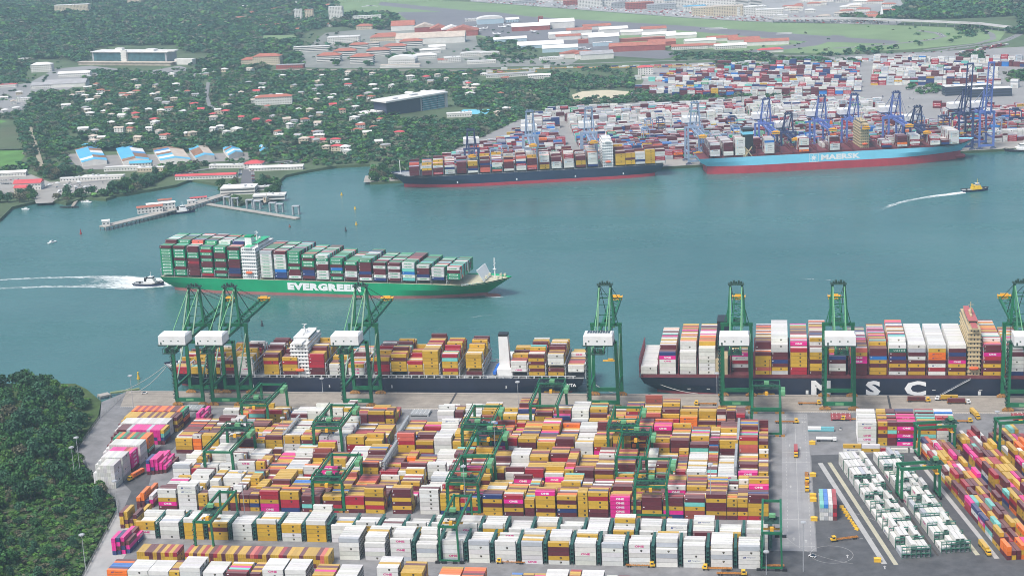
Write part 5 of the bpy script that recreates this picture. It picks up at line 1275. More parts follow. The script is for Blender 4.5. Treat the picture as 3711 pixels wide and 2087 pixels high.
for _ in range(2600):
    Sx=random.uniform(-60,470); Sy=random.uniform(1390,2180); x,y=g(Sx,Sy)
    if inside(bankP,x,y) and (Sx<np.interp(Sy,[1395,1500,1650,1740,1800,1850,1900,1960,2087,2200],[225,330,285,345,420,420,400,375,310,250])): P.append((x,y,.2,random.uniform(1.4,3.6)))
scatter_clumps('undergrowth',P,1,.28,46,GREENS[[1,3,3,4,5]],'dense green bushes and creepers filling the near left wood','undergrowth',hk=.6)
# ------------------------------------------------------------------ far woods
NOGO=[]      # polygons (photo px) kept free of trees
def nogo(*pts): NOGO.append(list(pts))
nogo((240,545),(310,540),(905,540),(905,578),(640,595),(560,603),(395,622),(285,622),(255,585))
nogo((-60,425),(48,435),(75,500),(95,562),(66,604),(-60,625)); nogo((-50,645),(110,628),(180,652),(260,650),(405,648),(425,690),(330,712),(240,705),(200,735),(130,745),(120,703),(-50,703))
nogo((-50,330),(100,295),(110,215),(250,215),(330,245),(300,290),(110,345),(90,405),(-50,430))
nogo((870,590),(930,590),(925,690),(1010,715),(850,712)); nogo((100,455),(120,455),(170,620),(145,622))
nogo((330,180),(420,165),(640,165),(700,215),(730,250),(660,270),(510,262),(300,238)); nogo((1355,395),(1365,345),(1640,330),(1660,405),(1500,420),(1400,415))
nogo((1620,395),(1780,390),(1780,425),(1640,430)); nogo((2050,372),(2060,330),(2290,322),(2290,372)); nogo((1000,238),(1700,244),(2100,226),(3711,180),(3711,330),(2960,335),(2600,352),(2290,330),(2300,290),(2000,270),(1700,262),(1000,262))
nogo((1080,238),(1085,195),(1100,120),(1240,95),(1290,110),(1420,110),(1440,80),(1650,115),(1700,165),(1730,160),(1760,200),(2150,200),(2150,235),(1080,240))
nogo((1180,-40),(1240,60),(1430,60),(1440,95),(1700,120),(1960,165),(2420,220),(2800,205),(3300,190),(3711,110),(3690,60),(3150,80),(2500,66),(1700,4),(1700,-40))
nogo((1240,-40),(1700,10),(3150,70),(3300,30),(3250,-40))
nogo((2061,386),(2330,371),(2900,350),(3711,325),(3711,600),(2061,600),(1450,640),(1742,500),(1877,436),(1993,422)); nogo((940,130),(1065,128),(1100,148),(1020,158),(955,152)); nogo((730,300),(770,300),(770,380),(800,405),(780,412),(745,390))
nogo((60,0),(320,0),(320,50),(230,55),(60,40)) if False else None
def clear(Sx,Sy): return any(inside(p,Sx,Sy) for p in NOGO)
HOUSE_XY=[]
def shore_ok(x,y): return inside(far,x,y)
# ================================================================== buildings of the far shore
roofR=mat('roof_red_tile',(.38,.13,.09),.8,.25,.15,dirt=.4,dcol=(.22,.12,.1)); roofW=mat('roof_white',(.72,.71,.68),.55,.08,.05,dirt=.3,dcol=(.5,.48,.44)); roofG=mat('roof_grey',(.34,.34,.35),.7,.2,.1,dirt=.4,dcol=(.2,.2,.2)); roofB=mat('roof_blue',(.10,.42,.65),.45,.12,.04,dirt=.3,dcol=(.25,.45,.55)); roofS=mat('roof_scarlet',(.55,.08,.09),.6,.15,.1); roofP=mat('roof_beige',(.5,.43,.36),.8,.2,.1); roofRu=mat('roof_rust',(.24,.13,.08),.85,.4,.15,dirt=.5,dcol=(.34,.26,.18)); roofC=mat('roof_teal',(.16,.45,.5),.6,.15)
wallW=mat('wall_white',(.68,.67,.63),.8,.1,.1,dirt=.3,dcol=(.4,.38,.34)); wallC=mat('wall_cream',(.58,.50,.38),.8,.1,.1,dirt=.3); wallR=mat('wall_brick_red',(.32,.08,.07),.8,.2,.1); wallG=mat('wall_grey',(.36,.38,.4),.7,.1,.1); wallD=mat('wall_dark',(.035,.045,.085),.35,.1,.1); wallB=mat('wall_pale_blue',(.42,.55,.62),.6,.1)
ROOF=dict(R=roofR,W=roofW,G=roofG,B=roofB,S=roofS,P=roofP,U=roofRu,C=roofC); WALL=dict(W=wallW,C=wallC,R=wallR,G=wallG,D=wallD,B=wallB)
winm=mat('far_window',(.05,.06,.075),.2)
BN=[0]
def building(Sx,Sy,w,d,h,roof='W',wall='W',kind='flat',rz=0.0,label='',cat='house',name='house',fl=None,group=None,rh_=None,base=None,bands=False,nowin=False):
    """Sx,Sy: photo pixel of the front base centre"""
    x,y,z=G3(Sx,Sy) if base is None else base
    t=empty(name,(x,y,z-.4),rz); tag(t,label,cat,group); HOUSE_XY.append((x,y,max(w,d)*.62)); BN[0]+=1
    m=MB(); m.box(-w/2,0,0,w/2,d,h+.4); m.build('wall',WALL[wall],t)
    if not nowin:
        fl=fl or max(1,int(h/3.4)); fh=h/fl; wd=MB()
        for k in range(fl):
            z0=.4+k*fh+fh*.32
            if bands: wd.box(-w/2+.4,-.08,z0,w/2-.4,0,z0+fh*.42); wd.box(w/2,.6,z0,w/2+.08,d-.6,z0+fh*.42); wd.box(-w/2-.08,.6,z0,-w/2,d-.6,z0+fh*.42)
            else:
                n=max(2,int(w/4)); 
                for i in range(n): xc=-w/2+w*(i+.5)/n; wd.box(xc-.8,-.08,z0,xc+.8,0,z0+1.5)
                n=max(1,int(d/4.5))
                for i in range(n):
                    yc=d*(i+.5)/n
                    for s in (-1,1): wd.box(min(s*w/2,s*(w/2+.08)),yc-.8,z0,max(s*w/2,s*(w/2+.08)),yc+.8,z0+1.5)
        wd.build('windows',winm,t)
    r=MB(); H=h+.4; q_=rh_ or min(w,d)*.22
    if kind=='gable': r.gable(-w/2,0,w/2,d,H,H+q_,.7,'x' if w>=d else 'y')
    elif kind=='gabley': r.gable(-w/2,0,w/2,d,H,H+q_,.7,'y')
    elif kind=='hip': r.hip(-w/2,0,w/2,d,H,H+q_,.9)
    elif kind=='arch':
        n=8; vs=[]; 
        for i in range(n+1): a=math.pi*i/n; vs+= [(-math.cos(a)*(w/2+.4),-.4,H+q_*math.sin(a)),(-math.cos(a)*(w/2+.4),d+.4,H+q_*math.sin(a))]
        r.add(vs,[(2*i,2*i+2,2*i+3,2*i+1) for i in range(n)]+[tuple(range(0,2*n+2,2))[::-1],tuple(range(1,2*n+2,2))])
    else: r.box(-w/2-.3,-.3,H,w/2+.3,d+.3,H+.5); 
    r.build('roof',ROOF[roof],t)
    if kind=='flat' and w>14:
        e=MB(); rg=random.Random(BN[0])
        for _ in range(4): a=rg.uniform(-w/2+2,w/2-4); b=rg.uniform(1.5,d-3 if d>5 else 2); e.box(a,b,H+.5,a+rg.uniform(1.5,4),b+rg.uniform(1,2.5),H+.5+rg.uniform(.8,2.2))
        e.build('roof_plant',WALL['G'],t)
    return t
A=R(11)
# --- blue-roofed sheds by the water
def shed(x0,y0,x1,y1,sx,sy,pl,pr,label,front=None):
    X0,Y0,_=G3(x0,y0); X1,Y1,_=G3(x1,y1); w=math.dist((X0,Y0),(X1,Y1)); X2,Y2,_=G3(sx,sy); d=math.dist((X0,Y0),(X2,Y2)); ang=math.atan2(Y1-Y0,X1-X0)
    ay=math.atan2(Y2-Y0,X2-X0); t=empty('warehouse',(X0,Y0,0),ang); tag(t,label,'warehouse','long sheds with patched blue roofs'); c=ay-ang
    ex,ey=math.cos(c),math.sin(c)      # shed's long axis in its own frame
    def pt(u,v,z): return (u*w+v*d*ex,v*d*ey,z)
    b=MB(); vs=[pt(0,0,0),pt(1,0,0),pt(1,1,0),pt(0,1,0),pt(0,0,6),pt(1,0,6),pt(1,1,6),pt(0,1,6),pt(.5,0,9),pt(.5,1,9)]
    b.add(vs,[(0,1,5,8,4),(1,2,6,5),(2,3,7,9,6),(3,0,4,7)]); b.build('wall',wallW,t)
    for side,pat in ((0,pl),(1,pr)):
        r=MB(); n=len(pat); mats=[roofB,roofW,roofRu,roofP,mat('roof_deep_blue',(.07,.25,.5),.5)]
        for i,ch in enumerate(pat):
            v0=i/n;v1=(i+1)/n; a,e=((-.03,6.05-.1),(.5,9.12)) if side==0 else ((.5,9.12),(1.03,5.95))
            jj=.003*i
            r.add([pt(a[0],v0,a[1]+jj),pt(e[0],v0,e[1]+jj),pt(e[0],v1,e[1]+jj),pt(a[0],v1,a[1]+jj)],[(0,1,2,3)],'BWUPD'.index(ch))
        r.build('roof',mats,t)
    HOUSE_XY.append((X0+w/2,Y0+d/2,0)); return t
shed(300,600,388,590,270,534,'BWBBBBBUB','BUBWUDB','shed with mostly bright blue roof, leftmost of the waterside sheds')
shed(448,595,540,588,422,539,'UBBCBB'.replace('C','B'),'BUUDWWD','shed with clean blue left roof slope and striped right slope, second from left')
shed(585,592,690,588,556,541,'BWBUWDU','BPPPPPU','shed with striped left roof and bare tan right roof, third from left')
shed(712,583,778,573,685,541,'BUUUB','BPPPP','shed with rusty centre roof panels and blue ends, fourth from left')
shed(830,573,880,560,808,541,'BWBUB','BWBDW','small blue and white striped shed, fifth from left')
shed(945,558,975,550,932,541,'BWB','BDW','smallest blue roofed shed half hidden in trees, sixth from left')
building(510,612,30,12,8,'B','W','gable',A,'white gabled building with blue roof in front of the second blue shed','warehouse','warehouse')
# --- named buildings of the woods and town
building(1535,428,0,0,0) if False else None
def office():
    a=g(1470,420); b=g(1632,392); ang=math.atan2(b[1]-a[1],b[0]-a[0]); L=math.dist(a,b); t=empty('office_building',(a[0],a[1],0),ang); tag(t,'long slate office block with overhanging white roof and glass bays above the dark blue ship','office building')
    HOUSE_XY.append((a[0]+L/2,a[1]+20,L*.55)); h=24
    m=MB(); m.box(-30,10,0,L-2,44,h); m.build('wall',wallD,t)
    f=MB(); f.box(L*.42,8.5,0,L*.44,11,h); f.box(L-4,6,0,L,46,h+.5); f.build('frame',wallG,t)
    w=MB(); 
    for k in range(6):
        for j in range(3): w.box(L*.46+j*(L*.5)/3+.8,9.0,2+k*3.6,L*.46+(j+1)*(L*.5)/3-.8,9.9,3.9+k*3.6)
    w.build('windows',mat('glass_teal',(.10,.28,.32),.15),t)
    s=MB(); 
    for k in range(7): s.box(L*.45,8.6,1.0+k*3.6,L-3,9.0,1.7+k*3.6)
    s.build('sun_shades',wallB,t)
    r=MB(); r.box(-34,5,h+.5,L+1,46,h+3); r.build('roof',roofW,t)
    l=MB(); l.box(-75,20,0,-30,50,9); l.box(-76,19,9,-29,51,10.2); l.build('side_wing',roofW,t)
    c=MB(); c.box(-10,14,h+3,-2,19,h+4.5); c.box(30,20,h+3,44,26,h+4.5); c.build('roof_plant',wallG,t)
office()
def sc(Sx,Sy,w,d,m_,z,name,label,cat):
    x,y,_=G3(Sx,Sy); o=MB().box(-w/2,0,0,w/2,d,.3).build(name,m_,None,(x,y,z)); tag(o,label,cat)
sc(1710,415,48,50,mat('court_blue',(.16,.5,.62),.7),.4,'sports_court','bright blue sports court beside the long office block','sports court')
building(1665,425,40,14,6,'W','W','flat',A,'low white pavilion at left of the blue sports court','pavilion','pavilion')
def glass_complex():
    x0,y0,z0=G3(325,236); x1,y1,z1=G3(640,238); ang=math.atan2(y1-y0,x1-x0); L=math.dist((x0,y0),(x1,y1)); t=empty('hospital_building',(x0,y0,z0),ang); tag(t,'long dark glass complex with white stair tower at the foot of the wooded hill','office building')
    HOUSE_XY.append((x0+L/2,y0+30,L*.55)); m=MB(); m.box(0,12,0,L*.86,50,26); m.build('wall',wallG,t)
    g_=MB(); g_.box(4,11.8,7,L*.34,12,25); g_.box(L*.42,11.8,7,L*.84,12,25); g_.build('glass_front',mat('glass_dark_green',(.05,.12,.14),.15,.5,.1),t)
    s=MB(); s.box(L*.35,8,0,L*.41,13,31); [s.box(L*.345,7.6,5+k*5,L*.415,8,6.5+k*5) for k in range(5)]; s.build('stair_tower',wallW,t)
    r=MB(); r.box(-2,9,26,L*.88,52,27.5); r.box(L*.25,20,27.5,L*.33,30,34); r.box(L*.6,18,27.5,L*.7,34,32); r.box(L*.75,14,27.5,L*.95,26,30); r.build('roof',roofW,t)
    p=MB(); p.box(-25,-6,0,L*.95,10,6); p.box(-27,-8,6,L*.97,11,7); p.build('podium',roofP,t)
    q2=MB(); q2.box(L*.95,10,0,L*1.15,24,12); q2.build('annex',wallW,t)
glass_complex()
for (Sx,Sy,w,d,h,rf,wl,kd,lb) in ((150,262,54,26,18,'W','W','hip','white hall with shallow roof and blue corner at the left edge of town'),(268,280,80,22,9,'W','W','gable','long white-roofed shed right of the white hall'),(235,318,100,40,9,'G','W','gable','wide pale grey shed roof below the white hall'),(150,322,50,26,8,'G','W','gable','smaller grey-roofed building with red wall at left of the wide shed'),
    (85,222,30,14,6,'W','W','flat','small white roofed building at far left by the hill foot'),(30,318,40,16,7,'S','W','flat','low red and white building at the left edge'),(85,370,32,12,8,'W','W','flat','white two-storey shop left of the wood'),
    (966,238,70,30,22,'R','C','hip','cream block with red hip roof right of the glass complex'),(903,238,40,26,14,'R','C','hip','dark block with red roof beside the glass complex'),(1050,250,70,18,9,'G','R','flat','low dark commercial building below the red-roofed block'),
    (260,48,120,30,26,'W','C','flat','long cream apartment slab on the hill in the upper left'),(490,18,60,26,22,'R','C','hip','cream apartment block with red roofs high on the hill'),(1082,78,26,16,36,'W','W','flat','white apartment tower, left of the pair, on the wooded slope'),(1122,76,28,16,34,'R','C','flat','cream apartment tower, right of the pair'),(1218,78,46,18,44,'W','W','flat','broad white residential tower standing above the trees'),
    (1330,78,90,20,16,'W','W','flat','long white building with arches below the broad white tower'),(1245,160,90,40,18,'W','W','flat','big white institutional block with long roof'),(1320,108,50,26,10,'R','C','hip','red-roofed house group by the white institutional block'),
    (1130,188,100,18,13,'W','W','flat','long white banded office building left of the campus'),(1190,226,60,30,16,'R','W','hip','campus block with red hip roof, front left'),(1250,206,60,30,14,'R','W','hip','campus block with red hip roof, second from front left'),(1310,232,58,30,17,'R','W','hip','campus block with red hip roof, front middle'),
    (1370,205,60,30,15,'R','W','hip','campus block with red hip roof, behind front middle'),(1430,188,60,28,14,'R','W','hip','campus block with red hip roof, upper right'),(1490,170,62,28,14,'R','W','hip','campus block with red hip roof, highest right'),(1300,180,50,24,12,'R','W','hip','campus block with red hip roof, rear left'),(1345,172,44,22,11,'P','W','flat','beige flat-roofed campus block'),
    (1455,232,68,40,10,'W','W','arch','white barrel-roofed hall by the railway'),(1540,215,60,24,9,'W','W','hip','white roofed building right of the barrel hall'),(1560,195,54,20,9,'W','W','hip','white roofed building behind the barrel hall'),(1585,182,44,24,8,'W','W','gable','grey and white building near the long hangar'),
    (1640,228,40,26,12,'W','W','flat','white restaurant building by the railway'),(1605,230,24,14,8,'R','W','gable','small white house with red front by the railway'),(1720,205,70,16,8,'W','W','arch','long white building with curved roof, left half'),(1775,205,50,16,8,'W','W','arch','white building with curved roof, right half'),(1745,232,70,14,7,'W','W','flat','low white pavilions below the curved roofs'),(1450,245,100,14,6,'P','W','flat','low row of market stalls along the railway'),
    (1400,150,90,46,11,'R','C','hip','huge red roof of the market hall with teal corner'),(1460,112,70,60,14,'R','W','gable','red-roofed hangar with white gable at the airfield edge'),(1560,160,190,60,16,'P','W','gable','long beige-roofed hangar with white skylights'),(1540,118,60,50,14,'P','R','gabley','pale roofed hangar, left of a row'),(1590,122,50,50,13,'R','R','gabley','dark red roofed hangar, second of a row'),(1640,125,60,50,13,'W','R','gabley','white roofed hangar, third of a row'),(1675,132,90,60,14,'R','R','gabley','large red roofed hangar at the apron'),
    (1778,88,80,40,14,'W','B','arch','pale blue hangar by the taxiway'),(1858,82,40,26,8,'W','B','gable','small open white-roofed shed by the taxiway'),(1715,78,50,12,7,'W','W','flat','small white terminal hut by the taxiway'),(1925,112,110,40,12,'W','R','gable','open red hangar with white roof and aircraft inside'),(2020,104,100,40,17,'W','W','gable','tall white hangar beside the open red one'),(1960,92,14,14,24,'R','R','flat','red control tower with wide cab'),
    (2030,140,60,26,11,'W','W','gable','white hangar in the hangar cluster, left front'),(2060,146,66,22,10,'R','W','gable','white hangar with red roof panel, cluster left front'),(2100,122,70,26,9,'R','W','gable','red-roofed hangar, cluster left rear'),(2165,108,80,26,9,'R','W','gable','pale red-roofed hangar, cluster rear'),(2150,140,60,24,9,'W','W','gable','white gabled hangar, cluster middle'),(2225,120,80,30,10,'W','W','gable','white-roofed hangar, cluster rear right'),(2130,158,50,24,9,'R','R','flat','low brick-red hangar, cluster front'),(2190,158,80,36,16,'W','G','gable','big white gabled hangar with open grey front'),(2185,168,50,14,9,'W','B','flat','pale blue annex below the big white hangar'),
    (2290,128,60,24,8,'W','W','gable','white hangar right of the rear group'),(2370,118,70,28,9,'R','W','gable','red and white striped hangar, upper right'),(2330,150,120,26,7,'R','R','flat','long low red hangar roof'),(2390,138,90,26,9,'W','W','gable','white hangar with sloping fascia'),(2470,140,80,26,8,'W','W','gable','white hangar near the runway, right'),(2310,186,140,34,13,'R','R','gable','long brick-red hangar with white lettering, cluster front right'),(2400,168,70,28,10,'R','R','gable','red hangar behind the long brick-red one'),(2250,175,60,16,6,'R','R','flat','row of small red sheds'),
    (2080,212,70,30,11,'R','W','gabley','pink-roofed hangar with red gable, near the railway'),(2130,214,60,30,12,'R','W','gabley','red gabled hangar near the railway'),(2165,216,80,34,12,'G','W','gable','grey-roofed white hangar near the railway'),(2030,190,90,34,10,'W','B','gable','pale grey hangar left of the pink roof'),(1960,175,120,40,8,'W','B','gable','long pale blue shed roof by the apron'),(1850,152,90,26,7,'W','B','gable','long white shed roof, apron corner'),(2000,218,60,14,6,'W','W','flat','white low building under the pale sheds'),
    (2540,160,80,24,8,'W','W','gable','white hangar with red roof edge, right group'),(2620,150,80,24,8,'R','W','gable','red-roofed hangar, right group rear'),(2700,156,80,26,8,'R','W','gable','red-roofed white hangar, right group'),(2780,165,110,28,9,'R','W','gable','rightmost long red-roofed white hangar'),(2500,180,90,22,8,'R','W','gable','red-roofed white sheds, right group front left'),(2580,176,60,20,7,'R','W','hip','small red-roofed shed, right group front'),(2650,178,80,22,8,'W','W','gable','white shed, right group front'),(2795,192,60,18,7,'S','W','hip','red hipped building alone right of the hangars'),
    (2340,272,34,18,16,'S','W','hip','white signal house with red roof beside the rail yard'),(1850,280,110,12,7,'G','W','gable','long grey shed in the trees below the railway'),(1955,287,50,14,8,'W','W','gable','white gabled shed in the trees below the railway'),
    (3510,345,90,26,17,'W','D','flat','banded dark blue and white office block in the far terminal'),(3590,352,80,24,15,'W','D','flat','second banded office block, right of the first'),
    (745,650,100,12,6,'S','W','gable','long white boathouse with scarlet roof by the car park'),(830,610,70,12,5,'W','W','flat','low white sheds left of the pier road'),(918,614,30,22,9,'S','W','hip','white house with scarlet hip roof beside the pier road'),(1000,618,90,14,5,'W','W','gable','long low white building right of the pier road'),
    (100,690,44,22,11,'S','W','gable','red-roofed boathouse on the left shore'),(75,702,22,16,9,'S','C','gable','small red shed at the boathouse'),(305,655,80,9,5,'W','W','flat','white wall of sheds at the boat yard'),(372,652,70,12,6,'W','W','flat','white boat stores at the boat yard'),(30,640,60,14,6,'W','W','gable','white-roofed shed left of the dirt track'),
    (440,620,60,8,6,'W','W','arch','white canopy beside the second blue shed'),(545,622,44,12,6,'W','C','flat','cream gatehouse beside the blue sheds')):
    building(Sx,Sy,w*.82,d*.8,h*.85,rf,wl,kd,A*random.choice([.6,1,1.3])-(.0 if Sx>1500 else .1),lb,'building' if h>6 else 'shed','building',bands=('banded' in lb or 'campus' in lb),nowin=('hangar' in lb or 'shed roof' in lb))
# --- houses among the trees
HS=[(320,412,'W'),(352,362,'P'),(366,340,'R'),(305,358,'W'),(455,358,'R'),(470,352,'P'),(560,322,'G'),(558,355,'W'),(575,372,'G'),(600,385,'G'),(640,318,'W'),(640,338,'G'),(678,345,'R'),(495,400,'R'),(614,404,'R'),(540,408,'W'),(705,388,'S'),(728,404,'S'),(764,422,'S'),(775,438,'P'),(815,415,'S'),(655,412,'W'),(800,470,'W'),(770,482,'W'),(850,480,'W'),(815,490,'W'),(682,492,'W'),(540,480,'W'),(570,488,'P'),(430,480,'P'),(405,452,'W'),(240,395,'W'),(930,358,'W'),(975,360,'G'),(1010,350,'W'),(1040,372,'W'),(1090,350,'G'),(1140,338,'G'),(1155,348,'W'),(968,398,'R'),(1120,408,'P'),(1085,460,'P'),(1110,445,'R'),(1150,462,'P'),(1210,352,'W'),(1350,315,'W'),(1360,332,'W'),(1415,320,'W'),(1260,318,'S'),(1490,290,'W'),(1500,300,'G'),(1550,290,'S'),(1600,342,'G'),(1580,350,'P'),(1540,338,'W'),(1480,350,'W'),(1710,335,'P'),(1820,345,'R'),(1300,362,'R'),(1340,365,'R'),(1290,400,'W'),(1310,470,'R'),(1290,480,'R'),(1350,468,'R'),(1375,440,'R'),(1450,492,'S'),(1375,530,'W'),(1400,540,'G'),(1215,520,'S'),(1220,548,'S'),(1250,550,'W'),(1255,560,'W'),(1100,520,'P'),(1180,540,'P'),(740,262,'W'),(775,268,'W'),(810,262,'W'),(1165,285,'W'),(1150,305,'P'),(1250,300,'W'),(900,305,'G'),(950,310,'G'),(945,370,'W'),(20,410,'W'),(60,402,'W'),(70,345,'W'),(15,360,'W'),(50,380,'P'),(1800,420,'P'),(1830,405,'W'),(1850,400,'P'),(1700,350,'W')]
for _ in range(150):      # more of the suburb's roofs
    Sx=random.uniform(230,1900); Sy=random.uniform(262,525)
    if Sx>1340 and Sy>340: continue
    if clear(Sx,Sy) or (Sy>430 and Sx<300) or not shore_ok(*G3(Sx,Sy)[:2]): continue
    if all((Sx-a)**2+((Sy-b)*1.6)**2>15**2 for a,b,_c in HS): HS.append((Sx,Sy,random.choice('WWWGGPPRS')))
HC={'W':'white','P':'beige','R':'terracotta','S':'scarlet','G':'grey','B':'blue'}
HNAMES={}
for i,(Sx,Sy,rf) in enumerate(HS):
    w=random.uniform(8,16); d=random.uniform(7,11); h=random.choice([3.5,5.5,6,7])
    near='above the blue sheds' if Sy>440 and Sx<950 else 'in the left part of the wooded suburb' if Sx<640 else 'in the middle of the wooded suburb' if Sx<1100 else 'left of the long office block' if Sx<1480 and Sy<440 else 'below the long office block' if Sy>=440 else 'behind the long office block'
    k=(rf,near); HNAMES[k]=HNAMES.get(k,0)+1
    building(Sx,Sy,w,d,h,rf,random.choice('WWC'),random.choice(['hip','hip','gable']),random.uniform(-.5,.7),f"{HC[rf]}-roofed house among trees {near}, number {HNAMES[k]} counting across" if False else f"{ORD[HNAMES[k]-1]} {HC[rf]}-roofed house from left among trees {near}",'house','house',group='houses among the trees of the far shore')
building(992,380,62,16,13,'R','W','hip',A,'long white three-storey villa block with red roof in the wooded suburb','house','apartment_house')
# --- scarlet/beige roofs far on the hill and the suburb at upper right
for i in range(46):
    Sx=random.uniform(2860,3230) if i<26 else random.uniform(700,1200); Sy=random.uniform(6,74) if i<26 else random.uniform(20,130)
    if i>=26 and clear(Sx,Sy): continue
    w=random.uniform(20,44) if i<26 else random.uniform(14,26)
    k=('far' if i<26 else 'hill'); HNAMES[k]=HNAMES.get(k,0)+1; rf=random.choice('RRRPW' if i<26 else 'RRRW')
    kk=(k,rf); HNAMES[kk]=HNAMES.get(kk,0)+1
    building(Sx,Sy,w,12,7,rf,'W','hip',random.uniform(-.3,.3),f"{ORD[HNAMES[kk]-1]} {HC[rf]}-roofed hazy house "+('in the suburb beyond the highway' if i<26 else 'on the wooded slope below the white towers'),'house','house',group='hazy far houses')
# --- the shopping city along the top
CITY=[(1760,2,70,'W','W',10),(1900,14,80,'W','G',9),(1960,8,90,'W','W',14),(2040,4,110,'R','C',16),(2110,8,120,'G','W',16),(2075,20,60,'R','R',12),(2140,28,80,'W','W',22),(2190,24,100,'C','W',16),(2250,30,60,'G','G',12),(2320,34,90,'R','R',16),(2280,16,130,'W','W',12),(2400,36,90,'G','G',13),(2380,14,140,'W','W',14),(2460,26,90,'C','W',18),(2500,10,160,'W','W',16),(2520,44,70,'B','W',14),(2600,24,130,'G','W',20),(2580,58,110,'P','C',20),(2640,60,90,'P','C',24),(2690,40,40,'W','W',52),(2725,56,90,'W','W',20),(2790,60,80,'W','W',16),(2670,12,80,'W','B',40),(2620,4,120,'W','W',20),(2740,30,36,'W','W',46),(2830,70,40,'W','W',9),(2550,2,120,'W','W',16),(2440,0,100,'W','W',18),(2330,-4,120,'W','W',14),(2210,-2,110,'W','W',14),(2100,-8,100,'W','W',16),(1990,-8,90,'W','W',12),(1880,-4,90,'W','R',12)]
for i,(Sx,Sy,w,rf,wl,h) in enumerate(CITY):
    building(Sx,Sy,w*.8,w*.35,h,rf,wl,'arch' if i%5==3 and h<20 else 'flat',A*random.choice([.5,1,1.2]),f"{'tall' if h>30 else 'large' if w>90 else 'mid-sized'} {HC.get(rf,'teal')}-roofed building in the hazy shopping city, {ORD[i]} counted along the airfield",'building','city_building',group='buildings of the shopping city',bands=h>30)
def church():
    x,y,_=G3(3190,74); t=empty('church',(x,y,0),0); tag(t,'small church with a white pointed spire beyond the flyover','church'); MB().box(-30,0,0,0,16,8).build('nave',wallW,t); MB().gable(-30,0,0,16,8,14,.8,'x').build('roof',roofR,t); s=MB(); s.box(0,4,0,7,11,14); s.add([(0,4,14),(7,4,14),(7,11,14),(0,11,14),(3.5,7.5,32)],[(0,1,4),(1,2,4),(2,3,4),(3,0,4)]); s.build('steeple',wht,t)
church()
# --- flyover
def flyover():
    P=[G3(x,y) for x,y in ((2800,84),(2950,84),(3100,85),(3250,91),(3400,97),(3550,104),(3665,118))]; t=empty('flyover',(0,0,0)); tag(t,'long pale elevated road on columns crossing the far right','flyover')
    d=MB(); c=MB()
    for i in range(len(P)-1):
        for off in (0,26):
            a=(P[i][0],P[i][1]+off,9); b=(P[i+1][0],P[i+1][1]+off,9); d.beam(a,b,11,1.4)
        for k in range(5): u=k/5; c.cyl((P[i][0]+(P[i+1][0]-P[i][0])*u,P[i][1]+(P[i+1][1]-P[i][1])*u),1.3,0,8.4,8)
    d.build('deck',asphalt('flyover_concrete',(.45,.44,.42),.1,.05),t); c.build('columns',wallG,t)
flyover()
# ================================================================== boats, piers, buoys, wakes
def tug(name,x,y,rz,L,hullm,housem,label,cat='tug'):
    t=empty(name,(x,y,WL),rz); tag(t,label,cat); B=L*.36
    def ring(s,zz,sc): 
        return [(L*(-.5+u)*s,w*B/2*sc,zz) for u,w in ((0,.75),(.1,.95),(.35,1),(.65,1),(.82,.8),(.94,.42),(1,.02))]
    h=MB(); rows=[ring(.96,-.8,.85),ring(1,1.2,1),ring(1.02,2.2,1.02)]; rows[2]=[(a,b,c+ (1.6*max(0,(a/L+.5)-.6)/.4)) for a,b,c in rows[2]]
    for k in range(2):
        for s in (-1,1):
            vs=[(a,s*b,c) for a,b,c in rows[k]]+[(a,s*b,c) for a,b,c in rows[k+1]]; n=7
            h.add(vs,[(i,i+1,n+i+1,n+i) if s<0 else (i+1,i,n+i,n+i+1) for i in range(6)])
        a,b=rows[k][0],rows[k+1][0]; h.add([(a[0],-a[1],a[2]),(a[0],a[1],a[2]),(b[0],b[1],b[2]),(b[0],-b[1],b[2])],[(3,2,1,0)])
    h.build('hull',hullm,t)
    d=MB(); vs=[(a,-b*.96,c-.5) for a,b,c in rows[2]]+[(a,b*.96,c-.5) for a,b,c in rows[2]]; d.add(vs,[(i,i+1,8+i,7+i) for i in range(6)]); d.build('deck',steelg,t)
    fe=MB(); 
    for i in range(6):
        for s in (-1,1): fe.beam((rows[2][i][0],s*rows[2][i][1],rows[2][i][2]-.2),(rows[2][i+1][0],s*rows[2][i+1][1],rows[2][i+1][2]-.2),.7,.8)
    fe.build('fender',blk,t)
    c=MB(); c.box(-L*.14,-B*.3,1.9,L*.24,B*.3,4.4); c.box(-L*.04,-B*.24,4.4,L*.2,B*.24,6.6); ca=c.build('cabin',housem,t)
    w=MB(); w.box(L*.0,-B*.19,6.6,L*.16,B*.19,9.0); wo=w.build('wheelhouse',wht if housem is not wht else wht,t)
    g_=MB(); g_.box(-.05,-B*.2,7.4,L*.17,B*.2,8.5); g_.build('windows',glass,wo)
    f=MB(); [f.box(-L*.12,s*B*.2-.6,4.4,-L*.06,s*B*.2+.6,8) for s in (-1,1)]; f.build('funnel',blk if housem is wht else housem,t)
    m=MB(); m.beam((L*.08,0,9),(L*.08,0,14),.3); m.beam((L*.08,-1.6,12),(L*.08,1.6,12),.2); m.cyl((L*.08,0),.6,9,10,6); m.build('mast',housem,t)
    wi=MB(); wi.cyl((-L*.32,0),1.1,1.9,3.1,8); wi.box(L*.3,-1.2,2.2,L*.37,1.2,3.4); wi.build('winch',blk,t); return t
tugb=mat('tug_blue',(.02,.04,.12),.4); tugy=mat('tug_yellow',(.75,.5,.03),.5)
x,y=g(541,1033,WL); tug('tugboat',x,y,aE+.05,32,tugb,wht,'white and navy tugboat pushing close under the stern of the green ship')
x,y=g(3533,692,WL); tug('tugboat',x,y,aQ+R(2),31,tugb,tugy,'tugboat with yellow wheelhouse crossing alone at upper right of the channel')
x,y=g(655,772,WL); tug('tugboat',x,y,R(20),34,tugb,wht,'navy tugboat moored beside the long pier')
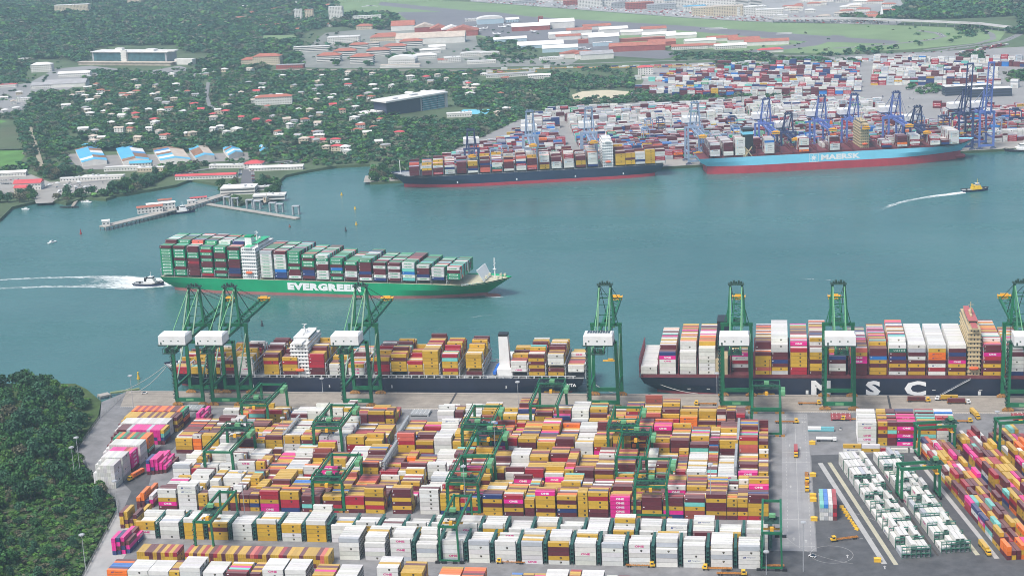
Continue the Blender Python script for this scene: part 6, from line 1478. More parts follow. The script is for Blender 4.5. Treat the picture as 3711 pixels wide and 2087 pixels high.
x,y=g(965,738,WL); tug('pilot_boat',x,y,R(70),20,mat('boat_grey',(.2,.2,.22),.5),mat('boat_tan',(.5,.42,.32),.5),'small tan and grey pilot boat at the pilot station steps','boat')
x,y=g(3722,545,WL); tug('tugboat',x,y,R(190),60,mat('hull_dark_red',(.05,.03,.05),.5),wht,'dark ship bow just entering at the right photo edge','ship')
def small_boat(sx,sy,L,rz,label):
    x,y=g(sx,sy,WL); t=empty('motor_boat',(x,y,WL),rz); tag(t,label,'boat'); h=MB()
    pr=[(-.5,.85),(-.1,1),(.25,.8),(.5,.03)]; B=L*.32
    vs=[(u*L*.94,-w*B/2*.8,-.3) for u,w in pr]+[(u*L*.94,w*B/2*.8,-.3) for u,w in pr]+[(u*L,-w*B/2,1.1+max(0,u)*1.0) for u,w in pr]+[(u*L,w*B/2,1.1+max(0,u)*1.0) for u,w in pr]
    h.add(vs,[(i,i+1,i+9,i+8) for i in range(3)]+[(i+5,i+4,i+12,i+13) for i in range(3)]+[(4,0,8,12),(8,9,13,12),(9,10,14,13),(10,11,15,14)]); h.build('hull',wht,t)
    c=MB(); c.add([(-.25*L,-B*.3,1.1),(.2*L,-B*.3,1.3),(.2*L,B*.3,1.3),(-.25*L,B*.3,1.1),(-.22*L,-B*.27,2.9),(.05*L,-B*.27,2.9),(.05*L,B*.27,2.9),(-.22*L,B*.27,2.9)],[(0,1,5,4),(1,2,6,5),(2,3,7,6),(3,0,4,7),(4,5,6,7)]); co=c.build('cabin',wht,t)
    w=MB(); w.box(-.1*L,-B*.31,1.9,.06*L,B*.31,2.5); w.build('windows',glass,co)
for a in ((268,722,16,R(80),'white motor yacht moored left of the wooden jetty'),(292,716,15,R(80),'white motor yacht moored right of the wooden jetty'),(312,734,16,R(170),'white speedboat anchored right of the jetty'),(92,760,11,R(175),'small white open boat alone at left of the bay'),(190,880,12,R(60),'small white boat drifting alone in the left water')): small_boat(*a)
def wharf(name,pts,w,zt,label,m,piles=6.0,cat='pier'):
    """deck on piles along a polyline of photo points"""
    P=[g(x,y,zt) for x,y in pts]; t=empty(name,(P[0][0],P[0][1],0)); tag(t,label,cat); o=P[0]
    d=MB(); p=MB()
    for i in range(len(P)-1):
        a=(P[i][0]-o[0],P[i][1]-o[1]); b=(P[i+1][0]-o[0],P[i+1][1]-o[1]); d.beam((*a,zt-.6),(*b,zt-.6),w,1.2); L=math.dist(a,b); n=max(1,int(L/piles)); dx,dy=(b[0]-a[0])/L,(b[1]-a[1])/L
        for k in range(n+1):
            for s in (-1,1): cx=a[0]+dx*L*k/n-dy*s*w*.42; cy=a[1]+dy*L*k/n+dx*s*w*.42; p.cyl((cx,cy),.5,-6,zt-1.2,6)
    d.build('deck',m,t); p.build('piles',mat('pile_concrete',(.3,.29,.26),.8,.2,.3),t); return t,o
pier_m=mat('pier_concrete',(.36,.34,.31),.8,.15,.1,dirt=.5,dcol=(.2,.19,.17))
t,o=wharf('long_pier',[(372,820),(560,775),(690,742),(850,692)],13,1.8,'long old pier with red-roofed sheds reaching left from the pilot station',pier_m)
def on_pier(S,w,d,h,rf,lab,kd='gable',rz=None):
    x,y=g(S[0],S[1],1.8); building(0,0,w,d,h,rf,'W',kd,R(24) if rz is None else rz,lab,'shed','pier_shed',base=(x,y,2.0))
on_pier((545,772),30,8,7,'R','white two-storey pier building with faded red roof, left one'); on_pier((585,762),34,7,8,'W','long white pier building right of the red-roofed one'); on_pier((600,752),16,6,9,'R','small red-roofed hut at the back of the pier'); on_pier((385,818),9,9,5,'W','white hut at the outer end of the long pier','flat'); on_pier((695,740),10,6,4,'W','small white hut on the pier near the tug','flat'); on_pier((720,726),20,5,3,'S','scarlet roofed landing stage shed on the pier')
t,o=wharf('floating_dock',[(752,738),(1080,790)],7,-1.6,'long narrow floating dock with paired grey guide piles in front of the pilot station',pier_m,30,'dock')
dp=MB()
for S in ((821,741),(850,745),(903,752),(931,756),(987,763),(1013,767),(1071,775)):
    x,y=g(S[0]-2,S[1],-1.6); 
    for dx,dy in ((-3.5,0),(3.5,1.2),(-3.5,3.5),(3.5,4.7)): dp.cyl((x-o[0]+dx,y-o[1]+dy+3),1.0,-6,7.0,8)
    dp.box(x-o[0]-4.4,y-o[1]+2.2,6.4,x-o[0]+4.4,y-o[1]+8.2,7.2)
dp.build('guide_piles',stl,t)
t,o=wharf('jetty',[(262,748),(290,706)],4,-1.4,'wooden jetty between two white yachts',mat('wood_deck',(.3,.27,.22),.8,.3,.5),8); e=MB(); e.box(-16,-2,-2.4,8,1.5,-1.4); e.build('pontoon',blk,t)
for S,w,d,h,rf,lb,kd in (((862,706),44,26,8,'W','white two-storey pilot station with flat roof terrace on the point','flat'),((975,724),40,16,5,'W','low white pavilion with open roof at the tip of the point','flat'),((940,690),34,8,4,'W','curved white canopy roof behind the pavilion','flat')):
    x,y=g(*S); building(0,0,w,d,h,rf,'W',kd,R(8),lb,'building','pilot_station',base=(x,y,.2),bands=True)
t,o=wharf('quay_dolphin',[(358,1432),(395,1424)],7,-.5,'square concrete mooring dolphin left of the near quay',pier_m,8,'dolphin'); t,o=wharf('footbridge',[(400,1421),(505,1406)],3,-.6,'green painted walkway from the quay corner to the mooring dolphin',mat('walkway_green',(.2,.25,.12),.8),20,'walkway')
def buoy(sx,sy,c,h,label,name='buoy',k=1):
    x,y=g(sx,sy,WL); t=empty(name,(x,y,WL)); tag(t,label,'buoy'); m=mat('buoy_'+c,dict(red=(.4,.03,.04),yellow=(.7,.45,.04),dark=(.05,.05,.06),brown=(.2,.07,.05))[c],.5)
    b=MB(); b.cyl((0,0),1.4*k,-.5,1.0,10); b.build('float',m,t); u=MB(); u.cyl((0,0),1.1*k,1.3,h*.8,6,.45); u.cyl((0,0),.7*k,h*.8,h,6); u.build('tower',m,t)
for a in ((293,848,'red',5,'red can buoy with cage alone in the left water'),(1238,708,'yellow',3.4,'small yellow buoy left of the dark blue ship bow'),(1287,759,'yellow',3.4,'yellow buoy in the channel, upper of two'),(1291,815,'yellow',3.4,'yellow buoy in the channel, lower of two'),(1253,838,'dark',5,'dark pillar buoy behind the green ship'),(950,1181,'dark',5,'dark pillar buoy right of the leftmost quay cranes'),(502,1373,'yellow',6,'yellow pillar buoy off the left end of the near quay'),(1050,823,'brown',3,'rusty round mooring buoy below the floating dock')): buoy(*a)
# wakes : real foam lying on the water
fo_=bpy.data.materials.new('foam'); fo_.use_nodes=True; t=fo_.node_tree; b=t.nodes['Principled BSDF']; b.inputs['Base Color'].default_value=(.72,.78,.78,1); b.inputs['Roughness'].default_value=.8
gg=t.nodes.new('ShaderNodeNewGeometry'); mp=t.nodes.new('ShaderNodeMapping'); mp.inputs['Scale'].default_value=(.10,.32,1); n=t.nodes.new('ShaderNodeTexNoise'); n.inputs['Scale'].default_value=1; n.inputs['Detail'].default_value=9; n.inputs['Roughness'].default_value=.72; n.inputs['Distortion'].default_value=1.2
t.links.new(gg.outputs['Position'],mp.inputs[0]); t.links.new(mp.outputs[0],n.inputs['Vector']); at=t.nodes.new('ShaderNodeAttribute'); at.attribute_name='Col'
ad=t.nodes.new('ShaderNodeMath'); ad.operation='MULTIPLY_ADD'; ad.inputs[1].default_value=1.0; t.links.new(n.outputs[0],ad.inputs[0]); sb_=t.nodes.new('ShaderNodeMath'); sb_.operation='SUBTRACT'; sb_.inputs[1].default_value=.98; t.links.new(at.outputs[0],sb_.inputs[0]); t.links.new(sb_.outputs[0],ad.inputs[2])
mr=t.nodes.new('ShaderNodeMapRange'); mr.inputs[1].default_value=.0; mr.inputs[2].default_value=.22; t.links.new(ad.outputs[0],mr.inputs[0]); t.links.new(mr.outputs[0],b.inputs['Alpha'])
def wake(name,rows,label,z=.06):
    """rows: list of cross rows of photo points, each with foam density per point"""
    V=[];D=[]; n=len(rows[0])
    for r in rows:
        for sx,sy,d in r: x,y=g(sx,sy,WL); V.append((x,y,WL+z)); D.append(d)
    me=bpy.data.meshes.new(name); F=[(j*n+i,j*n+i+1,(j+1)*n+i+1,(j+1)*n+i) for j in range(len(rows)-1) for i in range(n-1)]; me.from_pydata(V,[],F)
    ca=me.color_attributes.new('Col','FLOAT_COLOR','POINT'); [setattr(ca.data[i],'color',(d,d,d,1)) for i,d in enumerate(D)]; me.materials.append(fo_); ob=link(name,me); tag(ob,label,'wake',None,'stuff')
rows=[]
for sx,yt,yb,dn in ((-60,1012,1052,.25),(60,1006,1048,.3),(150,1002,1044,.3),(250,999,1044,.35),(330,996,1046,.5),(400,995,1050,.6),(460,996,1052,.7),(520,1000,1050,.8),(590,1004,1042,.85),(640,1020,1036,.3)):
    h=yb-yt; rows.append([(sx,yt-5,0),(sx,yt,.25),(sx,yt+h*.12,.62),(sx,yt+h*.25,dn),(sx,yt+h*.5,dn-.05),(sx,yt+h*.72,dn),(sx,yt+h*.9,.62),(sx,yb,.3),(sx,yb+4,0)])
wake('wake',rows,'white churned wake trailing left behind the green ship and its tug')
rows=[]
for sx,sy,w,dn in ((3500,697,5,.8),(3440,705,5,.75),(3380,712,5,.66),(3320,722,5,.6),(3260,735,6,.6),(3220,748,9,.55),(3180,768,7,.35),(3130,790,6,.1)): rows.append([(sx,sy-w-3,0),(sx,sy-w*.5,dn),(sx,sy,dn),(sx,sy+w*.5,dn*.9),(sx,sy+w+3,0)])
wake('wake',rows,'thin white wake of the yellow tug curving away to the left')
rows=[[(sx,sy-5,0),(sx,sy,d),(sx,sy+5,0)] for sx,sy,d in ((2820,1003,0),(2880,1008,.5),(2940,1011,.6),(3000,1015,.5),(3060,1020,.5),(3120,1026,0))]; wake('foam_streak',rows,'faint foam streak on open water above the middle crane')
rows=[[(sx,sy-5,0),(sx,sy,d),(sx,sy+6,0)] for sx,sy,d in ((1660,1152,0),(1700,1152,.55),(1760,1142,.5),(1850,1136,.5),(1910,1132,0))]; wake('foam_streak',rows,'short foam streak below the bow of the green ship')
rows=[[(sx,sy-6,0),(sx,sy,d),(sx,sy+5,0)] for sx,sy,d in ((1690,1082,0),(1760,1078,.6),(1800,1077,.85),(1838,1074,.5),(1850,1070,0))]; wake('bow_wave',rows,'small white bow wave at the green ship')
# mooring lines
def rope(a,b,label,sag=2):
    mb=MB(); a=Vector(a); b=Vector(b); n=6; P=[a.lerp(b,i/n)-Vector((0,0,sag*4*(i/n)*(1-i/n))) for i in range(n+1)]
    for i in range(n): mb.beam(P[i],P[i+1],.35)
    o=mb.build('mooring_line',mat('rope',(.45,.45,.42),.8)); tag(o,label,'mooring line','mooring lines of the near ships')
rope((-486,1192,13),(*g(440,1420),.5),'mooring line from the left bow to the quay corner, outer'); rope((-484,1190,13),(*g(505,1418),.5),'mooring line from the left bow to the quay corner, inner'); rope((-97,1180,8),(-58,1167,.5),'mooring line sloping right from the huge ship stern to the quay'); rope((-143,1178,9),(-120,1167,.5),'mooring line at the stern of the part-loaded ship')
# ================================================================== vehicles of the near terminal
tyre=mat('tyre',(.02,.02,.02),.9); chor=mat('chassis_orange',(.5,.2,.03),.55,.3,1.0,dirt=.3); cabm=dict(y=mat('cab_yellow',(.75,.45,.03),.4),w=wht)
def truck(x,y,rz,cab,load,label,chs=True):
    t=empty('port_truck',(x,y,.02),rz); tag(t,label,'truck')
    c=MB(); c.box(7.2,-1.2,.9,9.4,1.2,3.3); c.box(9.4,-1.1,.9,10.2,1.1,1.9); co=c.build('cab',cabm[cab],t); w=MB(); w.box(9.41,-1.05,2.1,9.46,1.05,3.0); w.box(7.8,-1.23,2.1,9.2,-1.2,3.0); w.box(7.8,1.2,2.1,9.2,1.23,3.0); w.build('windows',glass,co)
    f=MB(); f.box(-6.6,-.9,1.0,7.0,-.6,1.4); f.box(-6.6,.6,1.0,7.0,.9,1.4); [f.box(xx,-1.25,1.05,xx+.35,1.25,1.4) for xx in (-6.6,-4,-1.4,1.2,3.8,6.4)]; [f.beam((xx,-.7,1.2),(xx+2.4,.7,1.2),.25) for xx in (-6.3,-3.7,-1.1,1.5,4.1)]; f.build('chassis',chor if cab=='y' else chor,t)
    for xx in (-5.2,-3.9,6.6,9.2):
        w=MB(); [w.box(xx-.5,s*1.05-.2,0,xx+.5,s*1.05+.2,1.0) for s in (-1,1)]; w.build('wheels',tyre,t)
    if load: stack_col(load,x,y,1.45,rz,12.19,2.7,lambda t_,n_:9,('on truck',0,0))
def tr(Sx,Sy,rz,cab,load,lab): x,y=g(Sx,Sy); truck(x,y,rz,cab,load,lab)
tr(3320,1455,0,'y','B','yellow-cab port truck carrying a maroon container, on the apron under the big letters'); tr(3440,1450,R(180),'w','Y','truck carrying a yellow container on the apron, behind the maroon one'); tr(3465,1462,0,'w','B','white-cab truck carrying a maroon container with emblem on the apron'); tr(3530,1505,R(-78),'y','Y','truck with yellow container driving across the rear apron at right')
tr(2925,1465,0,'y','','yellow-cab truck with empty orange chassis, left of the second right crane'); tr(2566,1467,R(180),'y','','empty orange chassis truck on the apron between cranes'); tr(2842,1532,0,'y','','yellow cab truck with short chassis by the road end'); tr(3100,1523,R(180),'y','','yellow terminal tractor beside the maroon box'); tr(2884,1640,R(-90),'y','R','truck carrying a red container down the truck road')
tr(2924,1730,R(-90),'y','','empty orange chassis parked along the right road edge, upper'); tr(2924,1762,R(-90),'y','','empty orange chassis parked along the right road edge, lower'); tr(3070,1954,R(200),'y','','yellow-cab truck with long orange chassis turning on the asphalt'); tr(2800,2054,R(182),'w','','white-cab truck with empty orange chassis near the bottom'); tr(2610,2064,R(180),'y','','yellow-cab truck with chassis at bottom, left of the white-cab one'); tr(2640,2082,0,'y','','empty orange chassis truck lowest at the bottom edge')
tr(500,1725,R(-106),'y','O','truck with tan container on the left road'); tr(1862,2040,R(180),'y','','yellow tractor between the reefer stacks and the bottom row'); tr(2310,2052,0,'y','','orange chassis parked below the reefer block'); tr(3470,1530,0,'y','','empty orange chassis parked behind the right apron'); tr(3565,1990,R(-78.6),'y','Y','truck with yellow container at the foot of the slanted dry lane')
def car(x,y,rz,c,label,group=None,name='car',z=.02,cat='car'):
    if 'car0' not in MATS:
        b=MB(); b.add([(-2.2,-.9,.35),(2.2,-.9,.35),(2.2,.9,.35),(-2.2,.9,.35),(-2.2,-.85,.95),(2.1,-.85,.85),(2.1,.85,.85),(-2.2,.85,.95)],[(0,1,5,4),(1,2,6,5),(2,3,7,6),(3,0,4,7),(4,5,6,7)])
        MATS['car0']={}; r=MB(); r.add([(-1.7,-.8,.93),(1.1,-.8,.9),(1.1,.8,.9),(-1.7,.8,.93),(-1.2,-.68,1.5),(.4,-.68,1.5),(.4,.68,1.5),(-1.2,.68,1.5)],[(0,1,5,4),(1,2,6,5),(2,3,7,6),(3,0,4,7),(4,5,6,7)])
        for k,cc in dict(w=(.72,.72,.72),s=(.4,.42,.44),k=(.03,.03,.035),r=(.35,.03,.03),b=(.04,.1,.3),g=(.2,.2,.2)).items(): MATS['car0'][k]=b.mesh('car_body',mat('car_paint_'+k,cc,.25,.03))
        MATS['car0r']=r.mesh('car_glass',glass); w=MB(); [w.box(xx-.33,yy-.1,0,xx+.33,yy+.1,.66) for xx in (-1.4,1.4) for yy in (-.85,.85)]; MATS['car0w']=w.mesh('wheels',tyre)
    t=empty(name,(x,y,z),rz); tag(t,label,cat,group); link('body',MATS['car0'][c],t); link('cabin_glass',MATS['car0r'],t); link('wheels',MATS['car0w'],t)
x,y=g(2944,2017); car(x,y,R(150),'w','white car circling alone on the dark asphalt'); x,y=g(3046,1556); car(x,y,R(85),'w','white van by the tank wagons','','van') if False else car(x,y,R(85),'w','white car beside the fuel tank'); x,y=g(3432,1502); car(x,y,0,'w','white car on the dotted line behind the right apron'); x,y=g(524,1426); car(x,y,R(20),'w','white car at the left end of the near quay')
# maroon hatch covers set down on the apron
def hatch(sx,sy,lab,c='deck_maroon',rz=0):
    x,y=g(sx,sy); t=empty('hatch_cover',(x,y,.02),rz); tag(t,lab,'hatch cover'); b=MB(); b.box(-7,-5.5,.9,7,5.5,1.9); b.box(-7,-5.5,0,-6,5.5,.9); b.box(6,-5.5,0,7,5.5,.9); b.build('panel',mat('hatch_red',(.30,.06,.07),.6,.2,.3,dirt=.3) if c=='deck_maroon' else gal,t); p=MB(); [p.box(xx,yy,1.9,xx+.5,yy+.5,2.1) for xx in (-6,-3,0,3,6) for yy in (-5,-1.5,1.5,4.5)]; p.build('cone_sockets',wht,t)
hatch(3047,1515,'maroon hatch cover lying behind the second right crane'); hatch(3268,1503,'maroon hatch cover beside the tall corner block'); hatch(3705,1515,'maroon hatch cover at the right photo edge'); hatch(705,1482,'pale grey hatch cover behind the left cranes','g'); hatch(1525,1500,'pale grey hatch cover in the gap left of the grey boxes','g')
def mast(sx,sy,h,lab,n=2):
    x,y=g(sx,sy); t=empty('light_mast',(x,y,0)); tag(t,lab,'light mast','tall floodlight masts'); p=MB(); p.cyl((0,0),.26,0,h,8,.14); p.build('pole',stl,t); l=MB(); 
    for k in range(8): a=k*math.pi/4; l.box(1.3*math.cos(a)-.4,1.3*math.sin(a)-.4,h-.5,1.3*math.cos(a)+.4,1.3*math.sin(a)+.4,h+.1)
    l.cyl((0,0),1.3,h-.1,h+.3,10); l.build('lamp_ring',stl,t)
for a in ((295,1745,32,'floodlight mast by the left road at the wood, taller'),(274,1750,26,'thin pole beside the floodlight mast at the wood'),(428,1868,24,'floodlight mast at the fence bend below the wood'),(312,2072,24,'floodlight mast at the lower left fence'),(488,1516,34,'floodlight mast behind the orange left stacks'),(890,1890,34,'floodlight mast between the reefer rows, left'),(1036,1660,30,'floodlight mast in the third block, left'),(1690,1885,36,'floodlight mast in front of the magenta lettered boxes'),(1882,1525,30,'floodlight mast near the quay, centre'),(1798,1690,32,'floodlight mast by the central yard cranes'),(1170,1423,12,'floodlight mast on the apron, left'),(2600,1525,36,'floodlight mast near the quay, right'),(2577,1880,36,'floodlight mast at the right of the tall block'),(2911,2070,30,'floodlight mast at the truck road foot'),(2777,2080,14,'antenna mast with clustered lamps at the bottom'),(3612,1560,14,'dark floodlight mast at the right yard')): mast(*a)
# tank, cabins and jersey barriers by the road
x,y=g(2975,1562); t=empty('fuel_tank',(x,y,0)); tag(t,'turquoise and white fuel tank container behind the truck road','tank'); b=MB(); b.box(-9,-1.3,.5,9,1.3,3.1); b.build('body',roofC,t); b=MB(); b.box(-9,-1.32,1.4,0,1.32,3.2); b.build('white_panel',wht,t)
x,y=g(2990,1598); t=empty('tanker_truck',(x,y,0),0); tag(t,'white tanker truck parked behind the fuel station','truck'); b=MB(); n=12
vs=[(xx,1.2*math.cos(2*math.pi*i/n),2.1+1.2*math.sin(2*math.pi*i/n)) for xx in (-6,5) for i in range(n)]; b.add(vs,[(i,(i+1)%n,n+(i+1)%n,n+i) for i in range(n)]+[tuple(range(n))[::-1],tuple(range(n,2*n))]); b.build('tank',wht,t); b=MB(); b.box(5.4,-1.2,.7,7.6,1.2,3); b.build('cab',wht,t); b=MB(); [b.box(xx-.5,-1.25,0,xx+.5,1.25,1) for xx in (-5,-3.8,4.4,6.8)]; b.build('wheels',tyre,t)
for k in range(9):
    x,y=g(3050+k*7,1838+k*10); o=MB().add([(-1.3,-.9,0),(1.3,-.9,0),(1.3,.9,0),(-1.3,.9,0),(-1.2,-.5,1.3),(1.2,-.5,1.3),(1.2,.5,1.3),(-1.2,.5,1.3)],[(0,1,5,4),(1,2,6,5),(2,3,7,6),(3,0,4,7),(4,5,6,7)]).build('barrier_block',cabm['y'],None,(x,y,.02),.3*k); tag(o,f"{ORD[k]} yellow block from the top in the curved line beside the wheel strips",'barrier','yellow barrier blocks')
for k,S in enumerate([(2944,1609),(2946,1725),(2946,1800),(2947,1815),(2950,1885),(3180,2034)]):
    x,y=g(*S); o=MB().box(-2,-1,0,2,1,2.2).add([(-2.1,-1.1,2.2),(2.1,-1.1,2.2),(2.1,1.1,2.2),(-2.1,1.1,2.2),(0,-.2,2.9),(0,.2,2.9)],[(0,1,4),(1,2,5,4),(2,3,5),(3,0,4,5)]).build('generator_box',cabm['y'],None,(x,y,.02)); tag(o,f"yellow-topped equipment box, {ORD[k]} from the quay along the road edge",'equipment box','yellow equipment boxes')
# fence along the wood
fm_=mat('fence_steel',(.3,.31,.3),.6); fl=[(-508,1166),(-505.5,1104),(-493.5,1030),(-444.5,965),(-424.5,939),(-418.5,921),(-401.5,830),(-395.5,802)]
t=empty('perimeter_fence',(fl[0][0],fl[0][1],0)); tag(t,'thin grey wire fence between the wood and the left road','fence'); o=fl[0]; pm=MB().cyl((0,0),.09,0,2.8,5).mesh('post',fm_); nn=0; wr=MB()
for i in range(len(fl)-1):
    a=fl[i];b=fl[i+1]; L=math.dist(a,b); n=int(L/6)
    for k in range(n):
        x=a[0]+(b[0]-a[0])*k/n; y=a[1]+(b[1]-a[1])*k/n
        if nn<95: link('post',pm,t,(x-o[0],y-o[1],0)); nn+=1
    for z in (.5,1.2,1.9,2.6): wr.beam((a[0]-o[0],a[1]-o[1],z),(b[0]-o[0],b[1]-o[1],z),.09)
wr.build('wires',fm_,t)
# ================================================================== cars and planes of the far shore
def lot(pts,n,group,lab,rz=0,dx=3.2):
    a=G3(*pts[0]);b=G3(*pts[1]); L=math.dist(a[:2],b[:2]); ang=math.atan2(b[1]-a[1],b[0]-a[0]); n=min(n,int(L/dx))
    for k in range(n):
        if random.random()<.12: continue
        u=(k+.5)/n; c=random.choice('wwwwssgkrb'); car(a[0]+(b[0]-a[0])*u,a[1]+(b[1]-a[1])*u,ang+R(90)+rz,c,lab,group,z=a[2]+(b[2]-a[2])*u+.25)
lot(((872,615),(868,655)),12,'cars parked left of the pier road','car parked in the row left of the pier road'); lot(((915,618),(922,680)),18,'cars parked right of the pier road','car parked in the row right of the pier road'); lot(((610,638),(720,625)),26,'cars along the shore road','car parked by the shore road behind the scarlet-roofed boathouse')
lot(((1010,598),(1100,580)),20,'cars in the shore car park','car parked in the shore car park right of the pier road'); lot(((1005,604),(1090,588)),20,'cars in the shore car park','car parked in the shore car park right of the pier road'); lot(((240,560),(262,600)),9,'white vans left of the sheds','white vehicle parked left of the leftmost blue shed'); lot(((0,668),(60,668)),14,'cars at the left shore','car or trailer parked at the left shore'); lot(((0,656),(70,652)),14,'cars at the left shore','car or trailer parked at the left shore')
for k in range(26):
    S=(random.uniform(180,400),random.uniform(662,698)); x,y,z=G3(*S)
    if k%2: car(x,y,random.uniform(0,3),'w','vehicle in the boat yard','vehicles in the boat yard',z=.3)
    else:
        t=empty('stored_boat',(x,y,1.0),random.uniform(0,3.1)); tag(t,'white boat stored ashore in the boat yard','boat','boats stored ashore'); L=random.uniform(7,12); h=MB(); h.add([(-L/2,-1.4,.8),(L*.2,-1.4,.9),(L/2,0,1.3),(L*.2,1.4,.9),(-L/2,1.4,.8),(-L/2,-.7,-.6),(L*.3,0,-.6),(-L/2,.7,-.6)],[(0,1,6,5),(1,2,6),(2,3,6),(3,4,7,6),(4,0,5,7),(0,4,3,2,1)]); h.build('hull',wht,t); h=MB(); h.box(-L*.2,-1,.8,L*.1,1,2.1); h.build('cabin',wht,t)
for k in range(46):
    S=(random.uniform(0,95),random.uniform(335,425)) if k<18 else (random.uniform(2960,3330),random.uniform(352,392)); x,y,z=G3(*S); car(x,y,random.choice([0,1.57])+aQ,random.choice('wwwsgb'),'vehicle parked in the open yard at far left' if k<18 else 'vehicle in the far terminal car park','vehicles at far left' if k<18 else 'vehicles in the far terminal car park',z=z+.6)
for k in range(40):
    P=[(3100,172),(3280,156),(3370,146),(3420,134),(3400,122),(3330,112)] if k<20 else [(3711,118),(3640,150),(3560,166),(3470,176),(3380,190),(3200,196)]; i=random.randrange(5); u=random.random(); S=(P[i][0]+(P[i+1][0]-P[i][0])*u,P[i][1]+(P[i+1][1]-P[i][1])*u+random.uniform(-1,1)); x,y,z=G3(*S); car(x,y,random.uniform(-.5,.5),random.choice('wwskr'),'vehicle driving on the curved highway loop' if k<20 else 'vehicle driving on the outer highway','vehicles on the highways',z=.2)
def plane(sx,sy,rz,s,lab):
    x,y,z=G3(sx,sy); t=empty('parked_aircraft',(x,y,.4),rz); t.scale=(s,s,s); tag(t,lab,'aircraft','small aircraft parked on the airfield'); b=MB(); n=8; R_=[(-8,.25),(-6,.7),(0,1.2),(5,1.2),(7.5,.7),(9,.1)]; vs=[(xx,r*math.cos(2*math.pi*i/n),2+r*math.sin(2*math.pi*i/n)) for xx,r in R_ for i in range(n)]
    b.add(vs,[(k*n+i,(k+1)*n+i,(k+1)*n+(i+1)%n,k*n+(i+1)%n) for k in range(5) for i in range(n)]); b.build('fuselage',wht,t); w=MB(); w.add([(3,0,2.6),(-1,-9,2.8),(-2.6,-9,2.8),(-1,0,2.6),(-2.6,9,2.8),(-1,9,2.8),(3,0,2.8),(-1,0,2.8),(-1,-9,2.9),(-2.6,-9,2.9),(-2.6,9,2.9),(-1,9,2.9)],[(3,2,1,0),(3,0,5,4),(6,8,9,7),(6,7,10,11),(0,1,8,6),(5,0,6,11)]); w.build('wings',wht,t); v=MB(); v.add([(-5,0,2.3),(-8,0,2.3),(-8.6,0,5),(-7.4,0,5),(-5,.2,2.3),(-8,.2,2.3),(-8.6,.2,5),(-7.4,.2,5)],[(0,1,2,3),(7,6,5,4),(0,3,7,4)]); v.box(-8,-2.6,2.4,-6.8,2.6,2.5); v.build('tail',wht,t)
for i,(sx,sy,s) in enumerate([(1680,102,1.5),(1715,104,1.3),(1750,110,1.5),(1735,118,1.4),(1800,128,1.3),(1840,98,1.4),(1932,120,1.4),(1885,112,1.1),(2105,118,1.1),(1820,103,1.2),(1700,115,1.2),(2130,182,1.1),(2110,178,1.1)]): plane(sx,sy,random.uniform(0,6.28),s,f"small white aircraft on the hazy airfield apron, {ORD[i]} counted from left")
# hundreds of cars in front of the shopping city
tb=TB(); 
for _ in range(900):
    Sx=random.uniform(1760,3200); yb=np.interp(Sx,[1700,2000,2471,2700,3200],[10,30,64,80,92]); Sy=yb-random.uniform(2,24)**1.0; x,y,z=G3(Sx,Sy); c=random.choice([(.7,.7,.7),(.6,.6,.62),(.15,.15,.16),(.4,.42,.45),(.35,.05,.05)]); a=random.choice([0,1.57]); ca,sa=math.cos(a),math.sin(a)
    V=boxv(-2.6,-1.1,0,2.6,1.1,1.7); tb.add(np.column_stack([x+V[:,0]*ca-V[:,1]*sa,y+V[:,0]*sa+V[:,1]*ca,.5+V[:,2]]),BOXT,c)
o=link('parked_cars',tri_mesh('parked_cars',*tb.arr(),attr_mat('car_lot_paint',.3))); tag(o,'sea of tiny parked cars in front of the shopping city','cars',None,'stuff')
# ================================================================== vegetation masses
def wood(P,n,leaf,label,name,cols,hk=.62): 
    if P: scatter_clumps(name,P,1,leaf,n,cols,label,'woodland',hk=hk)
def sample(n,x0,x1,y0,y1,ok):
    out=[]
    for _ in range(n):
        Sx=random.uniform(x0,x1); Sy=y0+(y1-y0)*random.random()
        if ok(Sx,Sy): out.append((Sx,Sy))
    return out
hx=np.array([(a,b,c) for a,b,c in HOUSE_XY if c>0])
def free(x,y): 
    d=(hx[:,0]-x)**2+(hx[:,1]-y)**2; dy=hx[:,1]-y
    # keep the footprint and a strip in front of it open so the facade shows
    return not np.any((d<(hx[:,2]*1.25)**2)|((np.abs(hx[:,0]-x+ (hx[:,1]-y)*-.25)<hx[:,2]*1.0)&(dy>0)&(dy<hx[:,2]+17)))
# single trees of the far shore, nearest first
single=[]; cand=sample(5200,-40,1900,430,735,lambda a,b: not clear(a,b))
tp=[]
for Sx,Sy in sorted(cand,key=lambda c:-c[1]):
    x,y,z=G3(Sx,Sy)
    if not shore_ok(x,y) or not free(x,y) or any(abs(x-a)<9 and abs(y-b)<9 for a,b in tp): continue
    tp.append((x,y)); single.append((Sx,Sy,x,y,z))
    if len(single)>=126: break
uz={}
for Sx,Sy,x,y,z in single:
    k=random.randrange(6); reg='on the point by the pilot pier' if 700<Sx<1010 and Sy>600 else 'along the boat yard shore' if Sx<460 else 'on the shore right of the pier road' if Sx>1010 else 'along the shore road'
    key=(k,reg); uz[key]=uz.get(key,0)+1
    tree(x,y,z-.3,k,random.uniform(.75,1.1),f"{TK[k]} {reg}, {ORD[uz[key]-1]} from the water",'trees along the far shore')
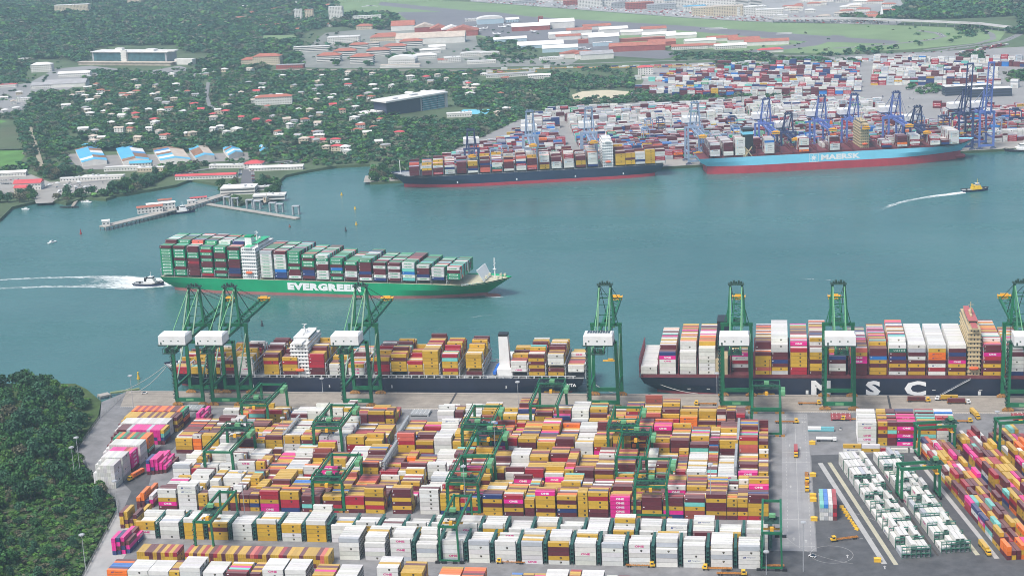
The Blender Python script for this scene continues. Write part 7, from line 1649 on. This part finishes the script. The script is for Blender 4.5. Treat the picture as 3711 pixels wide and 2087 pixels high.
# mid-distance wood
def dens(n,x0,x1,y0,y1,smin,smax,avoid=True):
    P=[]
    for Sx,Sy in sample(n,x0,x1,y0,y1,lambda a,b: not clear(a,b)):
        x,y,z=G3(Sx,Sy)
        if not shore_ok(x,y) or not free(x,y): continue
        P.append((x,y,z-1,random.uniform(smin,smax)))
    return P
GD=GREENS*np.array([1.0,1.08,1.25])
wood(dens(2600,-60,1900,560,720,4,7),40,.30,'dense green trees along the far waterfront','waterfront_wood',GD)
wood(dens(6500,-60,2300,400,565,4.2,8.2),44,.27,'dense tree cover of the wooded suburb behind the sheds','suburb_wood',GD)
wood(dens(8500,-60,2450,250,405,4.6,9),36,.29,'dense tree cover between the suburb and the railway','railway_wood',GD)
wood(dens(7000,-60,1500,95,255,8,15),34,.3,'dark forest on the hill at upper left','hill_forest',GD*.9)
wood(dens(7000,-60,1500,-30,100,9,17),26,.34,'hazy forest on the far hill at upper left','far_hill_forest',GD*.9)
wood(dens(2600,3050,3780,-30,125,9,17),26,.34,'hazy forest at upper right','right_forest',GD*.9)
st=[]
for poly,n in (([(2500,372),(2480,350),(2700,345),(2870,352),(2860,372),(2700,380)],90),([(2061,384),(2160,360),(2300,350),(2480,352),(2480,374),(2300,372)],160),([(2590,225),(2700,208),(2900,212),(3130,222),(3110,240),(2860,245),(2600,248)],320),([(3270,118),(3500,110),(3560,128),(3460,158),(3260,170)],10),
               ([(1730,150),(1800,135),(1930,165),(1960,205),(1900,232),(1830,235),(1760,215)],220),([(2440,196),(2800,196),(2800,212),(2440,222)],120),([(2950,185),(3260,172),(3250,196),(2950,206)],60),([(3490,190),(3560,188),(3570,225),(3480,222)],40),([(3290,310),(3420,305),(3400,350),(3300,340)],30),([(3640,268),(3711,262),(3711,300),(3640,300)],30),([(3520,330),(3560,330),(3560,352),(3520,352)],6),([(3470,100),(3560,96),(3580,130),(3470,140)],60),([(2240,236),(2080,258),(2290,280),(2300,262)],40),([(1990,290),(2110,300),(2110,320),(1960,322)],60),([(1265,70),(1440,60),(1440,105),(1300,105)],80),([(1150,165),(1290,150),(1290,165),(1150,200)],40),([(1400,205),(1500,185),(1560,178),(1500,215),(1420,225)],50)):
    x0=min(p[0] for p in poly);x1=max(p[0] for p in poly);y0=min(p[1] for p in poly);y1=max(p[1] for p in poly); k=0
    while k<n:
        Sx,Sy=random.uniform(x0,x1),random.uniform(y0,y1); k+=1
        if inside(poly,Sx,Sy): x,y,z=G3(Sx,Sy); st.append((x,y,z-1,random.uniform(5,9)))
for Sx,Sy in sample(1500,0,2100,95,430,lambda a,b: clear(a,b)):
    x,y,z=G3(Sx,Sy)
    if free(x,y) and (Sx<740 and Sy>170 or 1080<Sx<2100 and Sy>120 and not (1430<Sx<2100 and Sy<165)) and not (240<Sy<262 and Sx>990): st.append((x,y,z-1,random.uniform(3.5,7)))
for Sx,Sy in sample(140,1700,3700,90,250,lambda a,b: random.random()<.5): x,y,z=G3(Sx,Sy); st.append((x,y,z-1,random.uniform(3,5)))
wood(st,30,.34,'trees in rows and clumps around the far terminal and airfield','park_trees',GD)
# haze
# ================================================================== air
hm=bpy.data.materials.new('haze_air'); hm.use_nodes=True; t=hm.node_tree; t.nodes.clear()
o_=t.nodes.new('ShaderNodeOutputMaterial'); pv=t.nodes.new('ShaderNodeVolumePrincipled'); pv.inputs['Density'].default_value=HAZE_D; pv.inputs['Color'].default_value=(.62,.84,1.0,1); pv.inputs['Anisotropy'].default_value=.0
t.links.new(pv.outputs[0],o_.inputs['Volume'])
hz=MB().box(-6950,-250,-15,4450,9200,CH+30).build('haze',hm); tag(hz,kind='stuff')
flush_containers()
for o in bpy.data.objects:
    if 'label' in o and nwords(o['label'])>16: print('LONGLABEL',nwords(o['label']),o['label'])
